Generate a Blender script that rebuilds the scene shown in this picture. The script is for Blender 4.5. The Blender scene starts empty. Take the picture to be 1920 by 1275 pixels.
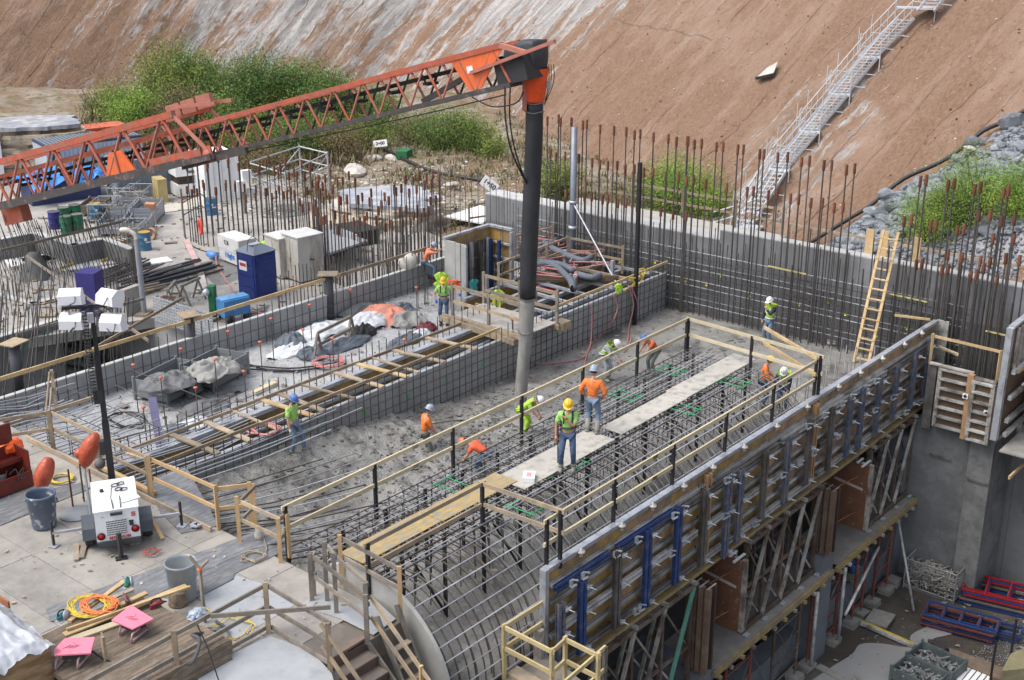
import bpy, bmesh, math, random
from mathutils import Vector, Matrix, noise
random.seed(7)
C = bpy.context.scene.collection
V = Vector
# ---------------------------------------------------------------- camera, light, exposure
CAMH = 16.2
AL = math.radians(39.75)
PITCH = math.radians(20)
cam = bpy.data.cameras.new('camera'); cam.lens = 44.2; cam.sensor_width = 36; cam.clip_end = 1500; cam.clip_start = .5
camo = bpy.data.objects.new('camera', cam); C.objects.link(camo)
camo.location = (0, 0, CAMH); camo.rotation_euler = (math.pi/2 - PITCH, 0, AL - math.pi/2)
bpy.context.scene.camera = camo
SUN_EL, SUN_AZ = math.radians(58), math.radians(150)      # azimuth of the sun measured from +X
w = bpy.data.worlds.new('World'); bpy.context.scene.world = w; w.use_nodes = True
nt = w.node_tree; bg = nt.nodes['Background']
sky = nt.nodes.new('ShaderNodeTexSky'); sky.sky_type = 'NISHITA'; sky.sun_disc = False
sky.sun_elevation = SUN_EL; sky.sun_rotation = math.pi/2 - SUN_AZ
sky.air_density = 1.0; sky.dust_density = 3.5; sky.ozone_density = 1.0
hs = nt.nodes.new('ShaderNodeHueSaturation'); hs.inputs['Saturation'].default_value = .5; nt.links.new(sky.outputs[0], hs.inputs['Color']); nt.links.new(hs.outputs[0], bg.inputs[0]); bg.inputs[1].default_value = .15
sl = bpy.data.lights.new('sun', 'SUN'); sl.energy = .85; sl.angle = math.radians(32); sl.color = (1, .95, .88)
so = bpy.data.objects.new('sun', sl); C.objects.link(so)
so.rotation_euler = V((math.cos(SUN_AZ)*math.cos(SUN_EL), math.sin(SUN_AZ)*math.cos(SUN_EL), math.sin(SUN_EL))).to_track_quat('Z', 'Y').to_euler()
sc = bpy.context.scene
sc.view_settings.view_transform = 'Standard'; sc.view_settings.look = 'None'; sc.view_settings.gamma = 1
sc.view_settings.exposure = 0.95
sc.render.engine = 'CYCLES'
try: sc.cycles.max_bounces = 5; sc.cycles.diffuse_bounces = 3
except Exception: pass
# ---------------------------------------------------------------- surveying: where a sight line of the photograph meets a plane
FPX = 2357.
HX, HY, RX, RY = math.cos(AL), math.sin(AL), math.sin(AL), -math.cos(AL)
def ray(px, py):
    u = (px-960)/FPX; v = (py-637.5)/FPX
    f = math.cos(PITCH)-v*math.sin(PITCH); z = -(math.sin(PITCH)+v*math.cos(PITCH))
    return (f*HX+u*RX, f*HY+u*RY, z)
def at(px, py, z=0.):
    d = ray(px, py); t = (z-CAMH)/d[2]; return V((t*d[0], t*d[1], z))
def atX(px, py, X):
    d = ray(px, py); t = X/d[0]; return V((X, t*d[1], CAMH+t*d[2]))
def atY(px, py, Y):
    d = ray(px, py); t = Y/d[1]; return V((t*d[0], Y, CAMH+t*d[2]))
def atD(px, py, D):
    d = ray(px, py); return V((D*d[0], D*d[1], CAMH+D*d[2]))
def FR(f, r, z=0.):                      # metres ahead / to the right of the viewpoint
    return V((f*HX+r*RX, f*HY+r*RY, z))
# ---------------------------------------------------------------- materials
MATS = {}
def M(name, rgb, rough=.75, metal=0., var=.18, scale=2.5, bump=0., bscale=20., rgb2=None, thr=(.45,.6), s2=1.2, detail=4, aniso=None, rnd=.0, emis=None, alpha=None, speck=None):
    if name in MATS: return MATS[name]
    m = bpy.data.materials.new(name); m.use_nodes = True; n = m.node_tree.nodes; l = m.node_tree.links
    b = n['Principled BSDF']; b.inputs['Roughness'].default_value = rough; b.inputs['Metallic'].default_value = metal
    geo = n.new('ShaderNodeNewGeometry')
    src = geo.outputs['Position']
    if aniso:
        mp = n.new('ShaderNodeMapping'); mp.inputs['Scale'].default_value = aniso; l.new(src, mp.inputs[0]); src = mp.outputs[0]
    nz = n.new('ShaderNodeTexNoise'); nz.inputs['Scale'].default_value = scale; nz.inputs['Detail'].default_value = detail; nz.inputs['Roughness'].default_value = .65
    l.new(src, nz.inputs['Vector'])
    mr = n.new('ShaderNodeMapRange'); mr.inputs[1].default_value = .25; mr.inputs[2].default_value = .75
    mr.inputs[3].default_value = 1-var; mr.inputs[4].default_value = 1+var; l.new(nz.outputs['Fac'], mr.inputs[0])
    val = mr.outputs[0]
    if rnd:
        oi = n.new('ShaderNodeObjectInfo'); m2 = n.new('ShaderNodeMapRange'); m2.inputs[3].default_value = 1-rnd; m2.inputs[4].default_value = 1+rnd
        l.new(oi.outputs['Random'], m2.inputs[0]); mu = n.new('ShaderNodeMath'); mu.operation = 'MULTIPLY'; l.new(val, mu.inputs[0]); l.new(m2.outputs[0], mu.inputs[1]); val = mu.outputs[0]
    col = None
    if rgb2:
        n2 = n.new('ShaderNodeTexNoise'); n2.inputs['Scale'].default_value = s2; n2.inputs['Detail'].default_value = 6; n2.inputs['Roughness'].default_value = .7; l.new(src, n2.inputs['Vector'])
        r = n.new('ShaderNodeMapRange'); r.inputs[1].default_value = thr[0]; r.inputs[2].default_value = thr[1]; l.new(n2.outputs['Fac'], r.inputs[0])
        mx = n.new('ShaderNodeMix'); mx.data_type = 'RGBA'; mx.inputs[6].default_value = (*rgb, 1); mx.inputs[7].default_value = (*rgb2, 1); l.new(r.outputs[0], mx.inputs[0]); col = mx.outputs[2]
    if speck:
        vo = n.new('ShaderNodeTexNoise'); vo.inputs['Scale'].default_value = speck[1]; vo.inputs['Detail'].default_value = 2; l.new(src, vo.inputs['Vector'])
        r = n.new('ShaderNodeMapRange'); r.inputs[1].default_value = speck[2]; r.inputs[2].default_value = speck[2]+.08; l.new(vo.outputs['Fac'], r.inputs[0])
        mx = n.new('ShaderNodeMix'); mx.data_type = 'RGBA'; mx.inputs[6].default_value = (*rgb, 1); mx.inputs[7].default_value = (*speck[0], 1); l.new(r.outputs[0], mx.inputs[0])
        if col: l.new(col, mx.inputs[6])
        col = mx.outputs[2]
    vm = n.new('ShaderNodeVectorMath'); vm.operation = 'SCALE'; vm.inputs[0].default_value = rgb
    if col: l.new(col, vm.inputs[0])
    l.new(val, vm.inputs['Scale']); l.new(vm.outputs[0], b.inputs['Base Color'])
    if bump:
        bn = n.new('ShaderNodeTexNoise'); bn.inputs['Scale'].default_value = bscale; bn.inputs['Detail'].default_value = 3; l.new(geo.outputs['Position'], bn.inputs['Vector'])
        bp = n.new('ShaderNodeBump'); bp.inputs['Strength'].default_value = bump; bp.inputs['Distance'].default_value = .05; l.new(bn.outputs['Fac'], bp.inputs['Height']); l.new(bp.outputs[0], b.inputs['Normal'])
    if alpha is not None: b.inputs['Alpha'].default_value = alpha
    MATS[name] = m; return m
WOOD = M('weathered_timber', (.34,.26,.17), .8, var=.25, scale=5, rgb2=(.24,.20,.155), rnd=.28, detail=6)
NEWWOOD = M('fresh_timber', (.52,.38,.20), .75, var=.18, scale=6, rnd=.16, rgb2=(.42,.29,.15))
GREYWOOD = M('grey_timber', (.22,.19,.155), .85, var=.25, scale=5, rnd=.25, rgb2=(.15,.135,.12))
REBAR = M('rebar_steel', (.085,.078,.074), .6, .35, var=.3, scale=6, rnd=.3)
REBARL = M('light_rebar', (.33,.345,.37), .5, .1, var=.3, scale=4, rnd=.35)
RUST = M('rust', (.15,.055,.03), .85, var=.4, scale=9, rnd=.35)
BLACK = M('black_steel', (.02,.02,.024), .55, .2, var=.3)
STEEL = M('galvanised_steel', (.42,.44,.47), .45, .35, var=.2, scale=5, rnd=.12)
ALU = M('aluminium', (.50,.52,.56), .4, .55, var=.15, scale=3, rgb2=(.30,.30,.31), thr=(.5,.65), s2=2)
# ---------------------------------------------------------------- objects
WL = {}
def wl(o): return WL.get(o.name, V((0,0,0))) if o else V((0,0,0))
def props(o, label=None, cat=None, group=None, kind=None):
    if o is None: return
    if label: o['label'] = label
    if cat: o['category'] = cat
    if group: o['group'] = group
    if kind: o['kind'] = kind
    return o
def thing(name, label, cat, loc=(0,0,0), group=None, rotz=0):
    o = bpy.data.objects.new(name, None); C.objects.link(o); o.empty_display_size = .2
    o.location = loc; o.rotation_euler = (0,0,rotz); props(o, label, cat, group); WL[o.name] = V(loc); return o
def link(name, me, parent=None, loc=(0,0,0), m=None, label=None):
    o = bpy.data.objects.new(name, me); C.objects.link(o); o.location = loc
    if parent: o.parent = parent; WL[o.name] = wl(parent)+V(loc)
    else: WL[o.name] = V(loc)
    if m and me and not me.materials: me.materials.append(m)
    if label: o['label'] = label
    return o
class MB:
    def __init__(s, world=True): s.v = []; s.f = []; s.mi = []; s.m = 0; s.world = world; s.smooth = False; s.sm = []
    def add(s, vs, fs):
        k = len(s.v); s.v += [tuple(v) for v in vs]; s.f += [tuple(i+k for i in f) for f in fs]; s.mi += [s.m]*len(fs); s.sm += [s.smooth]*len(fs); return s
    def box(s, c, d, rz=0, mat=None):
        x, y, z = d[0]/2, d[1]/2, d[2]/2
        vs = [V((a*x, b*y, e*z)) for e in (-1,1) for b in (-1,1) for a in (-1,1)]
        R = mat if mat is not None else Matrix.Rotation(rz, 3, 'Z')
        return s.add([R @ v + V(c) for v in vs], [(0,2,3,1),(4,5,7,6),(0,1,5,4),(2,6,7,3),(0,4,6,2),(1,3,7,5)])
    def b6(s, x0, x1, y0, y1, z0, z1): return s.box(((x0+x1)/2,(y0+y1)/2,(z0+z1)/2), (abs(x1-x0),abs(y1-y0),abs(z1-z0)))
    def bar(s, p0, p1, w, h=None, up=(0,0,1)):
        h = h or w; p0, p1 = V(p0), V(p1); d = p1-p0; L = d.length
        if L < 1e-6: return s
        z = d/L; x = V(up).cross(z)
        if x.length < 1e-3: x = V((1,0,0)).cross(z) if abs(z.x) < .9 else V((0,1,0)).cross(z)
        x.normalize(); y = z.cross(x)
        R = Matrix((x, y, z)).transposed()
        return s.box((p0+p1)/2, (w, h, L), mat=R)
    def tube(s, pts, r, n=6, cap=True, closed=False):
        pts = [V(p) for p in pts]; N = len(pts); rs = r if isinstance(r, (list, tuple)) else [r]*N
        rings = []; px = None
        for i in range(N):
            a = pts[(i-1) % N] if (i or closed) else pts[0]; b = pts[(i+1) % N] if (i < N-1 or closed) else pts[-1]
            t = (b-a)
            t = t.normalized() if t.length > 1e-9 else V((0,0,1))
            if px is None: x = V((0,0,1)).cross(t); x = x if x.length > .05 else V((1,0,0)).cross(t)
            else:
                x = px-t*px.dot(t)
                if x.length < 1e-4: x = V((1,0,0)).cross(t)
            x.normalize(); px = x; y = t.cross(x)
            rings.append([pts[i]+(x*math.cos(q)+y*math.sin(q))*rs[i] for q in [2*math.pi*j/n for j in range(n)]])
        vs = [v for g in rings for v in g]; fs = []
        for i in range(N if closed else N-1):
            a = i*n; b = ((i+1) % N)*n
            for j in range(n): fs.append((a+j, a+(j+1) % n, b+(j+1) % n, b+j))
        if cap and not closed: fs += [tuple(reversed(range(n))), tuple((N-1)*n+j for j in range(n))]
        o = s.smooth; s.smooth = n > 5; s.add(vs, fs); s.smooth = o; return s
    def lathe(s, prof, c, n=16, axis=None, cap=(False, False)):
        vs = []; R = axis.to_track_quat('Z', 'Y').to_matrix() if axis is not None else Matrix.Identity(3)
        for r, z in prof:
            for j in range(n):
                q = 2*math.pi*j/n; vs.append(R @ V((r*math.cos(q), r*math.sin(q), z))+V(c))
        fs = [(i*n+j, i*n+(j+1) % n, (i+1)*n+(j+1) % n, (i+1)*n+j) for i in range(len(prof)-1) for j in range(n)]
        if cap[0]: fs.append(tuple(reversed(range(n))))
        if cap[1]: fs.append(tuple((len(prof)-1)*n+j for j in range(n)))
        o = s.smooth; s.smooth = True; s.add(vs, fs); s.smooth = o; return s
    def poly(s, pts): return s.add(pts, [tuple(range(len(pts)))])
    def slab(s, pts, t):                       # polygon (top) with thickness t downward
        n = len(pts); pts = [V(p) for p in pts]
        if sum(pts[i].x*pts[(i+1) % n].y-pts[(i+1) % n].x*pts[i].y for i in range(n)) < 0: pts.reverse()
        vs = pts+[p-V((0,0,t)) for p in pts]
        return s.add(vs, [tuple(range(n)), tuple(reversed(range(n, 2*n)))]+[(i+n, (i+1) % n+n, (i+1) % n, i) for i in range(n)])
    def mesh(s, name, off=V((0,0,0))):
        me = bpy.data.meshes.new(name); me.from_pydata([(a-off[0], b-off[1], c-off[2]) for a, b, c in s.v], [], s.f)
        me.polygons.foreach_set('use_smooth', s.sm); me.polygons.foreach_set('material_index', s.mi); me.update(); return me
    def build(s, name, m=None, parent=None, label=None, cat=None, group=None, kind=None, loc=None):
        off = (wl(parent) if parent else V(loc) if loc is not None else V((0,0,0))) if s.world else V((0,0,0))
        me = s.mesh(name, off)
        for q in (m if isinstance(m, (list, tuple)) else [m]):
            if q: me.materials.append(q)
        o = link(name, me, parent, loc=(0,0,0) if parent or loc is None else loc)
        if not parent and loc is None and s.world: pass
        props(o, label, cat, group, kind); return o
UNIT = {}
def unit(shape, m):
    k = (shape, m.name)
    if k not in UNIT:
        b = MB()
        if shape == 'box': b.box((0,0,.5), (1,1,1))
        elif shape == 'cyl': b.tube([(0,0,0),(0,0,1)], 1, 6)
        elif shape == 'cyl12': b.tube([(0,0,0),(0,0,1)], 1, 12)
        elif shape == 'chan':      # steel channel pair look: web and flanges
            b.box((0,0,.5), (1,.22,1)); b.box((-.42,.1,.5), (.16,1,1)); b.box((.42,.1,.5), (.16,1,1))
        me = b.mesh(shape+'_'+m.name); me.materials.append(m); UNIT[k] = me
    return UNIT[k]
def orient(p0, p1, w, h, up=(0,0,1)):
    p0, p1 = V(p0), V(p1); d = p1-p0; L = max(d.length, 1e-5); z = d/L; x = V(up).cross(z)
    if x.length < 1e-3: x = V((1,0,0)) if abs(z.x) < .9 else V((0,1,0))
    x = (x-z*x.dot(z)).normalized(); y = z.cross(x)
    R = Matrix((x, y, z)).transposed()
    return Matrix.Translation(p0) @ R.to_4x4() @ Matrix.Diagonal((w, h, L, 1))
def pc(name, shape, p0, p1, w, h, m, parent=None, up=(0,0,1), label=None):
    """one straight piece (bar, board, pipe) as an object of its own"""
    o = bpy.data.objects.new(name, unit(shape, m)); C.objects.link(o)
    MW = orient(p0, p1, w, h, up)
    if parent:
        o.parent = parent
        if parent.get('_mw'): PM = MWS[parent.name]; o.matrix_local = PM.inverted() @ MW
        else: o.matrix_local = Matrix.Translation(-wl(parent)) @ MW
    else: o.matrix_world = MW; o.matrix_local = MW
    WL[o.name] = V(p0); MWS[o.name] = MW; PIECES.add(o.name)
    if label: o['label'] = label
    return o
MWS = {}; PIECES = set()
def sub(name, shape, p0, p1, w, h, m, parent, up=(0,0,1)):      # a sub-part on a piece made by pc()
    o = bpy.data.objects.new(name, unit(shape, m)); C.objects.link(o); o.parent = parent
    o.matrix_local = MWS[parent.name].inverted() @ orient(p0, p1, w, h, up); return o
def stick(name, p0, p1, r, m, parent=None, label=None): return pc(name, 'cyl', p0, p1, r, r, m, parent, label=label)
def beam(name, p0, p1, w, h, m, parent=None, up=(0,0,1), label=None): return pc(name, 'box', p0, p1, w, h, m, parent, up, label)
def copy_tree(o, loc=None, rotz=None, label=None, parent=None):
    c = o.copy(); C.objects.link(c)
    if parent: c.parent = parent
    if loc is not None: c.location = loc; WL[c.name] = V(loc)
    if rotz is not None: c.rotation_euler = (0,0,rotz)
    if label: c['label'] = label
    for ch in [q for q in o.children]: copy_tree(ch, parent=c)
    return c
def catenary(a, b, sag, n=8):
    a, b = V(a), V(b); return [a.lerp(b, i/n)-V((0,0,sag*4*(i/n)*(1-i/n))) for i in range(n+1)]
def smooth(pts, k=4):
    pts = [V(p) for p in pts]; out = []
    for i in range(len(pts)-1):
        p0 = pts[max(i-1,0)]; p1 = pts[i]; p2 = pts[i+1]; p3 = pts[min(i+2,len(pts)-1)]
        for j in range(k):
            t = j/k; out.append(.5*((2*p1)+(-p0+p2)*t+(2*p0-5*p1+4*p2-p3)*t*t+(-p0+3*p1-3*p2+p3)*t**3))
    out.append(pts[-1]); return out
def guard_rail(label, pts, zb, m=WOOD, h=1.07, mid=.55, step=2.2, group=None, cat='guard rail', post=None, toe=False, pw=.09, low=True, loc=None, ext=0., name='guard_rail'):
    """timber guard rail along a list of floor points"""
    pts = [V((p[0], p[1], p[2] if len(p) > 2 and zb is None else zb)) for p in pts]
    t = thing(name, label, cat, pts[0], group)
    post = post or m
    for a, b in zip(pts[:-1], pts[1:]):
        d = b-a; n = max(1, round(d.length/step)); u = d.normalized(); side = V((-u.y, u.x, 0))*(pw/2+.02)
        for i in range(n if b is not pts[-1] else n+1):
            p = a.lerp(b, i/n); j = random.uniform(-.012, .012)
            beam('post', p-V((0,0,.02)), p+V((j, j, h+random.uniform(-.02,.1))), pw, pw*.5 if pw > .06 else pw, post, t)
        for k, z in enumerate([h-.05]+([mid] if mid else [])+([.1] if toe else [])):
            q = V((0,0,random.uniform(-.012,.012)))
            m2 = m
            beam('rail', a+side+V((0,0,z))-u*ext+q, b+side+V((0,0,z))+u*ext-q, .04, .09, m2, t)
    return t
def fbm(p, o=4): return noise.fractal(V(p), 1.0, 2.0, o)
# ================================================================ HILLSIDE
CTRL = [(-45, 22-4.7*.0, 27.5, 69), (0, 59.6, 11.5, 69), (45, 101.6, -4.6, 67), (56, 109, -13, 52), (72, 108, -29, 38), (94, 102, -50, 29), (116, 94, -71, 23), (140, 85, -93, 18)]
CTRL[0] = (-45, 59.6-45*.934, 11.5+45*.358, 69)
def foot(s):
    for a, b in zip(CTRL[:-1], CTRL[1:]):
        if s <= b[0]: break
    t = (s-a[0])/(b[0]-a[0]); L = [a[i]*(1-t)+b[i]*t for i in range(4)]; return L[1], L[2], math.radians(L[3])
SB = math.radians(43)
def hill(s, t, disp=True):
    f, r, az = foot(s); h = t*math.cos(SB); p = FR(f+h*math.cos(az), r+h*math.sin(az), t*math.sin(SB)-.3)
    if disp:
        n = FR(-math.cos(az)*math.sin(SB), -math.sin(az)*math.sin(SB), math.cos(SB))
        k = .30*fbm((s*.35, t*.07, 3.1))+.20*fbm((s*1.1, t*.22, 9.))+.10*fbm((s*2.6, t*.9, 1.))+.05*fbm((s*1.2,t*2.6,5.))
        p = p+n*k*1.1
    return p
def hillhit(px, py):                     # sight line on the long plane right of the valley
    d = V(ray(px, py)); f, r, az = foot(0); P = FR(f, r, -.3); n = FR(-math.cos(az)*math.sin(SB), -math.sin(az)*math.sin(SB), math.cos(SB))
    t = (P-V((0,0,CAMH))).dot(n)/d.dot(n); return V((0,0,CAMH))+d*t, n
def sm(a, b, x): x = min(1, max(0, (x-a)/(b-a))); return x*x*(3-2*x)
def build_hill():
    ns, ntt = 520, 150; S0, S1, T = -45, 140, 42
    vs = []; uv = []; dn = []
    for j in range(ntt+1):
        for i in range(ns+1):
            s = S0+(S1-S0)*i/ns; t = -1+T*(j/ntt); vs.append(hill(s, t)); uv.append((s, t))
            d = .26                                            # how much of the pale rock shows
            d = d+.30*sm(22, 40, s)*(1-sm(104, 112, s)*.3)-.05*sm(72, 80, s)*(1-sm(96, 102, s))
            d += .31*sm(-3.5, .0, s)*(1-sm(4, 10, s))*sm(16, 8, t)
            d += .14*sm(110, 122, s)
            d += .12*sm(18, 26, s)*sm(4, 14, t)
            d -= .22*sm(80, 90, s)*(1-sm(98, 106, s))
            dn.append(d)
    fs = [(j*(ns+1)+i, j*(ns+1)+i+1, (j+1)*(ns+1)+i+1, (j+1)*(ns+1)+i) for j in range(ntt) for i in range(ns)]
    me = bpy.data.meshes.new('hillside'); me.from_pydata(vs, [], fs)
    a = me.attributes.new('st', 'FLOAT_VECTOR', 'POINT'); a.data.foreach_set('vector', [c for q in uv for c in (q[0], q[1], 0)])
    a = me.attributes.new('bare', 'FLOAT', 'POINT'); a.data.foreach_set('value', dn)
    me.polygons.foreach_set('use_smooth', [True]*len(fs))
    m = bpy.data.materials.new('erosion_mat_and_rock'); m.use_nodes = True; n = m.node_tree.nodes; l = m.node_tree.links; b = n['Principled BSDF']; b.inputs['Roughness'].default_value = .95
    def N(t, **k):
        q = n.new(t)
        for a_, v_ in k.items(): setattr(q, a_, v_)
        return q
    at_ = N('ShaderNodeAttribute', attribute_name='st'); ab = N('ShaderNodeAttribute', attribute_name='bare')
    def noise_(sc_, scale=1, det=5, rough=.65, off=0):
        mp = N('ShaderNodeMapping'); mp.inputs['Scale'].default_value = sc_; mp.inputs['Location'].default_value = (off, off*.7, off); l.new(at_.outputs['Vector'], mp.inputs[0])
        q = N('ShaderNodeTexNoise'); q.inputs['Scale'].default_value = scale; q.inputs['Detail'].default_value = det; q.inputs['Roughness'].default_value = rough; l.new(mp.outputs[0], q.inputs['Vector']); return q.outputs['Fac']
    def math_(op, a_, b_):
        q = N('ShaderNodeMath', operation=op)
        for i, v_ in enumerate((a_, b_)):
            if isinstance(v_, (int, float)): q.inputs[i].default_value = v_
            else: l.new(v_, q.inputs[i])
        return q.outputs[0]
    def rng(v_, a_, b_, c=0, d=1):
        q = N('ShaderNodeMapRange'); l.new(v_, q.inputs[0])
        for i, x in enumerate((a_, b_, c, d)): q.inputs[i+1].default_value = x
        return q.outputs[0]
    def mix(f, a_, b_):
        q = N('ShaderNodeMix', data_type='RGBA'); l.new(f, q.inputs[0])
        for i, v_ in ((6, a_), (7, b_)):
            if isinstance(v_, tuple): q.inputs[i].default_value = (*v_, 1)
            else: l.new(v_, q.inputs[i])
        return q.outputs[2]
    big = noise_((.55,.07,1), 1, 7, .68); fine = noise_((3.2,.55,1), 1, 6, .75, 7); patch = noise_((1.2,1.2,1), 1, 4, .6, 13)
    k = math_('ADD', math_('MULTIPLY', big, .9), math_('MULTIPLY', fine, .46)); k = math_('ADD', k, ab.outputs['Fac']); k = math_('ADD', k, math_('MULTIPLY', patch, .22))
    bare = rng(k, 1.335, 1.42)
    brown = mix(noise_((.5,.5,1), 1, 5, .7, 3), (.215,.125,.078), (.31,.205,.142)); brown = mix(rng(noise_((9,4,1), 1, 3, .6, 5), .35, .7), brown, (.17,.10,.062))
    shade = noise_((1.6,.16,1), 1, 6, .7, 21)
    rock = mix(rng(shade, .36, .62), (.20,.20,.20), (.47,.46,.445)); rock = mix(rng(noise_((7,2.6,1), 1, 4, .7, 31), .52, .72), rock, (.34,.22,.15))
    tint = mix(rng(noise_((.3,.12,1), 1, 5, .7, 60), .48, .66), brown, (.31,.215,.16))
    col = mix(bare, tint, rock)
    sp = rng(noise_((4.5,3.2,1), 1, 3, .6, 41), .62, .68)                                 # clods and weeds
    col = mix(math_('MULTIPLY', sp, .6), col, (.11,.085,.05))
    # overlapping seams of the mat: long thin dark lines running down the slope
    w_ = N('ShaderNodeSeparateXYZ'); l.new(at_.outputs['Vector'], w_.inputs[0])
    wob = math_('MULTIPLY', noise_((.1,.12,1), 1, 5, .6, 51), 1.3); sx = math_('ADD', w_.outputs[0], wob)
    md = math_('PINGPONG', sx, 1.15); ln = rng(md, 0., .05, 1, 0); gate = rng(noise_((.9,.10,1), 1, 2, .5, 57), .44, .54)
    ln = math_('MULTIPLY', ln, gate); col = mix(math_('MULTIPLY', ln, .42), col, (.075,.05,.035))
    # one seam across the slope
    ty = math_('ADD', w_.outputs[1], math_('MULTIPLY', noise_((.25,.1,1), 1, 4, .6, 71), 1.2))
    ms = math_('SUBTRACT', ty, 11.3); ms = math_('ABSOLUTE', ms, 0); lx = rng(ms, 0, .09, 1, 0); g2 = rng(w_.outputs[0], 16, 19); g3 = rng(w_.outputs[0], 33, 30); lx = math_('MULTIPLY', lx, math_('MULTIPLY', g2, g3)); col = mix(math_('MULTIPLY', lx, .7), col, (.09,.065,.045))
    l.new(col, b.inputs['Base Color'])
    hgt = math_('ADD', math_('MULTIPLY', noise_((2.2,.8,1), 1, 6, .7, 81), .9), math_('MULTIPLY', ln, -.35)); hgt = math_('ADD', hgt, math_('MULTIPLY', noise_((12,7,1), 1, 3, .7, 85), .35))
    bp = N('ShaderNodeBump'); bp.inputs['Strength'].default_value = .8; bp.inputs['Distance'].default_value = .35; l.new(hgt, bp.inputs['Height']); l.new(bp.outputs[0], b.inputs['Normal'])
    me.materials.append(m); o = link('hillside', me); props(o, kind='structure')
build_hill()
# ---------------------------------------------------------------- ground sheets
DIRT = M('scrub_soil', (.19,.125,.075), .95, var=.3, scale=.8, rgb2=(.27,.235,.19), thr=(.42,.58), s2=.35, bump=.8, bscale=6, speck=((.10,.11,.045), 1.6, .55))
def grid(name, x0, x1, y0, y1, step, fz, m, kind='structure', smooth_=True, skip=None):
    nx = int((x1-x0)/step); ny = int((y1-y0)/step); vs = []
    for j in range(ny+1):
        for i in range(nx+1):
            x = x0+(x1-x0)*i/nx; y = y0+(y1-y0)*j/ny; vs.append((x, y, fz(x, y)))
    fs = [(j*(nx+1)+i, j*(nx+1)+i+1, (j+1)*(nx+1)+i+1, (j+1)*(nx+1)+i) for j in range(ny) for i in range(nx) if not (skip and skip(x0+(x1-x0)*(i+.5)/nx, y0+(y1-y0)*(j+.5)/ny))]
    me = bpy.data.meshes.new(name); me.from_pydata(vs, [], fs); me.polygons.foreach_set('use_smooth', [smooth_]*len(fs)); me.materials.append(m)
    o = link(name, me); props(o, kind=kind); return o
def gz(x, y):
    k = sm(42, 47, x) if y < 62 else 1
    return -.25+k*(.45*fbm((x*.12, y*.12, 0), 3)+.14*fbm((x*.7, y*.7, 5), 3)+.35)
grid('ground', 41.9, 125, -60, 150, .8, gz, DIRT)
grid('far_ground', -120, 41.9, 62, 170, 3, lambda x, y: -.2+.12*fbm((x*.2, y*.2, 0)), DIRT)
CONC = M('worn_concrete', (.36,.34,.31), .85, var=.16, scale=.9, rgb2=(.27,.26,.245), thr=(.48,.6), s2=.5, bump=.15, bscale=14, speck=((.22,.21,.19), 9, .66))
WETC = M('wet_concrete', (.17,.165,.155), .35, var=.2, scale=1.5, bump=.1, bscale=10)
yb = MB(); yb.slab([(27.3,35.2,.03),(41.6,35.2,.03),(44.2,44,.03),(46.6,52,.03),(47.5,75,.03),(8,75,.03),(8,50.5,.03),(27.3,50.5,.03)], .35)
props(yb.build('yard_pavement', CONC), kind='structure')
def blob(name, c, rx, ry, z, m, ang=0, n=40, amp=.25, kind='structure', seed=1):
    vs = [];
    for i in range(n):
        q = 2*math.pi*i/n; k = 1+amp*fbm((math.cos(q)*1.6+seed, math.sin(q)*1.6, seed*3.3), 4)*1.6
        x, y = rx*k*math.cos(q), ry*k*math.sin(q); vs.append((c[0]+x*math.cos(ang)-y*math.sin(ang), c[1]+x*math.sin(ang)+y*math.cos(ang), z))
    b = MB(); b.poly(vs); o = b.build(name, m); props(o, kind=kind); return o
p = at(440, 500); blob('wet_patch', p, 2.6, 1.5, .036, WETC, .7, seed=4)
p = at(545, 395); blob('wet_patch', p, 2.0, 1.2, .036, WETC, .4, seed=9)
for q, a_, b_ in (((330,560),1.1,.5), ((470,600),1.5,.5)):
    p = at(*q); blob('wet_patch', p, a_, b_, .036, WETC, .5, seed=q[0]*.1)
# ---------------------------------------------------------------- rock
ROCKG = M('blue_grey_rock', (.165,.178,.20), .85, var=.28, scale=3, rgb2=(.29,.30,.32), thr=(.5,.7), s2=2.2, bump=.5, bscale=9, rnd=.3)
ROCKC = M('cream_limestone', (.44,.38,.29), .9, var=.25, scale=2, rgb2=(.27,.20,.14), thr=(.5,.62), s2=1.4, aniso=(1,1,4), bump=.7, bscale=7, rnd=.12)
ROCKW = M('pale_limestone', (.50,.47,.42), .9, var=.22, scale=2, rgb2=(.33,.30,.27), thr=(.5,.65), s2=1.3, bump=.6, bscale=6)
def rock_mesh(seed, sub=2, name='rock', flat=.75):
    bm = bmesh.new(); bmesh.ops.create_icosphere(bm, subdivisions=sub, radius=.5); rr = random.Random(seed)
    pl = [(V((rr.gauss(0,1), rr.gauss(0,1), rr.gauss(0,1))).normalized(), rr.uniform(.26,.42)) for _ in range(9)]
    for v in bm.verts:
        for n_, d_ in pl:
            k = v.co.dot(n_)-d_
            if k > 0: v.co -= n_*k
        v.co += v.co.normalized()*.03*fbm(v.co*5+V((seed,0,0)), 2)
        v.co.z *= flat; v.co.x *= 1.25
    me = bpy.data.meshes.new(name); bm.to_mesh(me); bm.free(); return me
RM = [rock_mesh(i, 2) for i in range(6)]
for q in RM: q.materials.append(ROCKG)
RMC = [rock_mesh(i+20, 2, flat=.55) for i in range(3)]
for q in RMC: q.materials.append(ROCKW)
def rot_rand(R=random): return (R.uniform(-.5,.5), R.uniform(-.5,.5), R.uniform(0,6.28))
EDGE = [(1545,470),(1600,425),(1640,400),(1700,352),(1760,325),(1800,302),(1850,262),(1900,240),(1960,205)]
def edge_y(x):
    for a, b in zip(EDGE[:-1], EDGE[1:]):
        if x <= b[0]: return a[1]+(b[1]-a[1])*(x-a[0])/(b[0]-a[0])
    return 205
R = random.Random(3)
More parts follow.
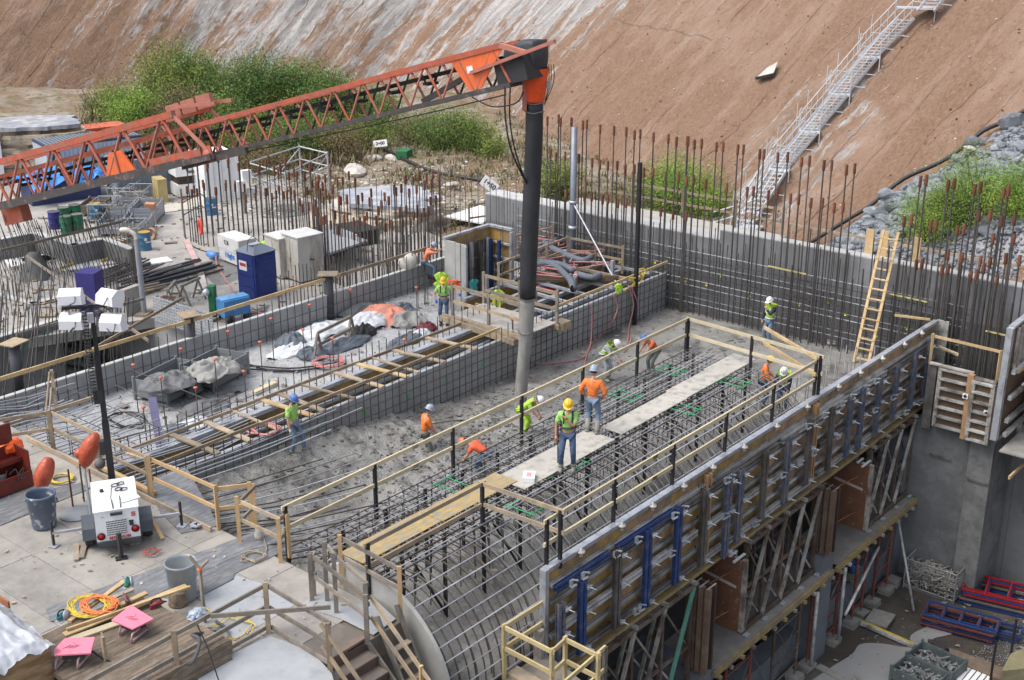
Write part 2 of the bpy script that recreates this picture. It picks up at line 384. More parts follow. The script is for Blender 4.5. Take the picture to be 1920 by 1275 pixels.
cnt = 0
stuffv = MB()
ico = [tuple(v.co) for v in rock_mesh(50, 1).vertices]; icf = [tuple(p.vertices) for p in rock_mesh(50, 1).polygons]
for k in range(6800):
    x = R.uniform(1545, 2010); y = R.uniform(edge_y(x)+3, 620)
    P, n = hillhit(x, y); P += n*(.12+.1*R.random())
    pale = (y > 440+ (x-1700)*.02 and x > 1690)
    big = R.random()
    if cnt < 290 and big < .12 and not pale and y < 490 and x < 1935:
        s_ = R.uniform(.5, .75) if big < .03 else R.uniform(.30, .5)
        o = link('riprap_rock', RM[R.randrange(6)], loc=P); o.rotation_euler = rot_rand(R); o.scale = (s_*1.3, s_, s_)
        props(o, 'angular blue grey quarried rock in the riprap bank below the black pipe', 'rock', 'riprap rocks on the bank right of the metal stair'); cnt += 1
    else:
        s_ = R.uniform(.14, .36)*(.5 if pale else 1)
        Rm = Matrix.Rotation(R.uniform(0,6.28), 3, 'Z') @ Matrix.Rotation(R.uniform(0,3), 3, 'X')
        stuffv.add([Rm @ V((a*s_*1.3, b*s_, c*s_))+P for a, b, c in ico], icf)
stuffv.build('riprap_rubble', ROCKG, kind='stuff')
bk = MB(); q = [hillhit(x, y)[0]+hillhit(x, y)[1]*.10 for x, y in ((1530,480),(1640,402),(1760,327),(1900,240),(2040,160),(2050,640),(1530,640))]
bk.poly(q); props(bk.build('riprap_bedding', M('rock_dust', (.27,.27,.28), .95, var=.35, scale=2.5, bump=1, bscale=5)), kind='structure')
for x, y, s_, lb in ((1905,236,1.1,'large block of grey rock at the very top of the riprap bank'), (1838,278,.7,'upright grey boulder pushed against the black pipe'), (1675,375,.75,'broad grey boulder halfway down beside the black pipe'), (1640,405,.6,'flat grey boulder lowest beside the pipe left of the green shrub')):
    P, n = hillhit(x, y); o = link('boulder', RM[int(s_*10) % 6].copy(), loc=P+n*.35); o.scale = (s_*1.2, s_, s_*1.1); o.rotation_euler = (.3,.2,s_*7); props(o, lb, 'boulder')
P, n = hillhit(1826, 288); o = link('boulder', RMC[0].copy(), loc=P+n*.35); o.scale = (1.0,.6,.5); o.rotation_euler = (.3,.1,.5); props(o, 'cream coloured boulder among the grey riprap below the pipe', 'boulder')
# black pipe along the edge of the riprap
pp = [hillhit(x, y-6)[0]+hillhit(x, y)[1]*.35 for x, y in [(1480,500),(1530,468)]+EDGE[1:]]
MB().tube(smooth(pp), .095, 8).build('drain_pipe', M('black_plastic', (.018,.018,.02), .5, var=.2), label='long black plastic pipe running up the slope along the riprap', cat='pipe')
def strata(name, label, cat, outline, ztop, layers, topm, sidem, amp=.3):
    t = thing(name, label, cat, outline[0]); c = sum((V((p[0], p[1], 0)) for p in outline), V((0,0,0)))/len(outline); z = ztop
    for k in range(layers):
        h = random.uniform(.16, .42) if k else .22
        pts = []
        ol = smooth(outline+[outline[0]], 5)[:-1]
        for i, p in enumerate(ol):
            d = V((p[0], p[1], 0))-c; s_ = 1+.05*k+amp*.16*fbm((d.x*.8, d.y*.8, k*3.7), 4)-(.05 if k else 0)
            pts.append(V((c.x+d.x*s_, c.y+d.y*s_, z+.05*fbm((d.x, d.y, k)))))
        b = MB(); b.slab(pts, h); b.build('layer', topm if k == 0 else sidem[k % len(sidem)], t); z -= h*.96
    return t
o1 = [at(-160,225,3), at(0,216,3), at(133,214,3), at(137,232,2.8), at(100,240,2.8), at(40,243,2.8), at(-30,243,2.8), at(-160,240,2.8)]
strata('rock_ledge', 'layered cream rock bluff with a grey top left of the shrubs', 'rock outcrop', o1, 2.9, 11, MATS['rock_top'] if 'rock_top' in MATS else M('rock_top', (.26,.27,.30), .85, var=.35, scale=1.2, rgb2=(.44,.43,.42), thr=(.5,.6), s2=.9, bump=1, bscale=3), [ROCKC, M('dark_seam', (.16,.12,.09), .95, var=.3), ROCKC], 1.6)
o2 = [at(632,362,1.2), at(660,352,1.2), at(720,346,1.2), at(790,350,1.2), at(818,362,1.2), at(812,378,1.2), at(760,388,1.2), at(700,384,1.2), at(650,376,1.2)]
strata('rock_ledge', 'rounded grey topped rock shelf with a cream face beside the green netted pipe', 'rock outcrop', o2, 1.2, 6, M('pale_blue_rock', (.30,.32,.36), .8, var=.3, scale=1.5, rgb2=(.42,.43,.45), thr=(.5,.6), s2=1, bump=.8, bscale=4), [ROCKW, ROCKC], 2.2)
o3 = [at(580,400,.5), at(640,384,.5), at(700,392,.5), at(710,420,.5), at(640,440,.5), at(585,430,.5)]
strata('rock_ledge', 'low cream limestone shelf behind the rusty capped bars', 'rock outcrop', o3, .5, 3, ROCKC, [ROCKC])
for x, y, s_, lb in ((692,298,1.3,'white limestone boulder just below the 2+00 sign'), (668,318,1.5,'flat white boulder between the black hose and the round shelf'), (735,296,.8,'small pale boulder behind the black hose'), (845,345,.6,'small cream rock on the brown bank'), (600,350,.8,'pale rock behind the metal frame')):
    o = link('boulder', RMC[int(x) % 3].copy(), loc=at(x, y, .3)); o.scale = (s_*1.4, s_, s_); o.rotation_euler = (0,0,x*.1); props(o, lb, 'boulder')
# loose stones on the scrub
R = random.Random(9); ls = MB()
for k in range(2600):
    x = R.uniform(430, 1010); y = R.uniform(255, 430)
    if y < 430-(1000-x)*.36+R.gauss(0,30)-60: continue
    P = at(x, y, 0); P.z = gz(P.x, P.y) if P.x > 41.9 else 0
    s_ = R.uniform(.06, .30)*R.random()+.04; Rm = Matrix.Rotation(R.uniform(0,6.28), 3, 'Z')
    ls.add([Rm @ V((a*s_*1.3, b*s_, c*s_))+P for a, b, c in ico], icf)
ls.build('stone_rubble', ROCKW, kind='stuff')
# stones and clods on the matted slope
R = random.Random(19); ls = MB(); rb = MB()
for k in range(4200):
    s = R.uniform(-8, 110); t = R.uniform(0, 24); P = hill(s, t); q = .05+.12*R.random()**3
    (ls if R.random() < .45 else rb).add([V((a*q, b*q, c*q))+P for a, b, c in ico], icf)
ls.build('slope_stones', ROCKW, kind='stuff'); rb.build('slope_clods', M('clod', (.13,.08,.05), .95, var=.3), kind='stuff')
# ---------------------------------------------------------------- plants
def leafmat(name, a, b): return M(name, a, .7, var=.5, scale=.9, rgb2=b, thr=(.4,.6), s2=.55, detail=6)
LG = leafmat('willow_green', (.07,.155,.03), (.15,.21,.04)); LY = leafmat('yellow_green', (.22,.25,.04), (.10,.175,.035)); LB = leafmat('bright_green', (.14,.27,.04), (.25,.34,.05)); LD = leafmat('dry_scrub', (.13,.125,.045), (.20,.15,.07)); LBR = leafmat('brown_weeds', (.13,.10,.06), (.22,.17,.11))
STEM = M('twig', (.10,.075,.045), .9, var=.3)
def shrub(c, rx, h, m, label, n=5200, name='willow_shrub', wisp=1., leaf=.14, cat='shrub', group=None, seed=0, ry=None):
    R = random.Random(seed+int(c[0]*37+c[1]*11)); t = thing(name, label, cat, c, group); ry = ry or rx; st = MB(); lf = MB(); c = V(c)
    cl = []
    for k in range(int(16+rx*6)):
        q = R.uniform(0, 6.28); d = R.random()**.5*.85; hh = h*(1-.55*d*d)*R.uniform(.5, 1.0)
        tip = c+V((rx*d*math.cos(q), ry*d*math.sin(q), hh)); b0 = c+V((rx*.25*d*math.cos(q), ry*.25*d*math.sin(q), -.15))
        mid = b0.lerp(tip, .5)+V((R.gauss(0,.15), R.gauss(0,.15), .1*h)); st.tube([b0, mid, tip], [.05,.03,.01], 4, cap=False); cl.append((b0, mid, tip))
    per = n//len(cl)
    for b0, mid, tip in cl:
        for j in range(per):
            u = R.random()**.6; p = (b0.lerp(mid, u*2) if u < .5 else mid.lerp(tip, u*2-1)); sp = .16*rx+.35*(1-u)+.12
            if R.random() < .3: sp *= .5; p = p+V((0,0,R.random()*.5*wisp))
            p = p+V((R.gauss(0,sp), R.gauss(0,sp), R.gauss(0,sp*.9)))
            if p.z < c.z-.1: p.z = c.z+R.random()*.3
            d = V((R.gauss(0,1), R.gauss(0,1), R.gauss(.35,.8))).normalized(); s_ = leaf*.5*R.uniform(.6,1.5)
            w_ = d.cross(V((R.gauss(0,1), R.gauss(0,1), R.gauss(0,1))))
            if w_.length < .01: continue
            w_ = w_.normalized()*s_*.36
            lf.add([p-w_, p+d*s_, p+w_, p-d*s_*.4], [(0,1,2,3)])
    st.build('stem', STEM, t); lf.build('foliage', m, t); return t
def gp(px, py, z=0.):
    P = at(px, py, z); P.z = gz(P.x, P.y)+z if P.x > 41.9 else z; return P
SH = [ # px, py of the base at ground, radius, height, material, words
 (250,268,2.6,3.6,LB,'round bright green shrub at the left end of the willow thicket'),
 (232,232,2.6,3.0,LY,'yellowish green shrub highest at the left edge of the thicket'),
 (300,262,2.4,3.5,LY,'yellow tinged shrub in the thicket above the crane boom joint'),
 (345,238,3.6,6.6,LY,'tallest yellow green willow in the thicket, rising above all others'),
 (395,240,3.2,5.8,LG,'dark green willow just right of the tallest one'),
 (350,275,2.6,3.6,LD,'olive brown shrub low in the middle of the thicket'),
 (425,280,2.8,3.8,LG,'mid green willow low beside the orange boom top chord'),
 (490,232,3.6,5.0,LG,'broad green willow at the centre of the thicket behind the boom'),
 (560,232,3.2,4.6,LG,'green willow second from the right end of the thicket'),
 (620,240,2.8,4.6,LG,'green willow at the right end of the thicket above the boom'),
 (520,280,2.4,2.6,LY,'low yellow green bush just behind the boom chord'),
 (600,290,2.4,2.4,LY,'yellow green bush seen through the boom lattice'),
 (700,240,2.6,3.0,LG,'green bush above the boom where the slope turns pale'),
 (640,300,2.2,2.2,LD,'olive weed bush below the boom near the 2+00 sign'),
 (780,272,2.0,2.0,LD,'olive bush under the boom left of the grey green weeds'),
 (830,283,2.7,2.6,LG,'grey green weedy bush under the middle of the boom end'),
 (890,285,2.2,2.3,LY,'yellow green bush left of the black trunk hose'),
 (927,300,1.1,1.3,LY,'small round yellow bush alone on the brown bank'),
 (455,292,2.4,2.4,LY,'low yellow green bush behind the boom left of its middle'),
 (565,300,2.6,2.6,LG,'green bush through the boom lattice right of its middle'),
 (690,285,2.0,2.0,LY,'yellow weed bush between the boom and the 2+00 sign'),
 (270,300,2.2,2.0,LD,'dry olive bush right of the orange tank unit'),
 (375,292,2.2,2.2,LD,'olive bush directly behind the boom joint'),
 (480,320,2.6,1.8,LD,'low dry bush behind the white cabin panel'),
 (180,290,2.4,1.8,LD,'scrubby olive bush beside the orange tank'),
 (130,330,2.0,1.5,LD,'weedy green clump at the foot of the layered bluff'),
 (20,300,1.8,1.9,LY,'green weeds growing up the left end of the bluff'),
 (1265,395,2.4,2.9,LB,'bright green bush beyond the guard rail, left of the metal stair'),
 (1215,385,1.7,1.8,LD,'smaller olive bush left of the bright one beyond the guard rail'),
 (1325,405,1.5,1.6,LB,'low green bush between the rail and the foot of the metal stair'),
 (1045,372,1.5,2.4,LY,'yellow green bush just right of the black trunk hose'),
]
for i, (x, y, r_, h_, m_, lb) in enumerate(SH):
    P = gp(x, y); shrub(P, r_, h_, m_, lb, n=int(5200*r_*(h_/3)**.5), wisp=1.3 if h_ > 3 else .8, leaf=.17 if h_ > 3 else .13, seed=i, name='willow_shrub' if h_ > 3 else 'bush')
for x, y, r_, h_, m_, lb in ((1825,425,1.6,3.3,LB,'bright feathery green shrub growing out of the riprap'), (1745,450,1.6,1.8,LB,'lower pale green shrub left of the tall feathery one in the riprap'), (1905,410,1.1,1.9,LB,'green shrub at the right edge of the picture in the riprap'), (1785,430,1.0,2.0,LY,'yellow green shrub in front of the feathery one')):
    P, n = hillhit(x, y); shrub(P+n*.2, r_, h_, m_, lb, n=15000, wisp=1.5, leaf=.08, name='bush', seed=x)
# low ground cover
R = random.Random(5); gc = MB(); gb = MB()
def tuft(B, P, s_, k=5):
    for j in range(k):
        a_ = R.uniform(0, 6.28); d = V((math.cos(a_)*.6, math.sin(a_)*.6, R.uniform(.6,1.4)))*s_*R.uniform(.6,1.3); w_ = V((-math.sin(a_), math.cos(a_), 0))*s_*.13
        q = P+V((R.gauss(0,s_*.6), R.gauss(0,s_*.6), 0)); B.add([q-w_, q+w_, q+d+w_*.3, q+d-w_*.3], [(0,1,2,3)])
for k in range(9000):
    x = R.uniform(400, 1420); y = R.uniform(225, 445)
    lim = 430-(1000-x)*.42
    P = gp(x, y)
    if P.x < 44 and P.y > 30: continue
    den = fbm((P.x*.22, P.y*.22, 2), 3)
    if den < R.uniform(-.5,.35): continue
    if x < 1010 and y > 350 and R.random() < .55: continue
    tuft(gc if R.random() < .6 else gb, P, R.uniform(.12,.34))
for k in range(1600):                     # weeds round the thicket, brown and dry
    x = R.uniform(150, 700); y = R.uniform(180, 320); P = gp(x, y); tuft(gb if R.random() < .65 else gc, P, R.uniform(.3,.65), 6)
for k in range(3800):                       # sparse weeds coming through the mat
    s = R.uniform(-14, 108); t = (R.random()**1.6)*24; P = hill(s, t)
    tuft(gb if R.random() < .8 else gc, P, R.uniform(.04,.12)*(1.6 if t < 3 else 1), 4)
gc.build('ground_weeds', LD, kind='stuff'); gb.build('dry_weeds', LBR, kind='stuff')
# loose dark flap of mat on the slope
def on_hill(px, py, k=.1): P, n = hillhit(px, py); return P+n*k
fl = MB(); fl.slab([on_hill(1419,149,.1), on_hill(1452,141,.12), on_hill(1460,118,.1), on_hill(1440,130,.12)], .04)
fl.build('loose_mat_flap', M('pale_rock_dust', (.45,.43,.39), .9), label='torn corner of erosion mat lifting off the pale rock left of the stair', cat='erosion mat')
MB().bar(on_hill(1419,150,.12), on_hill(1453,143,.14), .05, .16).build('folded_mat_edge', BLACK, label='short black folded edge under the torn erosion mat', cat='mat edge')
# station signs and hose
SIGNW = M('sign_white', (.72,.72,.72), .7, var=.06); INK = M('ink', (.03,.03,.035), .8)
def textmesh(s, size, m, mw, name='lettering', parent=None, ext=.002, bold=0., shear=0.):
    cu = bpy.data.curves.new(name, 'FONT'); cu.body = s; cu.size = size; cu.align_x = 'CENTER'; cu.align_y = 'CENTER'; cu.extrude = ext; cu.offset = bold; cu.shear = shear
    tmp = bpy.data.objects.new('tmp', cu); C.objects.link(tmp); dg = bpy.context.evaluated_depsgraph_get(); me = bpy.data.meshes.new_from_object(tmp.evaluated_get(dg)); bpy.data.objects.remove(tmp)
    me.materials.clear(); me.materials.append(m); me.transform(Matrix.Translation(-wl(parent)) @ mw); return link(name, me, parent)
def faceM(c, right, up): # board frame: local x right, y up, z toward viewer
    r = V(right).normalized(); u = V(up); u = (u-r*u.dot(r)).normalized(); n = r.cross(u); R_ = Matrix((r, u, n)).transposed().to_4x4(); R_.translation = c; return R_
def sign(px, py, ang, wd, hg, txt, label, ground):
    P = at(px, py, ground+.9); t = thing('station_sign', label, 'sign', V((P.x, P.y, ground)))
    r = FR(0, 1, 0); u = V((0,0,1)) ; c_, s_ = math.cos(ang), math.sin(ang); rr = r*c_+u*s_; uu = u*c_-r*s_; uu = uu+FR(.35,0,0)
    MW = faceM(P, rr, uu); b = MB(); b.box((0,0,0), (wd, hg, .03)); me = b.mesh('board'); me.materials.append(SIGNW); me.transform(Matrix.Translation(-wl(t)) @ MW); link('board', me, t)
    textmesh(txt, hg*.62, INK, MW @ Matrix.Translation((0,0,.02)), parent=t, bold=.012); MB().bar((P.x, P.y, ground-.2), P-V((0,0,.05))-FR(-.04,0,0), .05).build('stake', WOOD, t)
sign(713, 269, .12, .85, .42, '2+00', 'white station board lettered 2+00 standing in the weeds', .2)
sign(918, 346, -.68, .95, .58, '1+50', 'white station board lettered 1+50 tilted on the brown bank', .2)
hp = [gp(x, y)+V((0,0,.15)) for x, y in ((560,330),(640,308),(665,290),(705,288),(745,303),(790,325),(840,336),(905,343),(932,360),(950,385),(960,410),(975,440))]
MB().tube(smooth(hp), .10, 6).build('drain_hose', MATS['black_plastic'], label='black corrugated hose snaking across the bank past both white signs', cat='hose')
b = MB(); a0, a1 = gp(742,302), gp(775,306); b.box((a0+a1)/2+V((0,0,.25)), (1.0,.7,.5), .4); b.build('netting_bundle', M('green_net', (.02,.14,.05), .8), label='bundle of dark green netting lying on the black hose', cat='netting')
# ================================================================ CONCRETE WORKS
YF = 14.98; YM = 26.2; YL = 34.6; XB = 41.4; ZM_ = 2.2; ZD = 2.0; ZP = -7.2; ZG = .42
FRESH = M('fresh_concrete', (.235,.23,.215), .6, var=.22, scale=1.3, rgb2=(.10,.096,.088), thr=(.48,.62), s2=.55, bump=.9, bscale=16, speck=((.30,.295,.28), 2.3, .62))
def slab_z(x, y):
    rough = sm(31.5, 27, x)*sm(19, 21, y)
    z = .03*fbm((x*.5, y*.5, 1), 3)+.012*fbm((x*2.5, y*2.5, 4), 3)
    z += rough*(.16*abs(fbm((x*1.9, y*1.9, 7), 4))+.09*fbm((x*1.0, y*1.0, 3), 3)+.07*abs(fbm((x*6, y*6, 1), 2)))
    z += .9*sm(22.6, 26.2, y)*sm(29.5, 21, x)
    return z
grid('concrete_pour', 16.05, XB, YF+.02, YM+.1, .085, slab_z, FRESH)
b = MB(); b.b6(16.02, 19.2, YF+.3, YM, -4.2, -.06); b.b6(19.2, XB, YF+.02, YM, -1.2, -.06)
props(b.build('slab_edge', M('dark_cast_concrete', (.16,.16,.16), .8, var=.25, scale=2)), kind='structure')
FACE = M('form_faced_concrete', (.34,.345,.345), .6, var=.16, scale=1.1, rgb2=(.26,.265,.265), thr=(.45,.65), s2=.8, bump=.1, bscale=8)
GREENP = M('green_spray_paint', (.02,.42,.10), .6, var=.3, scale=12)
ORANGE = M('orange_cap', (.55,.14,.08), .6, var=.15, rnd=.1)
LIGHTT = M('pale_concrete_edge', (.46,.46,.45), .7, var=.15)
def bars(parent, pts, h0, h1, r, m, sway=.02, jit=.0, name='rebar', cap=None):
    out = []
    for p in pts:
        hh = h1+random.uniform(-jit, jit); a = V((p[0], p[1], h0)); bb = V((p[0]+random.gauss(0,sway), p[1]+random.gauss(0,sway), hh))
        o = stick(name, a, bb, r, m, parent); out.append((o, a, bb))
        if cap == 'rust': d = (bb-a).normalized(); sub('rebar_coupler', 'cyl', bb-d*.34, bb+d*.03, r*2.1, r*2.1, RUST, o)
        elif cap == 'orange': sub('rebar_cap', 'cyl', bb-V((0,0,.03)), bb+V((0,0,.03)), .075, .075, ORANGE, o)
    return out
# ---------------------------------------------------------------- the long wall beside the pour
t = thing('concrete_wall', 'long low grey wall with rebar grid and green spray marks beside the fresh pour', 'wall', (16.3, YM, 0))
x = 16.3
while x < XB-.1:
    x1 = min(x+1.62, XB); b = MB(); b.b6(x+.006, x1-.006, YM, YM+.13, -.2, 1.42); b.build('form_panel', FACE, t)
    b = MB(); b.b6(x+.004, x1-.004, YM-.004, YM+.134, 1.42, 1.455); b.build('panel_edge', ALU, t); x = x1
n = int((XB-16.5)/.31)
for i in range(n):
    xx = 16.5+.31*i; zt = 2.02+random.uniform(-.05,.12)
    stick('rebar', (xx, YM-.16, -.1), (xx+random.gauss(0,.012), YM-.16+random.gauss(0,.015), zt), .016, REBAR, t)
for k, z in enumerate((.22, .52, .82, 1.12, 1.40)):
    for x0, x1 in ((15.2, 24.9), (24.6, 33.3), (33, XB-.1)): stick('rebar', (x0, YM-.20-.004*k, z+random.uniform(-.02,.02)), (x1, YM-.20, z+random.uniform(-.02,.02)), .015, REBAR, t)
for x0, x1 in ((16.3,20.2),(20.1,24.4),(24.3,28.6),(28.5,30.6),(33.4,37.2),(37.1,40.9)):
    beam('tie_rail', (x0, YM-.22, 2.0), (x1, YM-.22, 2.02), .045, .09, NEWWOOD if x0 > 26 else WOOD, t)
gm = MB()
for xx, zz in ((17.6,.8),(19.3,.95),(20.4,.7),(21.7,.8),(22.8,.95),(24.4,.9),(26.4,.95),(28.1,.9),(30,1.0),(34.1,.9),(35,1.0),(36.2,.95),(37.4,1.0),(38.6,1.0),(40,1.05)):
    for q in range(3):
        c = V((xx+random.uniform(-.1,.1), YM-.004, zz+random.uniform(-.15,.15))); gm.box(c, (.03 if q else .20, .004, .22 if q else .03), mat=Matrix.Rotation(random.uniform(-.5,.5), 3, 'Y'))
gm.build('spray_marks', GREENP, t)
beam('black_post', (38.6, YM-.3, 0), (38.6, YM-.3, 6.4), .13, .13, BLACK, None, label='tall black steel post standing in the pour at the wall corner')['category'] = 'post'
# trough behind it: inner form wall, yellow ply face, cross planks
YELF = M('yellow_form_ply', (.34,.21,.06), .6, var=.35, scale=3, rgb2=(.20,.145,.085), thr=(.42,.58), s2=1.6)
t = thing('trough_form', 'inner form of the narrow wall trough with aluminium top rail and yellow plywood face', 'formwork', (16.3, 27.9, 0))
x = 16.3
while x < 33.5:
    x1 = min(x+2.4, 33.5)
    b = MB(); b.b6(x+.006, x1-.006, 27.75, 27.80, -.1, 1.34); b.build('plywood_panel', YELF, t)
    b = MB(); b.b6(x, x1, 27.66, 27.86, 1.34, 1.46); b.build('top_rail', ALU, t)
    for z in (.4, .9): beam('waler', (x, 27.66, z), (x1, 27.66, z), .09, .12, STEEL, t, up=(0,1,0))
    x = x1
props(MB().b6(16.3, 33.5, YM+.13, 27.75, -.3, .1).build('trough_floor', M('trough_dark', (.07,.065,.06), .9, var=.4)), kind='structure')
xs = [17.6, 18.9, 20.0, 21.0, 22.3, 22.75, 24.0, 25.2, 26.3, 26.8, 28.0, 29.6]
for i, x in enumerate(xs):
    s = random.uniform(-.35,.35); o = beam('cross_plank', (x, YM-.05, 1.52), (x+s, 28.25, 1.54), .18 if i % 3 else .09, .045, WOOD if i % 4 else NEWWOOD, None, up=(0,0,1))
    props(o, 'timber cross plank over the trough, ' + ['first from the bar mat','second from the bar mat','third from the bar mat','beside the worker in the blue cap','next past the worker in the blue cap','doubled with its neighbour past the blue cap worker','mid way along the trough','just past the middle of the trough','fourth from the timber platform','third from the timber platform','second from the timber platform','nearest to the timber platform'][i], 'plank', 'planks across the wall trough')
for k in range(3):
    o = beam('steel_waler', (19+k*3.3, 26.9+.12*k, .75), (25+k*3.3, 27.1+.1*k, .95), .12, .12, STEEL, None); props(o, ['grey steel channel lying in the trough near the bar mat','grey steel channel lying in the middle of the trough','grey steel channel lying in the trough by the platform'][k], 'steel channel')
# row of starter bars on the gravel side with its timber tie rails
t = thing('rebar_row', 'row of upright bars tied to two timber rails between gravel and trough', 'rebar', (16.3, 28.3, ZG))
for i in range(56):
    xx = 16.6+.31*i; stick('rebar', (xx, 28.25, ZG-.3), (xx+random.gauss(0,.02), 28.25+random.gauss(0,.02), 1.9+random.uniform(-.05,.25)), .016, REBAR, t)
for z, x0, x1 in ((1.55,16.3,21),(1.57,21,26),(1.55,26,31.3),(.95,18,23.5),(.93,23.6,30)): beam('tie_rail', (x0, 28.2, z), (x1, 28.2, z), .04, .10, WOOD, t)
for z in (.7,1.15): stick('rebar', (16, 28.28, z), (33, 28.28, z), .014, REBAR, t)
# ---------------------------------------------------------------- gravel-coloured rough slab between the walls
GRAV = M('rough_grey_concrete', (.42,.425,.43), .9, var=.2, scale=2, rgb2=(.29,.295,.30), thr=(.46,.6), s2=.7, bump=1.0, bscale=30, detail=8, speck=((.52,.53,.54), 14, .58))
DARKG = (.18,.18,.18)
grid('rough_slab', 14.5, XB, 28.0, YL+.05, .12, lambda x, y: ZG+.04*fbm((x*.9, y*.9, 2), 4)+.02*fbm((x*5, y*5, 2), 3), GRAV)
# ---------------------------------------------------------------- far low wall of the rough slab
t = thing('concrete_wall', 'low grey wall with a pale top strip behind the orange capped dowels', 'wall', (13, YL, 0))
x = 13.
while x < 41:
    x1 = min(x+2.45, 41.); b = MB(); b.b6(x+.006, x1-.006, YL, YL+.16, ZG-.3, 1.38); b.build('form_panel', FACE, t)
    b = MB(); b.b6(x+.004, x1-.004, YL-.01, YL+.17, 1.38, 1.42); b.build('panel_edge', LIGHTT, t); x = x1
for i in range(76):
    xx = 14.5+.35*i; stick('rebar', (xx, YL-.12, ZG-.1), (xx, YL-.12+random.gauss(0,.02), 1.95+random.uniform(-.1,.15)), .016, REBAR, t)
for z in (.62, 1.02): stick('rebar', (13, YL-.14, z), (41, YL-.14, z), .014, REBAR, t)
t = thing('tie_rail', 'long timber rail along the top of the low wall, propped on the capped black tubes', 'rail', (13, YL+.3, 2))
for x0, x1 in ((9.5,17.2),(17.2,23.6),(23.6,31.4),(31.4,36.2)): beam('board', (x0, YL+.1, 2.0), (x1, YL+.1, 2.02), .05, .13, NEWWOOD if x0 in (17.2,23.6) else WOOD, t)
t = thing('tie_rail', 'second pale timber rail tied to the leaning bars over the pit', 'rail', (9, 37.6, 2))
beam('board', at(-60,820,1.6), at(190,740,1.6), .05, .1, WOOD, t); beam('board', at(150,668,1.9), at(340,560,1.9)+V((0,0,0)), .05, .1, WOOD, t)
for i, (px, py, pb) in enumerate(((38,652,700),(362,616,674),(620,524,590))):
    p = atY(px, py, YL-.55); q = V((p.x+.05, YL-.35, 1.9)); q0 = V((q.x-.2, YL-.75, ZG))
    p = atY(px-2, pb, YL-.5); base = at(px-2, pb+ (8 if i else 40), ZG)
    tt = thing('capped_tube', ['black pipe stub with a plywood cap behind the red tool chest','black pipe stub with a plywood cap above the covered metal bins','black pipe stub with a plywood cap beside the plastic sheeting'][i], 'pipe', base, 'capped pipe stubs along the low wall')
    top = base+V((.12,.1,1.75)); MB().tube([base-V((0,0,.2)), top], .19, 14).build('tube', M('dark_pipe', (.05,.053,.06), .6, var=.35), tt)
    b = MB(); b.box(top+V((0,0,.02)), (.75,.62,.035), .3+i); b.build('plywood_cap', WOOD, tt)
# ---------------------------------------------------------------- dowels with orange caps
DW = [(134,808,0),(1068,520,1),(1284,590,1),(1525,518,1),(1742,440,1),(1018,688,0),(1207,748,0),(904,850,0),(1463,650,0),(1372,815,0),(1100,907,1),(806,1018,0),(1703,580,0),(1870,628,0),(750,778,0),(160,1120,2)]
t0 = None
words = ['behind the leftmost pipe stub','above the middle pipe stub','in front of the blue welding machine','right of the blue welding machine','left of the right pipe stub','just left of the covered bins','rising through the right covered bin','rising through the left covered bin','with the hoses passing behind it','right of the bins by the timber block','below the covered bins','in front of the leaning purple board','left of the white sheeting','behind the saw bench','left of the covered bins near the wall']
for i, (zx, zy, k) in enumerate(DW[:15]):
    px, py = zx/3., 425+zy/3.
    top = at(px, py, 2.0); t = thing('dowel', 'thin steel dowel with an orange safety cap ' + words[i], 'dowel', (top.x, top.y, ZG), 'orange capped dowels on the rough slab')
    stick('bar', (top.x, top.y, ZG-.1), top, .017, REBAR, t); b = MB(); b.lathe([(.02,-.1),(.022,-.03),(.065,.0),(.065,.03),(0,.04)], top, 10); b.build('safety_cap', ORANGE, t)
for px, py, lb in ((422,342,'by the crouching worker'),(52,355,'at the left of the sheeting heap'),(962,525,'right of the timber platform'),(355,635,'on the ply of the platform')):
    x_, y_ = (640+px/3., 425+py/3.); top = at(x_, y_, 2.0); t = thing('dowel', 'thin steel dowel with an orange cap ' + lb, 'dowel', (top.x, top.y, ZG), 'orange capped dowels on the rough slab')
    stick('bar', (top.x, top.y, ZG-.1), top, .017, REBAR, t); b = MB(); b.lathe([(.02,-.1),(.022,-.03),(.065,.0),(.065,.03),(0,.04)], top, 10); b.build('safety_cap', ORANGE, t)
AN = [(700,885),(430,970),(985,790),(1070,750),(1215,705),(1345,668),(1435,635),(1550,598),(1755,530),(1760+90,490)]
aw = ['left of the light mast','far left by the wall foot','behind the left covered bin','by the middle pipe stub','where the hoses leave the wall','right of the hoses','beyond the middle pipe stub','left of the timber block','below the right end of the rail','at the foot of the right pipe stub']
for i, (zx, zy) in enumerate(AN):
    p = at(zx/3., 425+zy/3., ZG+.08); t = thing('wall_tie', 'rusty tie bracket on the rough slab ' + aw[i], 'tie bracket', p, 'rusty tie brackets along the low wall')
    b = MB(); b.bar(p+V((-.28,.0,0)), p+V((.28,-.1,.02)), .05); b.bar(p+V((-.28,0,0)), p+V((-.2,.3,.1)), .05); b.bar(p+V((-.05,.15,.0)), p+V((.28,.08,.02)), .05); b.build('bracket', RUST, t)
    stick('rod', p+V((-.2,.2,.1)), V((p.x-.25, YL, 1.15)), .014, RUST, t)
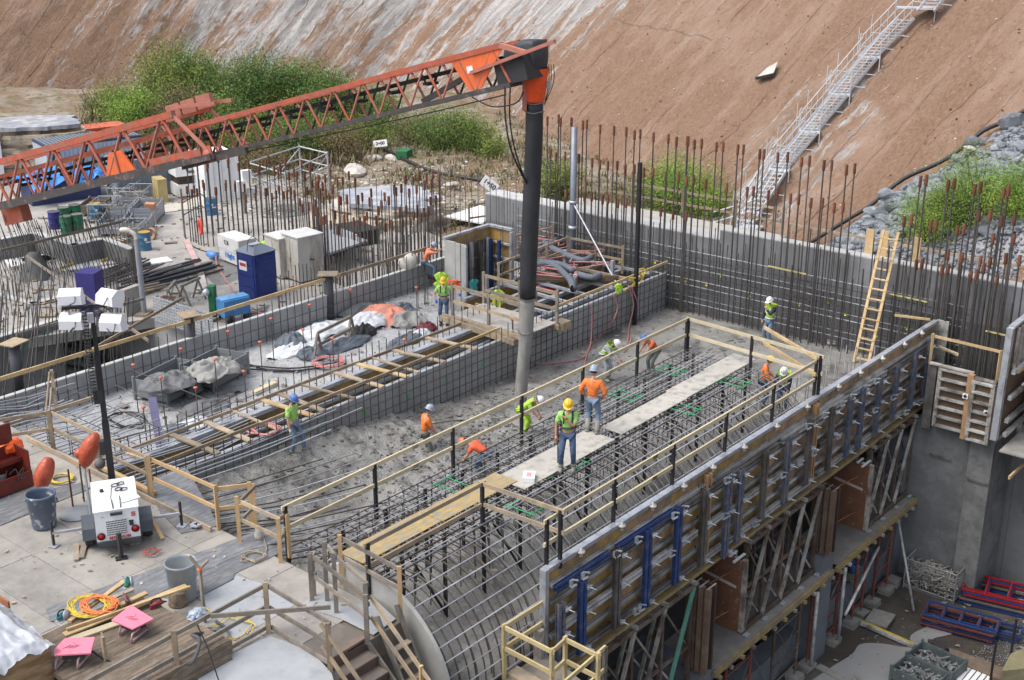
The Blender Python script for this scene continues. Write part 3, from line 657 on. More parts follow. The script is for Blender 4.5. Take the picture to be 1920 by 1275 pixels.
# ---------------------------------------------------------------- tall back wall and its forest of bars
t = thing('concrete_wall', 'tall dark grey retaining wall at the back of the pour with dense rebar', 'wall', (XB, 24, 0)); backw = t
WALLC = M('retaining_wall_concrete', (.20,.205,.215), .65, var=.22, scale=.8, rgb2=(.23,.24,.255), thr=(.46,.62), s2=.55, bump=.15, bscale=9)
WALLD = M('retaining_wall_lower_concrete', (.15,.153,.158), .75, var=.22, scale=1.2, bump=.2, bscale=9)  # darker tone for the lower wall panels
y = 2.; PW = 2.44
while y < 36:
    y1 = min(y+PW, 36); zt = 3.55 if y < 22.4 else 3.15
    b = MB(); b.b6(XB+.01, XB+.45, y+.005, y1-.005, -.3 if y > 15.4 else -7.6, 2.0); b.build('lower_panel', WALLD, t)
    b = MB(); b.b6(XB, XB+.45, y+.005, y1-.005, 2.006, zt); b.build('upper_panel', WALLC, t)
    b = MB(); b.b6(XB-.006, XB+.46 if y < 22.4 else XB+.95, y, y1, zt, zt+.05); b.build('wall_edge', LIGHTT, t); y = y1
bars1 = []
def tops(px, py): return atX(px, py, XB-.25)
# horizontal bars
for k in range(11):
    z = .2+.235*k
    for y0, y1 in ((14, 20.5), (20, 27), (26.4, 34)): stick('rebar', (XB-.16-.01*(k % 2), y0, z+random.uniform(-.02,.02)), (XB-.16, y1, z), .018, REBARL if k % 3 else REBAR, t)
# (a) long bars right of the trunk, left block
import itertools
cnt_ = 0
def tall(px_top, py_top, m=REBAR, cap='rust', r=.027, X=XB-.3, zb=0.02, par=None):
    p = atX(px_top, py_top, X); bars(par or t, [(p.x, p.y)], zb, p.z, r, m, sway=.015, cap=cap)
tall1 = thing('rebar_curtain', 'tall rusty capped bars standing along the left part of the back wall', 'rebar', (XB-.3, 30, 0))
for x_, y_ in ((1027,220),(1047,216),(1052,222),(1072,222),(1092,228),(1101,226),(1125,235),(1151,238),(1174,240),(1189,246),(1201,244),(1226,250),(1254,253),(1268,258),(1289,257),(1033,281),(1042,287),(1060,286),(1086,290),(1110,298),(1124,302),(1140,304),(1156,303),(1173,311),(1189,310),(1209,316),(1226,316),(1249,324),(1273,324),(1288,332),(1061,357),(1097,362),(1110,362),(1130,368),(1141,367),(1159,375),(1175,374),(1194,382),(1240,390),(1262,396),(1287,398)):
    tall(x_, y_, par=tall1)
tall2 = thing('rebar_curtain', 'tall bars standing before the middle of the back wall in front of the metal stair', 'rebar', (XB-.3, 22, 0))
R = random.Random(11)
for x_, y_ in ((1290,258),(1304,263),(1316,262),(1343,268),(1356,268),(1384,273),(1394,273),(1423,281),(1433,282),(1459,288),(1479,287),(1503,296),(1519,294),(1545,302),(1561,302),(1588,311),(1603,308),(1288,332),(1301,330),(1324,338),(1363,345),(1402,352),(1413,351),(1440,358),(1458,358),(1483,365),(1499,366),(1521,373),(1542,373),(1565,382),(1582,382)):
    tall(x_, y_, par=tall2)
tall3 = thing('rebar_curtain', 'dense tall bars at the right end of the back wall beside the wooden ladder', 'rebar', (XB-.3, 16, 0))
for x_, y_ in ((1725,332),(1737,329),(1778,339),(1790,336),(1828,347),(1841,343),(1883,353),(1893,349),(1696,408),(1709,404),(1747,416),(1757,414),(1795,424),(1808,421),(1836,396),(1860,396),(1880,406),(1904,404),(1718,489),(1729,487),(1767,498),(1779,497),(1805,475),(1840,483),(1857,484),(1871,518),(1887,476),(1902,441),(1913,480),(1820,510),(1832,507),(1845,495),(1862,440),(1778,470)):
    tall(x_, y_, par=tall3, r=.03)
for i in range(40):
    yy = 8.5+.31*i; 
    if yy > 21: break
    stick('rebar', (XB-.45-.05*R.random(), yy, 0 if yy > 14.5 else -1), (XB-.45, yy+R.gauss(0,.03), 2.9+R.uniform(-.2,1.6)), .026, REBAR, tall3)
for i in range(76):
    yy = 14.2+.26*i; stick('rebar', (XB-.12, yy, -.1), (XB-.12+R.gauss(0,.01), yy+R.gauss(0,.02), 2.7+R.uniform(-.1,1.6)), .017, REBAR, t)
for y0, x0 in ((17,2.9),(13.3,2.3),(21.6,3.0),(10,2.2)):
    o = beam('batten', (XB-.36, y0, x0-.35), (XB-.36, y0-1.6, x0-.37), .07, .04, M('yellow_batten', (.42,.36,.16), .7, var=.2), t)
for k in range(18):                                       # plastic wheels on the bars
    b = MB(); b.lathe([(.05,-.01),(.05,.01),(0,.01)], (XB-.22, 15+k*1.05+R.uniform(-.3,.3), .9+R.uniform(-.1,1.0)), 8, axis=V((1,0,0))); b.build('bar_spacer', M('yellow_plastic', (.65,.55,.02), .5), t)
# steel pipe brace at the left part
pz = atX(1077, 238, XB-.6); t = thing('pipe_post', 'thick grey steel pipe standing against the back wall left part', 'post', (pz.x, pz.y, 0)); MB().tube([(pz.x, pz.y, 0), pz], .13, 12).build('pipe', M('zinc_pipe', (.20,.22,.26), .5, .4, var=.2), t)
b = MB(); b.tube([(pz.x, pz.y, 2.6), (pz.x, pz.y, 2.72)], .18, 12); b.tube([(pz.x, pz.y, 3.7), (pz.x, pz.y, 3.8)], .17, 12); b.build('collar', STEEL, t); stick('brace', (pz.x, pz.y, 3.7), (pz.x-2.2, pz.y-4.3, .9), .035, STEEL, t)
# guard rail beyond the wall
a, b_, c_ = atX(1018,392,XB+.8), atX(1055,375,XB+2.2), atX(1385,452,XB+2.2)
guard_rail('weathered guard rail on the walkway beyond the left part of the back wall', [(XB+1.0, 31.6), (XB+1.9, 31.9), (XB+1.9, 24.4), (XB+1.9,22.3)], 3.2, m=WOOD, h=1.1, mid=.55, step=2.2)
props(MB().b6(XB+.96, XB+2.1, 22.2, 32.2, 3.1, 3.2).build('walkway_deck', M('bleached_boards', (.42,.40,.36), .8, var=.15)), 'bleached plank walkway behind the top of the back wall', 'walkway')
guard_rail('low timber edge board on the back wall beside the ladder', [(XB+.9, 21.5), (XB+.9, 10)], 3.3, m=WOOD, h=.75, mid=None, step=1.6)
# wooden ladder
p0, p1 = V((XB-1.15, at(1612,655,0).y, .02)), V((XB-.18, 0, 4.35)); p1.y = atX(1668, 432, XB-.2).y; p0.y = atX(1618,655,XB-1.1).y
t = thing('ladder', 'fresh timber ladder leaning over the back wall beside the dense bars', 'ladder', p0); s_ = V((0,.27,0)); dv = (p1-p0)
for k in (-1, 1): beam('stile', p0+s_*k, p0+dv*1.09+s_*k, .05, .10, NEWWOOD, t, up=(0,1,0))
for i in range(13): q = p0+dv*(.04+.082*i); beam('rung', q-s_*1.1, q+s_*1.1, .09, .035, NEWWOOD, t)
for q in (-.75,.45,1.0):
    beam('plank', (XB+.5, p1.y+q, 3.5), (XB+.5, p1.y+q, 4.5), .05, .3, NEWWOOD, None).update_tag()
    props(C.objects[-1], 'fresh upright board behind the ladder top, ' + {-.75:'right of the ladder',.45:'left of the ladder',1.0:'farthest left'}[q], 'board', 'upright boards at the ladder top')
# ---------------------------------------------------------------- fresh timber ledge posts, small things on the pour
R = random.Random(4)
def stub_field(label, pts, h, m=REBARL, r=.018, group=None):
    t = thing('dowel_rows', label, 'rebar', (pts[0][0], pts[0][1], 0))
    for x, y in pts: stick('rebar', (x, y, -.1), (x+R.gauss(0,.02), y+R.gauss(0,.02), h*R.uniform(.8,1.15)), r, m, t)
    return t
stub_field('rows of short upright bars between the cage and the ladder', [(33+.75*i+R.uniform(-.1,.1), 15.4+.62*j+R.uniform(-.08,.08)) for i in range(10) for j in range(5)], .95)
# ================================================================ THE CURVED REBAR CAGE
XC0, XC1, YCL = 16.25, 32.3, 19.7; CY, CZ, CR = 17.25, 0.0, 2.2
t = thing('rebar_cage', 'large arched rebar cage with a flat top mat and curved side bars', 'rebar cage', (XC0, 19, 0)); cage = t
def arc_mesh(y_left, r, zlow, rad, yend=None):
    b = MB(); b.world = False; pts = [V((0, y_left, r))]+[V((0, CY, r))]
    for i in range(1, 13):
        q = math.pi/2*i/12; pts.append(V((0, CY-r*math.sin(q), r*math.cos(q))))
    if zlow < 0: pts.append(V((0, CY-r-.01, zlow)))
    b.tube(pts, rad, 5); me = b.mesh('arch_bar'); return me
am0 = arc_mesh(YCL, CR, -3.2, .019); am1 = arc_mesh(YCL, CR, -.05, .017); am2 = arc_mesh(YCL-.5, CR-.16, -.05, .016)
MIDS = M('mid_grey_rebar', (.20,.195,.185), .5, .3, var=.3, scale=5, rnd=.3)
for q in (am0, am1, am2): q.materials.append((MIDS if q is am1 else REBAR) if q is not am0 else M('brown_steel', (.12,.095,.075), .6, .3, var=.3, scale=5))
x = XC0; i = 0
while x < XC1:
    o = link('arch_bar', am0 if x < 19.0 else am1, t, loc=(x-XC0+random.gauss(0,.012), -19, 0)); WL[o.name] = V((x,0,0))
    if i % 2 == 1: link('arch_bar', am2, t, loc=(x-XC0+.1, -19, 0))
    x += .25; i += 1
for k, y in enumerate([YCL-.02-.155*j for j in range(17)]):
    for x0, x1 in ((XC0-.3+.1*(k % 3), 24.6), (24.2, XC1+.3)): stick('rebar', (x0, y, CR+.036), (x1+random.uniform(-.2,.2), y, CR+.036), .015, REBARL if k % 3 else REBAR, t)
for k in range(11):
    q = math.radians(4+8.5*k); yy = CY-(CR+.03)*math.sin(q); zz = (CR+.03)*math.cos(q)
    x1 = XC1+.3 if q < .9 else (19.5+1.6*random.random() if q > 1.2 else 24)
    stick('rebar', (XC0-.25, yy, zz), (x1, yy, zz), .016, REBARL, t)
    if q >= .9: stick('rebar', (22.5, yy, zz), (XC1, yy, zz), .015, REBAR, t)
for k in range(10): stick('rebar', (16.0, CY-CR-.03, -.28-.29*k), (19.4 if k < 3 else 18.9, CY-CR-.03, -.28-.29*k), .016, REBARL, t)
for j in range(9):                                        # lower mat
    y = YCL-.1-.3*j; stick('rebar', (XC0, y, 1.85), (XC1, y, 1.85), .014, REBAR, t)
for i in range(24): x = XC0+.3+.66*i; stick('rebar', (x, YCL, 1.82), (x, 16.9, 1.82), .014, REBAR, t)
for i in range(32):                                       # stirrup legs
    for j in range(7):
        x, y = XC0+.25+.5*i, YCL-.04-.46*j; stick('stirrup', (x, y, 1.1 if j else .9), (x, y, CR+.05), .013, REBAR, t)
for i in range(12):                                       # black support struts
    x = XC0+1.0+1.37*i
    for y in (YCL-.3, 17.5): beam('support_post', (x, y, -.1), (x, y, CR), .07, .07, BLACK, t)
    if i % 2: beam('support_brace', (x, 17.5, .1), (x-.7, 18.3, 2.1), .05, .05, BLACK, t)
GB = M('green_bar', (.02,.26,.10), .6)
for i, (px, py) in enumerate(((838,915),(975,955),(1010,885),(1165,745),(1275,770),(1250,698),(1370,720),(1060,870))):
    c = at(px, py, 2.25); c.y = min(c.y, 19.5); c.z = 2.235
    for dx, dy in ((0,0),(.45,0)): stick('marked_bar', c+V((dx,-.45,0)), c+V((dx,.45,0)), .018, GB, t)
    for dy in (-.35,.35): stick('marked_bar', c+V((-.15,dy,.005)), c+V((.6,dy,.005)), .018, GB, t)
# curved form end and inner face
WPLY = M('white_curved_ply', (.40,.395,.37), .75, var=.12, scale=1.5, rgb2=(.31,.30,.285), thr=(.5,.7), s2=1.1, bump=.1, bscale=20)
b = MB(); n = 40; X0, X1 = 15.92, 16.02; cy, cz, rr = 17.3, .12, 2.42
pr_ = [(cy-rr*math.sin(q), cz+rr*math.cos(q)) for q in [-.5+(math.pi/2+.5)*i/n for i in range(n+1)]]; pr_ = [(cy+1.9, -3.5)]+[(min(y, cy+1.9), z) for y, z in pr_]+[(cy-rr, -3.5)]
k = len(pr_); b.add([(X0, y, z) for y, z in pr_]+[(X1, y, z) for y, z in pr_], [tuple(range(k)), tuple(reversed(range(k, 2*k)))]+[(i, i+k, (i+1) % k+k, (i+1) % k) for i in range(k)])
b.build('bulkhead', WPLY, label='pale plywood end bulkhead with a rounded edge at the near end of the cage', cat='formwork')
# long bars sweeping out of the deck edge over the pour
t = thing('rebar_mat', 'flat layer of long parallel bars sweeping from the near deck over the trough', 'rebar mat', (14, 27, 1.6))
R = random.Random(21)
for i in range(62):
    y = 20.5+.225*i+R.uniform(-.05,.05); L = R.uniform(4.0,6.6) if y < 25.2 else (R.uniform(4.5,7.5) if y < 29.2 else R.uniform(1.6,3.4))
    zz = 1.56 if y > 25.2 else 1.3; z1 = zz-.05 if y > 25.2 else slab_z(16.2+L, y)+.16
    x0 = 14.6; x1 = 16.2+L
    pts = [V((x0, y, zz+.12)), V((16.6, y, zz+.05)), V(((16.6+x1)/2, y+R.uniform(-.1,.1), max((zz+z1)/2-.1, .2))), V((x1, y+R.uniform(-.25,.25), z1))]
    b = MB(); b.tube(pts, .019, 5); b.build('rebar', (REBARL if R.random() < .8 else REBAR) if y > 25.2 else (REBAR if R.random() < .6 else REBARL), t)
for i in range(5): x = 16.9+1.1*i; stick('rebar', (x, 26.6, 1.36), (x, 34.2-R.random()*2, 1.36), .015, REBAR, t)
for i in range(2):
    for j in range(4): stick('stirrup', (16.9+.6*i, 29+1.2*j, ZG), (16.9+.6*i, 29+1.2*j, 1.62), .014, REBAR, t)
# ---------------------------------------------------------------- planks on the cage
PLW = M('bleached_plywood', (.40,.38,.34), .8, var=.14, scale=2, rgb2=(.28,.265,.24), thr=(.5,.62), s2=3.5, rnd=.06)
YPLY = M('yellow_coated_ply', (.40,.275,.09), .6, var=.2, scale=3, rgb2=(.25,.235,.20), thr=(.42,.60), s2=3.4, aniso=(1,2.6,1))
for i, (x0, x1, ya, yb, z, m, lb, rz) in enumerate(((16.4,19.0,17.85,18.58,2.27,YPLY,'worn yellow coated board on the cage nearest the stair',0),(18.9,21.6,17.8,18.52,2.295,YPLY,'worn yellow coated board beside the folded guard rail corner',0),(21.4,25.2,17.4,18.36,2.27,PLW,'bleached plywood walk board under the two standing workers',0),(25.6,28.9,17.45,18.15,2.27,PLW,'clean pale walk board just beyond the worker in orange',0),(28.85,31.2,17.45,18.2,2.295,PLW,'bleached walk board with grit, second from the far end',0),(31.1,32.9,17.5,18.3,2.27,PLW,'farthest walk board on the cage',0))):
    b = MB(); b.b6(x0, x1, ya, yb, z, z+.022); b.build('walk_board', m, label=lb, cat='walk board', group='walk boards on the cage')
# ---------------------------------------------------------------- guard rails around the cage
def cage_rail(label, pts, zb, m, h=1.05, step=2.6, low=.5, post_to=None, grp=None, ext=0):
    t = thing('guard_rail', label, 'guard rail', pts[0]+(zb,) if len(pts[0]) < 3 else pts[0], grp)
    for a, b in zip(pts[:-1], pts[1:]):
        a = V((a[0], a[1], zb)); b = V((b[0], b[1], zb)); d = b-a; n = max(1, round(d.length/step)); u = d.normalized()
        for i in range(n+1): p = a.lerp(b, i/n); beam('post', p-V((0,0,.4)), p+V((0,0,h)), .075, .075, BLACK, t)
        nb = max(1, round(d.length/4.3))
        for z in (h-.03, low):
            for i in range(nb): beam('rail', a.lerp(b, i/nb)-u*(.1+ext)+V((0,0,z+.008*(i % 2))), a.lerp(b, (i+1)/nb)+u*(.1+ext)+V((0,0,z+.008*(i % 2)+random.uniform(-.008,.008))), .045, .10, m, t)
    return t
PALE = M('pale_timber', (.50,.43,.29), .75, var=.15, scale=5, rnd=.12)
cage_rail('pale timber guard rail on black posts along the pour side of the cage', [(15.9,19.75),(32.4,19.75)], 2.2, PALE)
cage_rail('timber guard rail closing the far end of the cage', [(32.5,19.75),(32.1,14.98)], 2.2, PALE, step=2.4)
cage_rail('pale timber guard rail on black posts fixed on top of the formwork', [(19.3,15.06),(32.0,15.06)], 2.02, PALE, h=1.1, step=2.55)
t = cage_rail('bent timber guard rail beside the yellow boards on the cage', [(15.9,17.15),(19.55,17.15),(19.65,14.95)], 2.2, WOOD, h=1.05, step=3.6)
t = thing('timber_brace', 'fresh timber pair leaning inward from the far corner of the cage rail', 'brace', (32,15,3))
for z in (3.2, 2.7): beam('board', (31.9, 15.0, z), (33.3, 17.5, z+.02), .05, .1, NEWWOOD, t)
# ================================================================ FORMWORK WALL OVER THE PIT
BLUE = M('blue_paint', (.025,.055,.165), .5, .1, var=.25, scale=5, rgb2=(.08,.10,.20), thr=(.52,.62), s2=3)
BLUEW = M('worn_blue_steel', (.10,.125,.20), .55, .3, var=.3, scale=6, rgb2=(.17,.17,.18), thr=(.46,.56), s2=3)
STEELB = M('dirty_steel', (.155,.145,.14), .6, .3, var=.3, scale=5, rnd=.2, rgb2=(.09,.08,.07))
STEELG = M('grey_joist', (.43,.43,.415), .55, .2, var=.25, scale=4, rnd=.2, rgb2=(.15,.145,.13), thr=(.45,.65), s2=1.5)
OPLY = M('stained_form_ply', (.36,.225,.11), .7, var=.35, scale=3, rgb2=(.18,.14,.10), thr=(.46,.6), s2=1.3, aniso=(1,1,.5))
t = thing('formwork_wall', 'long outer formwork wall of stained plywood, grey joists and blue steel walers above the pit', 'formwork', (19.15, YF, -1))
ZB, ZT = -.86, 2.0
xs = [19.15,20.6,22.1,24.2,25.45,27.6,29.2,30.7,31.9,33.4,35.0,36.6,38.4,39.9,40.9]
for a, b_ in zip(xs[:-1], xs[1:]):
    b = MB(); b.b6(a+.008, b_-.008, YF-.03, YF, ZB, ZT-.12); b.build('plywood_panel', YELF if (a < 22 or 24.2 <= a < 29) else OPLY, t)
    b = MB(); b.b6(a+.004, b_-.004, YF-.10, YF+.07, ZT-.02, ZT+.02); b.b6(a+.004, b_-.004, YF-.06, YF-.02, ZT-.12, ZT-.022); b.build('top_rail', ALU, t)
for k in range(6):
    z = ZB+.22+.44*k
    for x0, x1 in ((19.2,25.4),(25.5,31.9),(31.95,40.85)): pc('joist', 'chan', (x0, YF-.10, z), (x1, YF-.10, z), .10, .10, STEELG, t, up=(0,0,1))
for z, w_ in ((ZB-.05, .1),): beam('sole_timber', (19.15, YF-.12, z), (40.9, YF-.12, z), .20, .1, M('yellow_timber', (.27,.205,.085), .75, var=.25, scale=4, rgb2=(.19,.15,.10)), t)
for z, m_, x0, x1 in ((1.50, BLUE, 19.25, 21.3),(1.50, BLUE, 21.6, 24.0),(1.42, STEELB, 24.3, 29.4),(.42, STEELG, 19.4, 25.2),(-.52, STEELB, 19.4, 25.2),(.40, STEELG, 25.6, 31.6),(-.55, STEELG, 25.6, 31.6),(1.45, STEELG, 29.6, 36.5),(.45, STEELB, 32, 40.6),(-.5, STEELG, 32, 40.6),(1.4, STEELB, 36.6, 40.6)):
    for q in (-.055, .055): pc('waler', 'chan', (x0, YF-.21, z+q), (x1, YF-.21, z+q), .09, .08, m_, t, up=(0,0,1))
TB = MB().tube([(0,0,0),(.05,-.34,-.03)], .016, 6).mesh('tie_bolt'); TB.materials.append(STEEL)
WN = MB().box((.03,-.17,-.01), (.17,.045,.06)).box((.03,-.12,-.01), (.09,.02,.09)).mesh('wing_nut'); WN.materials.append(STEEL)
W_ = [(19.34,1.15,-0.78,0),(20.14,1.35,-0.58,1),(21.52,1.55,-0.58,3),(22.79,1.55,-0.63,1),(24.15,1.6,-0.58,1),(25.39,1.6,-0.63,3),(26.58,1.55,-0.88,2),(27.22,1.5,-0.68,2),(28.53,1.55,-0.58,3),(29.86,1.5,-0.58,2),(31.13,1.6,-0.48,3),(32.57,1.55,-0.53,3),(33.82,1.5,-0.53,0),(34.66,1.5,-0.58,0),(35.89,1.5,-0.53,2),(37.22,1.5,-0.48,2),(38.65,1.55,-0.48,2),(39.75,1.6,-0.38,2)]
for x, z1, z0, k in W_:
    m_ = [BLUEW, BLUE, BLUEW, STEELB][k]
    for q in (-.075, .075): pc('strongback', 'chan', (x+q, YF-.30, z0), (x+q, YF-.30, z1), .1, .11, m_, t, up=(1,0,0))
    for z in (z1-.18, (z1+z0)/2+.15, z0+.15):
        o = link('tie_bolt', TB, t, loc=V((x+.12, YF-.24, z))-wl(t)); n_ = link('wing_nut', WN, o)
R = random.Random(31)
for k in range(34):
    x = R.uniform(19.5, 40.5); z = R.choice((1.46,.42,-.53)); b = MB(); c = V((x, YF-.27, z)); b.box(c, (.11,.05,.16)); b.bar(c+V((-.05,-.03,-.09)), c+V((.06,-.12,-.02)), .035); b.bar(c+V((.02,-.02,.08)), c+V((.05,-.16,.1)), .03); b.build('clamp', STEEL, t)
for x in (20.3,21.9,23.2,24.6,26,27.6,29.4,31.2,33.2,34.7,36.3,38,39.4):
    b = MB(); b.lathe([(.04,-.1),(.05,-.02),(.10,.0),(.10,.035),(.03,.05),(.03,.10),(0,.10)], (x, YF-.13, ZT-.05), 10); b.build('tie_head', M('pale_cast_steel', (.48,.46,.42), .6), t)
for x in (25.7, 31.7):
    for q in (0,.16): beam('filler_timber', (x+q, YF-.14, -.6), (x+q, YF-.14, 1.85), .13, .06, M('filler_wood', (.34,.20,.10), .75, var=.25), t, up=(1,0,0))
b = MB(); b.b6(19.02, 19.14, YF-.12, YF+.05, -1.6, 2.02); b.build('end_post', ALU, t)
b = MB(); b.b6(40.92, 41.0, YF-.45, YF-.02, -.7, 2.02); b.build('end_post', STEELG, t)
beam('loose_stick', (40.6, YF+.1, 2.08), (40.2, YF+1.2, 2.10), .07, .07, NEWWOOD, None, label='short fresh stick lying on the far end of the formwork top', )['category'] = 'timber'
# ---------------------------------------------------------------- shoring trusses
RS = M('brown_weathered_steel', (.135,.115,.10), .7, .3, var=.3, scale=4, rnd=.25, rgb2=(.10,.06,.04)); LS = M('grey_weathered_steel', (.38,.355,.32), .65, .3, var=.3, scale=4, rnd=.2, rgb2=(.14,.12,.10))
TEAL = M('teal_paint', (.10,.26,.20), .6, var=.3)
def truss(x0, x1, zt, zb, y, label, n=4, teal=()):
    t = thing('shoring_truss', label, 'truss', (x0, y, zb), 'shoring trusses under the formwork')
    for yy in (y, y+.9):
        pc('chord', 'chan', (x0, yy, zt), (x1, yy, zt), .12, .14, RS, t); pc('chord', 'chan', (x0, yy, zb), (x1, yy, zb), .12, .14, RS, t)
        zm = (zt+zb)/2-.1; pc('middle_chord', 'box', (x0, yy+.05, zm), (x1, yy+.05, zm), .07, .09, RS, t)
        for i in range(n+1): x = x0+(x1-x0)*i/n; beam('upright', (x, yy+.04, zb), (x, yy+.04, zt), .10, .09, RS, t)
        for i in range(n):
            xa, xb = x0+(x1-x0)*i/n, x0+(x1-x0)*(i+1)/n
            beam('diagonal', (xa, yy-.04, zb), (xb, yy-.04, zt), .085, .085, TEAL if (i in teal and yy == y) else LS, t)
            beam('diagonal', (xa, yy+.1, zt), (xb, yy+.1, zm), .05, .05, LS if i % 2 else RS, t); beam('diagonal', (xa, yy+.07, zm), (xb, yy+.07, zb), .055, .055, LS, t)
    for i in range(2*n+1): x = x0+(x1-x0)*i/(2*n); beam('cross_beam', (x, y-.12, zt+.12), (x, y+1.1, zt+.12), .09, .10, RS if i % 2 else LS, t)
    for i in range(n+1):
        x = x0+(x1-x0)*i/n; beam('foot', (x-.1, y-.16, zb-.1), (x+.1, y-.16, zb-.1), .12, .05, STEEL, t)
    return t
truss(21.0, 25.1, -1.1, -4.6, 14.72, 'brown steel shoring truss nearest the timber platform, with a teal painted brace', 3, teal=(2,))
truss(27.95, 32.3, -1.1, -3.85, 14.72, 'brown steel shoring truss in the middle bay under the formwork', 4)
truss(36.0, 39.3, -1.1, -3.9, 14.72, 'brown steel shoring truss in the far bay beside the concrete pier', 3)
YB = MATS['yellow_timber']; DK = M('dark_plywood_deck', (.20,.185,.165), .8, var=.25, scale=2)
for i, (x0, x1, z, lb) in enumerate(((26.0,32.95,-4.02,'timber shoring deck carrying the middle truss'),(33.4,39.4,-4.08,'timber shoring deck carrying the far truss next to the pier'))):
    t = thing('shoring_deck', lb, 'deck', (x0, 14, z)); b = MB(); b.b6(x0, x1, 14.42, 16.2, z, z+.03); b.build('plywood', DK, t)
    for q in (14.38, 15.2, 16.1): beam('beam', (x0-.1, q, z-.1), (x1+.1, q, z-.1), .10, .18, YB, t)
    n = int((x1-x0)/.62)
    for k in range(n+1): x = x0+.1+k*.62; beam('joist_end', (x, 14.25, z-.24), (x, 16.1, z-.24), .09, .10, LS if k % 2 else YB, t)
# box shutters hanging between the bays
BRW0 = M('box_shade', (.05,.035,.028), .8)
BR = M('brown_box_steel', (.135,.088,.062), .7, .1, var=.25, scale=3, rgb2=(.19,.145,.11), thr=(.5,.65), s2=1.3, rnd=.1)
for i, (x, z0, z1, lb) in enumerate(((25.15,-3.75,-1.15,'brown ribbed box shutter between the near and middle bays'),(32.35,-3.3,-1.1,'brown ribbed box shutter between the middle and far bays'))):
    t = thing('box_shutter', lb, 'formwork', (x, 14, z0))
    for k in range(4): beam('rib', (x+.14+.05*k, 14.35+.22*k, z0), (x+.14+.05*k, 14.35+.22*k, z1), .13, .14, BR, t, up=(0,1,0))
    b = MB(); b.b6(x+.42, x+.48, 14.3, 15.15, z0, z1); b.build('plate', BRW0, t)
    for k in range(4): beam('top_angle', (x+.06, 14.35+.22*k, z1+.02), (x+.5, 14.35+.22*k, z1+.02), .03, .03, LS, t)
RB = M('rust_brown_panel', (.135,.06,.032), .75, var=.2, scale=3, rgb2=(.30,.22,.17), thr=(.60,.66), s2=5, bump=.1)
for i, (x, z0, z1, lb) in enumerate(((27.05,-3.35,-1.1,'rusty brown form panel standing across the near end of the middle bay'),(35.0,-3.5,-1.2,'rusty brown form panel standing across the near end of the far bay'))):
    t = thing('form_panel', lb, 'form panel', (x, 13.8, z0)); b = MB(); b.b6(x, x+.03, 14.38, 15.9, z0, z1); b.build('sheet', RB, t)
    for q in (14.34, 14.6): beam('edge_channel', (x+.12, q, z0), (x+.12, q, z1), .12, .14, LS, t, up=(0,1,0))
    beam('pale_stripe', (x-.006, 14.5, z0+.62*(z1-z0)), (x-.006, 15.5, z0+.68*(z1-z0)), .004, .09, M('dust', (.42,.36,.33), .9), t)
    for k in range(4): beam('joist_end', (x-.25+.2*k, 14.5+.25*k, z1+.03), (x+.35, 14.5+.25*k, z1+.03), .06, .05, LIGHTT, t)
    for zz in (z0+.5, z1-.5): stick('tie_rod', (x-.9, 15, zz-.1), (x, 14.7, zz+.05), .02, RUST, t)
# ---------------------------------------------------------------- pit
PITM = M('wet_shaded_pit_floor', (.058,.050,.041), .45, var=.3, scale=.8, rgb2=(.09,.08,.068), thr=(.42,.62), s2=.6, bump=.35, bscale=6)  # wet floor, with the pit's shade darkened into its base colour
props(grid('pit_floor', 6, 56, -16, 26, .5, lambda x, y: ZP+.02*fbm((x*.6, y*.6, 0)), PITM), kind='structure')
BG = M('bluish_concrete', (.125,.14,.16), .7, var=.22, scale=1, rgb2=(.09,.10,.11), thr=(.46,.6), s2=1.0, bump=.15, bscale=8)
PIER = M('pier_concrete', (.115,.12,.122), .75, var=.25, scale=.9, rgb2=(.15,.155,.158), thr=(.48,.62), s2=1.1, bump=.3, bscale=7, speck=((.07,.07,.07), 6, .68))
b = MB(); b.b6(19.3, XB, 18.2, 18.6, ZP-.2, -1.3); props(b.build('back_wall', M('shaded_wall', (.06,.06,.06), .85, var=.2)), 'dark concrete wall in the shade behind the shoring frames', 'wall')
for x0, x1, z9, lb in ((32.35,33.15,-3.4,'grey concrete pier leg between the middle and far bays'),(25.2,26.0,-3.9,'blue grey concrete pier leg between the near and middle bays')):
    b = MB(); b.b6(x0, x1, 14.45, 16.8, ZP-.1, z9); b.build('concrete_column', BG, label=lb, cat='column')
b = MB(); b.b6(33.2, 38.9, 15.0, 15.6, ZP-.1, -6.1); b.b6(26.1, 32.3, 15.0, 15.6, ZP-.1, -6.2); b.build('low_wall', BG, label='low bluish concrete plinth behind the red shoring legs', cat='plinth')
t = thing('concrete_pier', 'massive weathered concrete pier beside the pit under the ribbed forms', 'pier', (39.5, 13.4, ZP))
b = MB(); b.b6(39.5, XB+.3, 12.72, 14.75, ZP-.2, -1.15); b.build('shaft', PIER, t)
b = MB(); b.b6(39.32, XB+.4, 11.95, 12.74, ZP-.2, -1.25); b.build('pilaster', M('pier_pilaster_concrete', (.165,.168,.165), .75, var=.25, scale=1.2, rgb2=(.115,.117,.115), thr=(.46,.6), s2=1.3, bump=.3, bscale=7, speck=((.08,.08,.08), 7, .66)), t)
b = MB(); b.b6(38.95, 39.7, 14.76, 16.0, ZP-.2, -1.7); b.build('side_leg', BG, t)
for q in ((39.47, 13.7,-2.3),(39.28,12.3,-2.7)): beam('ledge_board', (q[0]-.02, q[1]+.4, q[2]), (q[0]-.02, q[1]-.35, q[2]), .03, .08, STEELB, t)
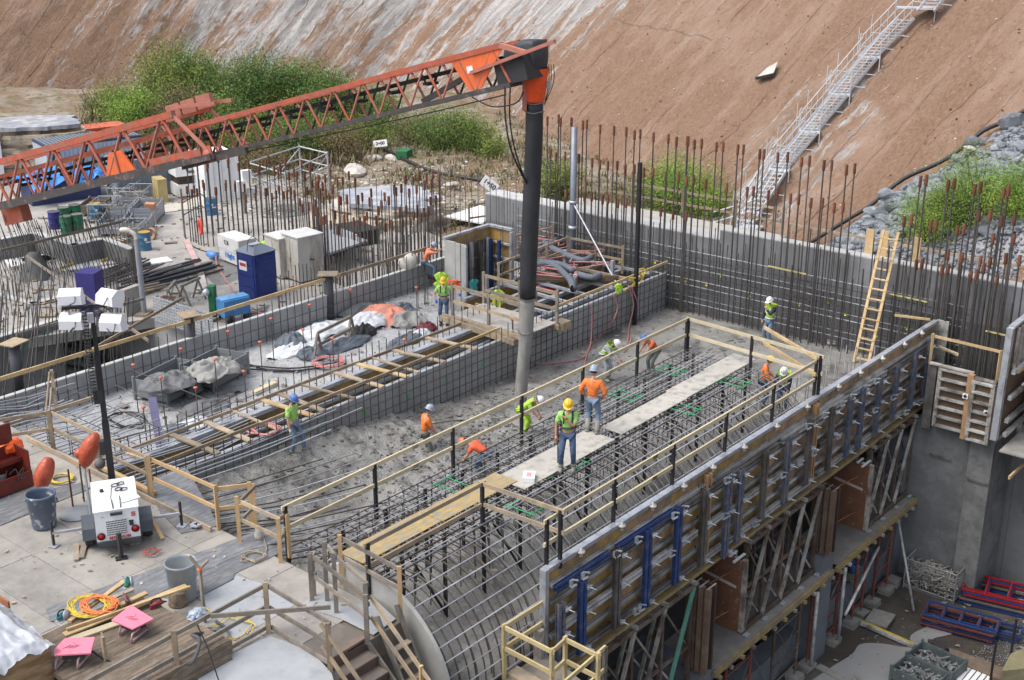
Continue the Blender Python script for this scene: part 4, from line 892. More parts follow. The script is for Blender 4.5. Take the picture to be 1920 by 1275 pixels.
# forms on the pier
t = thing('pier_form', 'ribbed brown form box sitting on the concrete pier beside the formwork end', 'formwork', (39.2, 13.3, -1.1))
BRW = M('dark_form_ply', (.11,.07,.045), .75, var=.3, scale=3)
def ribbed(x, y0, y1, z0, z1, nr, m1=STEELG, edge=LS):
    b = MB(); b.b6(x, x+.03, y0, y1, z0, z1); b.build('sheet', BRW, t)
    for i in range(nr): z = z0+.05+(z1-z0-.1)*i/(nr-1); beam('rib', (x-.08, y0, z), (x-.08, y1, z), .15, .07, m1, t)
    for y in (y0, y1): beam('stile', (x-.07, y, z0), (x-.07, y, z1), .12, .13, edge, t)
ribbed(39.3, 13.0, 14.0, -1.12, 1.0, 7); ribbed(39.1, 12.15, 12.8, -1.22, .9, 7)
beam('corner_timber', (39.1, 12.92, -1.25), (39.1, 12.92, 1.05), .16, .2, MATS['filler_wood'], t); beam('corner_timber', (39.35, 14.3, -1.3), (39.35, 14.3, 1.0), .2, .3, STEELB, t); beam('top_rail', (39.25, 14.4, 1.06), (39.25, 12.9, 1.05), .16, .06, LS, t); beam('top_rail', (39.15, 12.9, .95), (39.15, 12.1, .95), .16, .06, LS, t)
for q in ((13.0,.3),(12.25,-.1)): b = MB(); b.box((38.98, q[0], q[1]), (.02,.18,.18)); b.build('white_tag', SIGNW, t); b = MB(); b.box((38.96, q[0], q[1]), (.008,.10,.10), mat=Matrix.Rotation(.78, 3, 'X')); b.build('tag_mark', INK, t)
guard_rail('fresh timber rail over the pier forms', [(39.5,14.5),(39.4,12.2)], .95, m=NEWWOOD, h=1.0, mid=None, step=2.6)
o = MB().bar((40.6,14.7,1.2), (39.2,13.5,1.6), .06).bar((40.8,14.6,1.05), (39.2,13.5,1.55), .05).build('strap', M('tan_strap', (.45,.36,.24), .8), label='pair of tan straps tied from the formwork end to a rusty bar', cat='strap')
t = thing('side_form', 'tall galvanised edge form, closely ribbed, at the right edge above the pier', 'formwork', (39.2, 11.9, 0))
beam('edge_post', (39.0, 11.9, -.95), (39.12, 11.9, 2.9), .20, .22, ALU, t); beam('top_rail', (39.1, 11.87, 2.93), (42.5, 11.87, 3.0), .2, .08, ALU, t); b = MB(); b.b6(39.25, 42.4, 11.8, 11.84, -.9, 2.9); b.build('sheet', BRW, t)
for i in range(9): x = 39.45+.34*i; beam('rib', (x, 11.74, 1.45), (x, 11.74, 2.85), .07, .09, LS, t)
for z in (1.4, .5, -.3, -.8): beam('waler', (39.2, 11.66, z), (42.4, 11.66, z+.02), .12, .14, STEELG, t)
for i, (z, y0, y1, x0) in enumerate(((.9,10.5,11.5,39.7),(-1.15,10.0,11.6,38.7))):
    tt = thing('work_platform', ['upper bleached plank platform at the right edge of the picture','lower wet plywood platform at the right edge beside the pier'][i], 'platform', (x0, y0, z)); b = MB(); b.slab([(x0, y0, z),(42.3, y0, z),(42.3, y1, z),(x0, y1, z)], .05); b.build('board', PLW if i == 0 else M('wet_board', (.25,.24,.22), .6, var=.35, scale=1.5), tt)
    for x in (x0+.5, 40.5): beam('post', (x, y0+.2, z-2.2), (x, y0+.2, z-.05), .09, .09, GREYWOOD if i == 0 else STEELB, tt)
    beam('rail', (x0-.2, y0+1.1, z+.45-1.2*i), (42.3, y0+1.1, z+.40-1.2*i), .06, .12, NEWWOOD, tt)
t = thing('steel_prop', 'dark blue steel prop frame standing in the shade right of the pier', 'prop frame', (40.8, 11, ZP))
beam('leg', (40.9, 11.0, -4.1), (40.9, 11.0, 1.5), .25, .25, M('navy_steel', (.02,.026,.05), .5), t); beam('brace', (40.9, 11.0, -4.0), (42.8, 9.6, -1.0), .14, .14, MATS['navy_steel'], t)
t = thing('orange_ladder', 'orange steel ladder frame at the right edge of the pit', 'ladder', (43, 10, ZP))
YO = M('orange_yellow_steel', (.42,.19,.03), .6, var=.2)
for px in (1897, 1925): p = at(px, 1030, ZP); stick('stile', p, p+V((.1,0,2.3)), .04, YO, t)
pa, pb = at(1897,1030,ZP), at(1925,1030,ZP)
for z in (.2,.8,1.4,2.0): stick('rung', pa+V((0,0,z)), pb+V((0,0,z)), .03, YO, t)
# shoring frame legs on pads
RED = M('red_oxide_steel', (.16,.045,.035), .65, .2, var=.3, scale=5, rnd=.2); PAD = M('pad_concrete', (.22,.21,.19), .85, var=.2, scale=4)
legx = [26.8,28.2,29.6,31.2,32.0,33.85,35.2,35.9,36.8,37.9,38.6]
for i in range(len(legx)//2):
    x0, x1 = legx[2*i], legx[2*i+1]; m_ = RED if i % 2 == 0 or i > 2 else RS
    t = thing('shoring_tower', ['rust red shoring frame nearest, below the middle truss','brown shoring frame second along below the middle truss','brown shoring frame beside the grey pier leg','red shoring frame first along below the far truss','red shoring frame last along below the far truss'][i], 'shoring frame', (x0, 14.5, ZP), 'shoring frames under the formwork')
    for yy in (14.5, 16.0):
        for x in (x0, x1):
            stick('leg', (x, yy, ZP+.35), (x, yy, -4.35), .05, m_, t); stick('screw_jack', (x, yy, ZP+.16), (x, yy, ZP+.55), .022, STEELB, t)
        for z in (-6.6,-6.0,-5.4,-4.75): stick('rung', (x0, yy, z), (x1, yy, z+.02), .025, m_, t)
        for a_, b_ in (((x0,-6.6),(x1,-4.8)),): stick('cross_brace', (a_[0], yy, a_[1]), (b_[0], yy, b_[1]), .014, STEELB, t)
    for x in (x0, x1): stick('cross_brace', (x, 14.5, -6.6), (x, 16.0, -4.7), .014, STEELB, t); stick('cross_brace', (x, 16.0, -6.6), (x, 14.5, -4.7), .014, STEELB, t)
R = random.Random(8)
for i, x in enumerate(legx[2:]+[26.8]):
    for yy in (14.5,):
        t = thing('concrete_pad', 'squat concrete block under a shoring leg, ' + ['nearest the bottom edge of the picture','second from the bottom edge','beside the grey pier leg','first past the grey pier leg','next to the wide flat slab','with a worn top, past the wide slab','third from the pier','second from the pier','closest to the pier','below the near truss'][i], 'block', (x, yy, ZP), 'concrete pads under the shoring legs')
        for k in range(2): b = MB(); b.box((x+R.uniform(-.03,.03), yy+R.uniform(-.03,.03), ZP+.05+.12*k), (.46,.44,.105), R.uniform(-.1,.1)); b.build('block', PAD, t)
b = MB(); b.box((35.9, 13.8, ZP+.22), (.9,.75,.07), .1); b.box((35.9,13.8,ZP+.09), (.7,.6,.18), .1); b.build('flat_slab', PAD, label='wide flat concrete slab on the pit floor among the leg pads', cat='slab')
for i, (a_, b_, r_) in enumerate((((31.9,14.3,-4.3),(31.9,14.3,ZP+.2),.06),((33.8,14.3,-4.3),(33.8,14.3,ZP+.2),.06),((38.4,14.6,-4.3),(37.3,13.2,ZP+.05),.045),((33.2,13.9,-5.6),(36.6,14.4,-4.8),.05))):
    props(MB().tube([a_, b_], r_, 8).build('steel_prop', STEELG), ['grey adjustable prop left of the grey pier leg','grey adjustable prop right of the grey pier leg','thin grey prop leaning out to the pit floor','long grey pole laid level across the shoring frames'][i], 'prop')
# puddle and things on the pit floor
PUD = M('standing_water', (.27,.27,.265), .08, var=.05)
pud = [(1500,1290),(1560,1250),(1598,1226),(1612,1208),(1650,1206),(1705,1213),(1708,1190),(1745,1170),(1742,1150),(1770,1152),(1790,1185),(1745,1200),(1730,1235),(1700,1260),(1680,1290)]
b = MB(); b.poly([at(x, y, ZP+.034) for x, y in smooth([V((x, y, 0)) for x, y in pud], 3) and [(p.x, p.y) for p in smooth([V((x, y, 0)) for x, y in pud], 4)]]); props(b.build('puddle', PUD), kind='structure')
b = MB(); b.poly([at(x, y, ZP+.034) for x, y in ((1900,1110),(1925,1100),(1940,1125),(1912,1130))]); props(b.build('puddle', PUD), kind='structure')
gv = MB(); R = random.Random(12)
for k in range(2600):
    x, y = R.uniform(1790, 1940), R.uniform(1130, 1275)
    if y < 1300-(x-1740)*.85: continue
    P = at(x, y, ZP+.03); q = R.uniform(.02,.05); gv.add([V((a*q, b_*q, c*q))+P for a, b_, c in ico], icf)
gv.build('gravel', M('grey_gravel', (.24,.25,.27), .9, var=.4, scale=6), kind='stuff')
# wire basket
def wire_basket(label, c, d, ang, m, fill=None, mesh=.1, group=None):
    t = thing('wire_basket', label, 'basket', c, group); Rm = Matrix.Rotation(ang, 3, 'Z'); W2, D2, H2 = d[0]/2, d[1]/2, d[2]
    def T(x, y, z): return V(c)+Rm @ V((x, y, z))
    for x in (-W2, W2):
        for y in (-D2, D2): stick('corner_post', T(x,y,0), T(x,y,H2), .03, m, t)
    for z in (.14, H2):
        for a_, b_ in (((-W2,-D2),(W2,-D2)),((-W2,D2),(W2,D2)),((-W2,-D2),(-W2,D2)),((W2,-D2),(W2,D2))): stick('frame_bar', T(*a_, z), T(*b_, z), .025, m, t)
    b = MB(); n = int(d[0]/mesh)
    for i in range(1, n):
        for y in (-D2, D2): b.tube([T(-W2+d[0]*i/n, y, .14), T(-W2+d[0]*i/n, y, H2)], .008, 3, cap=False)
    for i in range(1, int(d[1]/mesh)):
        for x in (-W2, W2): b.tube([T(x, -D2+mesh*i, .14), T(x, -D2+mesh*i, H2)], .008, 3, cap=False)
    for k in range(1, int(H2/(mesh*1.6))):
        z = .14+mesh*1.6*k
        for a_, b_ in (((-W2,-D2),(W2,-D2)),((-W2,D2),(W2,D2)),((-W2,-D2),(-W2,D2)),((W2,-D2),(W2,D2))): b.tube([T(*a_, z), T(*b_, z)], .008, 3, cap=False)
    b.build('wire_mesh', m, t); b = MB(); b.slab([T(-W2,-D2,.14), T(W2,-D2,.14), T(W2,D2,.14), T(-W2,D2,.14)], .03); b.build('floor_plate', STEELB, t)
    for x in (-W2*.8, W2*.8): beam('runner', T(x,-D2,.06), T(x,D2,.06), .14, .1, m, t)
    if fill:
        b = MB(); R = random.Random(2)
        for k in range(fill): p = T(R.uniform(-W2*.85,W2*.85), R.uniform(-D2*.8,D2*.8), R.uniform(.2,H2*.75)); q = V((R.gauss(0,1), R.gauss(0,1), R.gauss(0,.4))).normalized()*R.uniform(.15,.35); b.tube([p-q, p+q], R.uniform(.015,.035), 5)
        b.build('scrap_fittings', LS, t, kind='stuff')
    return t
MESHS = M('mesh_steel', (.30,.31,.31), .5, .5, var=.2)
wire_basket('large wire basket full of scaffold fittings beside the pier', at(1750,1106,ZP), (1.0,1.8,1.15), .0, MESHS, 420)
def frame_stack(label, c, ang, n, mats, L=2.2, W=1.2, rungs=4, name='frame_stack'):
    t = thing(name, label, 'frame stack', c); Rm = Matrix.Rotation(ang, 3, 'Z'); R = random.Random(int(c[0]*10))
    for k in range(n):
        z = .06+.085*k; m = mats[-1] if k == n-1 else R.choice(mats); ox, oy = R.uniform(-.1,.1), R.uniform(-.1,.1)
        if k == n-1: ox = oy = 0
        T = lambda x, y: V(c)+Rm @ V((x+ox, y+oy, z))
        for y in (-W/2, W/2): beam('tube_rail', T(-L/2,y), T(L/2,y), .06, .06, m, t)
        for i in range(rungs): x = -L/2+L*(i+.0)/(rungs-1); beam('tube_rung', T(x,-W/2), T(x,W/2), .05, .05, m, t)
        beam('tube_brace', T(-L/2,-W/2+.15), T(L/2,-W/2+.15), .04, .04, m, t)
    return t
REDP = M('red_paint', (.28,.014,.02), .45, var=.2); BLUP = M('blue_frame_paint', (.018,.04,.13), .5, var=.25, rnd=.2); MUD = M('muddy_frame', (.14,.11,.08), .8, var=.3)
ctr = at(1868, 1130, ZP); frame_stack('stack of shoring frames with a bright red one on top', ctr, math.radians(-78), 7, [BLUP,MUD,MUD,REDP], 2.2, 1.25)
ctr = at(1800, 1180, ZP); frame_stack('stack of blue shoring frames with rusty red ones beneath', ctr, math.radians(-80), 6, [BLUP,MUD,RED,BLUP], 2.3, .95, 5)
ctr = at(1860, 1185, ZP); frame_stack('short blue frames lying between the blue stack and the red stack', ctr, math.radians(-78), 3, [BLUP,MUD,BLUP], 1.8, .7, 3)
a_, b_ = at(1615,1168,ZP+.1), at(1715,1212,ZP+.1)
t = thing('aluminium_beam', 'yellow edged aluminium beam lying on the wet pit floor', 'beam', a_); beam('web', a_, b_, .16, .1, STEELG, t); beam('yellow_edge', a_+V((.06,.07,.06)), b_+V((.06,.07,.06)), .05, .03, M('safety_yellow', (.55,.42,.03), .6), t)
t = thing('timber_baulks', 'pair of old timber baulks right of the wheeled bin on the pit floor', 'timber', at(1800,1235,ZP))
for k in range(3): a_, b_ = at(1775+4*k,1222+8*k,ZP+.15), at(1900,1268+9*k,ZP+.15); beam('baulk', a_, b_, .24, .22, M('wet_brown_timber', (.15,.11,.08), .8, var=.3, scale=4), t)
t = thing('plank', 'pale grey plank on the pit floor at the bottom edge', 'plank', at(1540,1250,ZP)); beam('board', at(1533,1248,ZP+.05), at(1600,1285,ZP+.05), .28, .05, PAD, t)
t = thing('wheel_trolley', 'small muddy trolley with two wheels by the blue frames', 'trolley', at(1760,1215,ZP)); c = at(1760,1215,ZP+.2)
b = MB(); b.box(c, (.75,.6,.12), .5); b.build('tray', M('black_mud', (.035,.03,.028), .7), t)
for dx in (-.35, .1): b = MB(); b.lathe([(.05,-.05),(.17,-.05),(.19,0),(.17,.05),(.05,.05)], c+V((-.3,dx+.15,.12)), 14, axis=V((.3,1,.5))); b.build('wheel', MATS['black_mud'], t); b = MB(); b.lathe([(0,-.06),(.07,-.06),(.07,.06),(0,.06)], c+V((-.3,dx+.15,.12)), 10, axis=V((.3,1,.5))); b.build('hub', RED, t)
def bin_(label, c, d, ang, m, name='metal_bin', wall=.04, slats=3, group=None, items=0, cat='bin'):
    t = thing(name, label, cat, c, group); Rm = Matrix.Rotation(ang, 3, 'Z'); T = lambda x, y, z: V(c)+Rm @ V((x, y, z)); W2, D2, H2 = d[0]/2, d[1]/2, d[2]
    for k in range(slats):
        z = .14+(H2-.14)*(k+.5)/slats; h = (H2-.14)/slats*.93
        for x, y, lx, ly in ((0,-D2,d[0],wall),(0,D2,d[0],wall),(-W2,0,wall,d[1]),(W2,0,wall,d[1])): b = MB(); b.box(T(x,y,z), (lx,ly,h), mat=Rm); b.build('side_panel', m, t)
    for x in (-W2, W2):
        for y in (-D2, D2): beam('corner_post', T(x,y,0), T(x,y,H2+.06), .08, .08, m, t)
    b = MB(); b.box(T(0,0,.14), (d[0],d[1],.04), mat=Rm); b.build('floor', STEELB, t)
    if items:
        b = MB(); R = random.Random(5)
        for k in range(items): p = T(R.uniform(-W2*.8,W2*.8), R.uniform(-D2*.8,D2*.8), R.uniform(.2,H2*.8)); q = V((R.gauss(0,1), R.gauss(0,1), R.gauss(0,.3))).normalized()*R.uniform(.08,.3); b.bar(p-q, p+q, R.uniform(.03,.07))
        b.build('loose_parts', MESHS, t, kind='stuff')
    return t
GP = M('grey_green_bin', (.10,.12,.12), .6, .2, var=.25)
bin_('grey steel bin of clamps at the bottom right of the pit', at(1752,1262,ZP), (1.0,1.5,.6), -.1, GP, items=60)
bin_('second grey steel bin cut by the bottom edge of the picture', at(1722,1283,ZP), (1.0,1.4,.55), -.1, GP, items=60)
b = MB(); a_ = at(1830,1272,ZP+.2)
for k in range(5): b.box(a_+V((0,.17*k-.3,0)), (.9,.13,.05)); 
b.build('white_grating', SIGNW, label='white slatted panel lying at the bottom right edge', cat='panel')
b = MB(); p = [at(1878,1258,ZP+.8), at(1895,1225,ZP+.8), at(1945,1205,ZP+.8), at(1950,1250,ZP+.8)]; b.slab(p, .9); b.build('concrete_block', M('mossy_concrete', (.20,.18,.10), .9, var=.3), label='mossy concrete block at the lower right corner', cat='block')
for px, py in ((1890,1200),(1853,1240)): a_ = at(px, py+60, ZP); stick('black_post', a_, a_+V((0,0,1.9)), .04, BLACK, None, label='thin black post ' + ('before the mossy block' if px == 1890 else 'beside the white slatted panel'))['category'] = 'post'
t = thing('plank', 'grey board leaning against the pier base', 'plank', at(1835,1085,ZP)); beam('board', at(1838,1097,ZP+.02), at(1832,1080,ZP)+V((.2,0,1.1)), .2, .04, GREYWOOD, t)
b = MB(); c = at(1600,1072,-6.0)
b.lathe([(.16,0),(.2,.35)], c, 14, cap=(True,False)); b.build('blue_bucket', M('blue_plastic', (.05,.16,.45), .5), label='pale blue bucket on a plank between the red shoring legs', cat='bucket'); beam('plank', c+V((-.6,-.1,-.03)), c+V((.5,.1,-.03)), .4, .05, WOOD, None, label='short plank holding the blue bucket')['category'] = 'plank'
# ================================================================ NEAR DECK
DKP = M('deck_plywood', (.31,.29,.26), .85, var=.16, scale=1.2, rgb2=(.215,.205,.19), thr=(.46,.66), s2=.9, bump=.12, bscale=18, rnd=.10, speck=((.20,.185,.17), 11, .70))
DKG = M('dark_grey_mat', (.135,.14,.15), .8, var=.3, scale=2, rgb2=(.21,.215,.22), thr=(.47,.62), s2=2.5, aniso=(1,4,1), bump=.2, bscale=14, rnd=.12)
props(MB().b6(-4, 13.4, 13.0, 46, 1.4, 1.94).b6(13.4, 15.78, 16.86, 46, 1.4, 1.937).b6(14.76, 15.78, 16.0, 16.86, 1.4, 1.934).build('near_deck', M('deck_edge_timber', (.16,.13,.10), .85, var=.3)), kind='structure')
t = thing('deck_boards', 'plywood sheets laid over the near deck', 'decking', (9, 22, ZD)); R = random.Random(17)
x = 15.72
for j in range(6):
    y = 13.9+.6*(j % 2)
    while y < 40 and x > 8:
        w_ = 1.22 if j else 1.0; L = 2.44
        dark = (18.9 < y+1.2 < 21.2 and R.random() < .0)
        if y+L > 16.9 or x < 13.5:
          y = max(y, 16.9) if x > 13.4 else y
          b = MB(); b.b6(x-w_+.006, x-.006, y+.006, y+L-.006, 1.944, 1.972+.004*((j+int(y)) % 2)); o = b.build('plywood_sheet', DKP, t)
        y += L
    x -= w_
def strip(pts, m, label, z=1.99, th=.012, nm='rubber_mat'): b = MB(); b.slab([at(x_, y_, z) for x_, y_ in pts], th); return props(b.build(nm, m), label, 'mat')
strip([(85,1140),(470,1000),(525,985),(545,1010),(470,1030),(372,1075),(250,1135),(95,1165)], DKG, 'long dark grey rubber mat running across the deck behind the tool table', 2.0)
strip([(265,1110),(400,1060),(500,1020),(540,1030),(440,1075),(330,1125)], DKG, 'second dark mat strip lying beside the long one', 1.99)
strip([(330,1120),(405,1060),(440,1075),(437,1085),(360,1125)], DKG, 'short dark grey mat with rounded corner beside the clear bin', 2.008)
strip([(270,900),(352,880),(410,985),(340,1000),(300,960)], DKG, 'worn grey mat beside the deck edge behind the light trailer', 1.995)
strip([(0,935),(150,905),(170,915),(0,985)], DKG, 'dark planked mat by the red tool chest', 1.995)
BLUEP = M('pale_blue_grey_ply', (.33,.345,.36), .6, var=.12, scale=1.5, rgb2=(.26,.27,.285), thr=(.5,.65), s2=1.0, bump=.08, bscale=20, speck=((.17,.165,.16), 13, .70))
strip([(372,1120),(440,1078),(505,1098),(560,1130),(440,1200)], BLUEP, 'smooth bluish sheet on the deck right of the clear bin', 1.985, nm='deck_sheet')
strip([(560,1135),(605,1110),(660,1140),(700,1120),(742,1160),(700,1190),(640,1160)], BLUEP, 'smooth bluish sheet between the two stair rails', 1.99, nm='deck_sheet')
# pale curved ply top in front of the corner rail
b = MB(); pts = [at(x_, y_, 2.05) for x_, y_ in ((352,1300),(380,1262),(430,1228),(507,1192),(560,1212),(600,1238),(622,1262),(632,1300))]; b.slab(pts, .5)
b.build('curved_form_top', BLUEP, label='smooth pale curved form top bulging below the corner rail', cat='formwork')
# ---------------------------------------------------------------- light tower
A_, U_, W_v = V((13.16,22.98,0)), V((.81,-.48,0)), V((.82,1.36,0)); ul = U_.normalized(); wn = W_v.normalized()
t = thing('light_tower', 'white towable light tower with four lamp heads on a tall black mast', 'light tower', (A_+U_*.5+W_v*.5).to_tuple()[:2]+(ZD,))
WH = M('white_paint', (.72,.73,.74), .4, var=.06, scale=2, rgb2=(.58,.58,.57), thr=(.55,.75), s2=2)
BK = M('black_rubber', (.028,.028,.03), .7, var=.25)
def hexa(b, p, z0, z1, q=None): q = q or p; b.add([V((a.x, a.y, z0)) for a in p]+[V((a.x, a.y, z1)) for a in q], [(3,2,1,0),(4,5,6,7),(0,1,5,4),(1,2,6,5),(2,3,7,6),(3,0,4,7)])
b = MB(); hexa(b, [A_, A_+U_, A_+U_+W_v, A_+W_v], 2.36, 3.08); b.build('body', WH, t)
b = MB(); hexa(b, [A_-ul*.02-wn*.02, A_+U_+ul*.02-wn*.02, A_+U_+W_v+ul*.02, A_+W_v-ul*.02], 3.085, 3.11); b.build('lid', WH, t)
b = MB(); hexa(b, [A_-wn*.05, A_+U_-wn*.05, A_+U_+W_v, A_+W_v], 2.24, 2.355); b.build('chassis', M('dark_grey_paint', (.045,.05,.058), .5), t)
for k, s_ in ((-.17,-1),(1.17,1)):
    c = A_+U_*k+W_v*.42+V((0,0,2.29)); b = MB(); b.lathe([(.12,-.11),(.26,-.11),(.29,-.06),(.29,.06),(.26,.11),(.12,.11)], c, 20, axis=ul); wh = b.build('wheel', BK, t)
    b = MB(); b.lathe([(0,.02),(.12,.05),(.14,.10)], c+ul*0, 12, axis=ul*s_); b.build('rim', GP, wh).location = (0,0,0)
    b = MB(); n = 8; pr2 = [(-.42,.02),(-.34,.26),(-.2,.36),(.2,.36),(.34,.26),(.42,.02)]; vs = []
    for x_, z_ in pr2:
        for e in (-.14,.14): vs.append(c+wn*x_+ul*e+V((0,0,z_)))
    b.add(vs, [(2*i, 2*i+1, 2*i+3, 2*i+2) for i in range(5)]+[tuple(range(0,12,2)), tuple(reversed(range(1,12,2)))]); b.build('fender', M('fender_grey', (.055,.065,.08), .5), t)
FM = faceM(A_+U_*.5+V((0,0,2.72))-wn*.006, U_, V((0,0,1)))   # rear face frame: x right, y up
def onface(b, x_, y_, w_, h_, d=.008): b.box(FM @ V((x_, y_, d/2)), (w_, h_, d), mat=FM.to_3x3()); return b
b = onface(MB(), -.02,-.05,.44,.36,.006); b.build('grille_opening', M('black_void', (.008,.008,.008), .9), t)
b = MB()
for i in range(15): onface(b, -.24+.0314*i,-.05,.008,.37,.014)
for i in range(8): onface(b, -.02,-.235+.053*i,.45,.014,.016)
b.build('grille', WH, t)
for x_, y_ in ((-.37,-.22),(.37,-.14)):
    b = MB(); b.lathe([(.078,0),(.078,.02),(0,.035)], FM @ V((x_, y_, 0)), 16, axis=-wn); b.build('tail_light', M('red_lens', (.35,.01,.015), .25), t); b = MB(); b.lathe([(.08,0),(.092,.022),(.08,.03)], FM @ V((x_, y_, 0)), 16, axis=-wn); b.build('light_bezel', BK, t)
o = textmesh('MAGNUM', .105, M('red_ink', (.50,.03,.05), .5), FM @ Matrix.Translation((.03,-.30,.012)), parent=t, bold=.002)
o = textmesh('4000', .03, INK, FM @ Matrix.Translation((-.3,.24,.012)), parent=t)
for y_ in (.26,.22,.18): b = onface(MB(), .36, y_, .09, .025, .008); b.build('red_sticker', MATS['red_ink'], t)
b = MB(); onface(b, .30,.06,.10,.03,.01); onface(b, .30,-.0,.09,.09,.03); b.build('socket', BK, t)
TOP = lambda a, c, z=3.118: A_+U_*a+W_v*c+V((0,0,z))
b = MB(); b.tube([TOP(.45,.02,3.12), TOP(.42,.3,3.16), TOP(.46,.4,3.35)], .012, 5); b.tube([TOP(.62,.02,3.12), TOP(.62,.32,3.18)], .012, 5); b.box(FM @ V((.0,.30,.04)), (.26,.05,.06), mat=FM.to_3x3()); b.build('latch_bracket', BK, t)
for q in ((.55,.75,.10),(.68,.78,.09),(.62,.6,.09),(.74,.58,.09)):
    c = TOP(q[0], q[1]); b = MB(); b.tube([c+V((q[2]*math.cos(a), q[2]*.8*math.sin(a), .02)) for a in [i*.6 for i in range(10)]], .013, 5); props(b.build('strap_coil', BK), 'black strap loop on the light tower lid, ' + {.55:'far left',.68:'far right',.62:'near left',.74:'near right'}[q[0]], 'strap', 'strap loops on the light tower lid')
b = MB(); b.box(TOP(.83,.28,3.13), (.42,.3,.02), -.2); b.build('clipboard', M('paper_white', (.68,.70,.74), .5), label='white flat box lid lying on the light tower', cat='folder')
b = MB(); b.lathe([(.045,0),(.045,.05),(0,.055)], TOP(.22,.62), 12); b.build('fuel_cap', BK, t)
for k, s_ in ((-.0,-1),(1.0,1)):                               # outriggers
    a_ = A_+U_*k+W_v*.55+V((0,0,2.32)); e_ = a_+ul*s_*.95; pc('outrigger', 'box', a_, e_, .06, .06, STEEL, t)
    beam('jack', V((e_.x, e_.y, 2.02)), V((e_.x, e_.y, 2.62)), .05, .05, BK, t); b = MB(); b.box(V((e_.x, e_.y, 2.0)), (.2,.2,.02), .4); b.build('jack_foot', STEEL, t)
p = A_+U_*.5-wn*.22; beam('tongue', A_+U_*.5+V((0,0,2.3)), p+V((0,0,2.3)), .1, .1, BK, t); beam('tongue_jack', V((p.x, p.y, 2.02)), V((p.x, p.y, 2.62)), .08, .08, BK, t); b = MB(); b.box(V((p.x, p.y, 2.0)), (.26,.16,.03), -.5); b.build('jack_foot', BK, t)
mb = V((14.73,24.69,2.4))
beam('mast', mb, mb+V((0,0,1.9)), .16, .16, BLACK, t, up=wn); beam('mast', mb+V((0,0,1.9)), mb+V((0,0,3.6)), .13, .13, BLACK, t, up=wn); beam('mast', mb+V((0,0,3.6)), mb+V((0,0,4.8)), .10, .10, BLACK, t, up=wn)
for z in (1.25,2.55): b = MB(); b.box(mb+V((-.08,.05,z)), (.2,.16,.34), -.5); b.build('mast_bracket', BK, t)
b = MB(); b.lathe([(.13,-.06),(.13,.06)], mb+V((-.2,.12,.85)), 12, axis=wn, cap=(True,True)); b.build('winch', STEELB, t)
hd = mb+V((0,0,4.72)); beam('head_bar', hd-ul*.62+V((0,0,.05)), hd+ul*.62, .07, .07, BLACK, t); b = MB(); b.box(hd+V((-.05,0,-.2))-wn*.1, (.14,.12,.22), -.5); b.build('junction_box', STEEL, t)
def pz_of(px, py, P):   # height at which the vertical through P shows at row py
    d = ray(px, py); k = (P.x*HX+P.y*HY)/(d[0]*HX+d[1]*HY); return CAMH+k*d[2]
for i, (px, py, rz, tl) in enumerate(((133,556,.12,.25),(206,558,-.5,.35),(136,601,.0,.15),(212,604,-.1,.15))):
    c = atD(px, py, 28.6); Rm = Matrix.Rotation(AL-math.pi/2+rz, 3, 'Z') @ Matrix.Rotation(-tl, 3, 'X')
    pf = [(-.23,-.20,-.12),(.23,-.20,-.12),(.29,-.20,.1),(-.29,-.20,.1)]
    vs = [V(q) for q in ((-.27,-.15,-.19),(.27,-.15,-.19),(.29,.16,-.19),(-.29,.16,-.19),(-.25,-.20,.02),(.25,-.20,.02),(-.24,-.06,.19),(.24,-.06,.19),(.24,.14,.19),(-.24,.14,.19))]
    fs = [(3,2,1,0),(0,1,5,4),(4,5,7,6),(6,7,8,9),(2,3,9,8),(1,2,8,7,5),(0,4,6,9,3)]
    b = MB(); b.add([c+Rm @ v for v in vs], fs); la = b.build('lamp_head', M('lamp_white', (.74,.75,.78), .3, var=.04), t)
    b = MB(); b.add([c+Rm @ V(q) for q in ((-.24,-.12,-.196),(.24,-.12,-.196),(.26,.14,-.196),(-.26,.14,-.196))], [(3,2,1,0)]); b.build('lens', M('lamp_glass', (.5,.52,.55), .1), la)
    b = MB(); a0 = c+Rm @ V((.13,-.2,-.0)); b.tube(smooth([a0, a0+Rm @ V((.0,-.05,-.12)), a0+Rm @ V((-.12,0,-.2)), hd]), .011, 5); b.build('cable', BLACK, la)
    pc('bracket', 'box', c+Rm @ V((0,.05,-.2)), hd+ul*(-.5 if i % 2 == 0 else .5), .035, .035, STEEL, t)
b = MB(); pts = []
for k in range(240): a = k*.75; z = 4.7-2.3*k/240; pts.append(mb+V((-.17,.05,z))+V((.07*math.cos(a), .07*math.sin(a), 0)))
b.tube(pts, .014, 4); b.build('coiled_cable', BK, t)
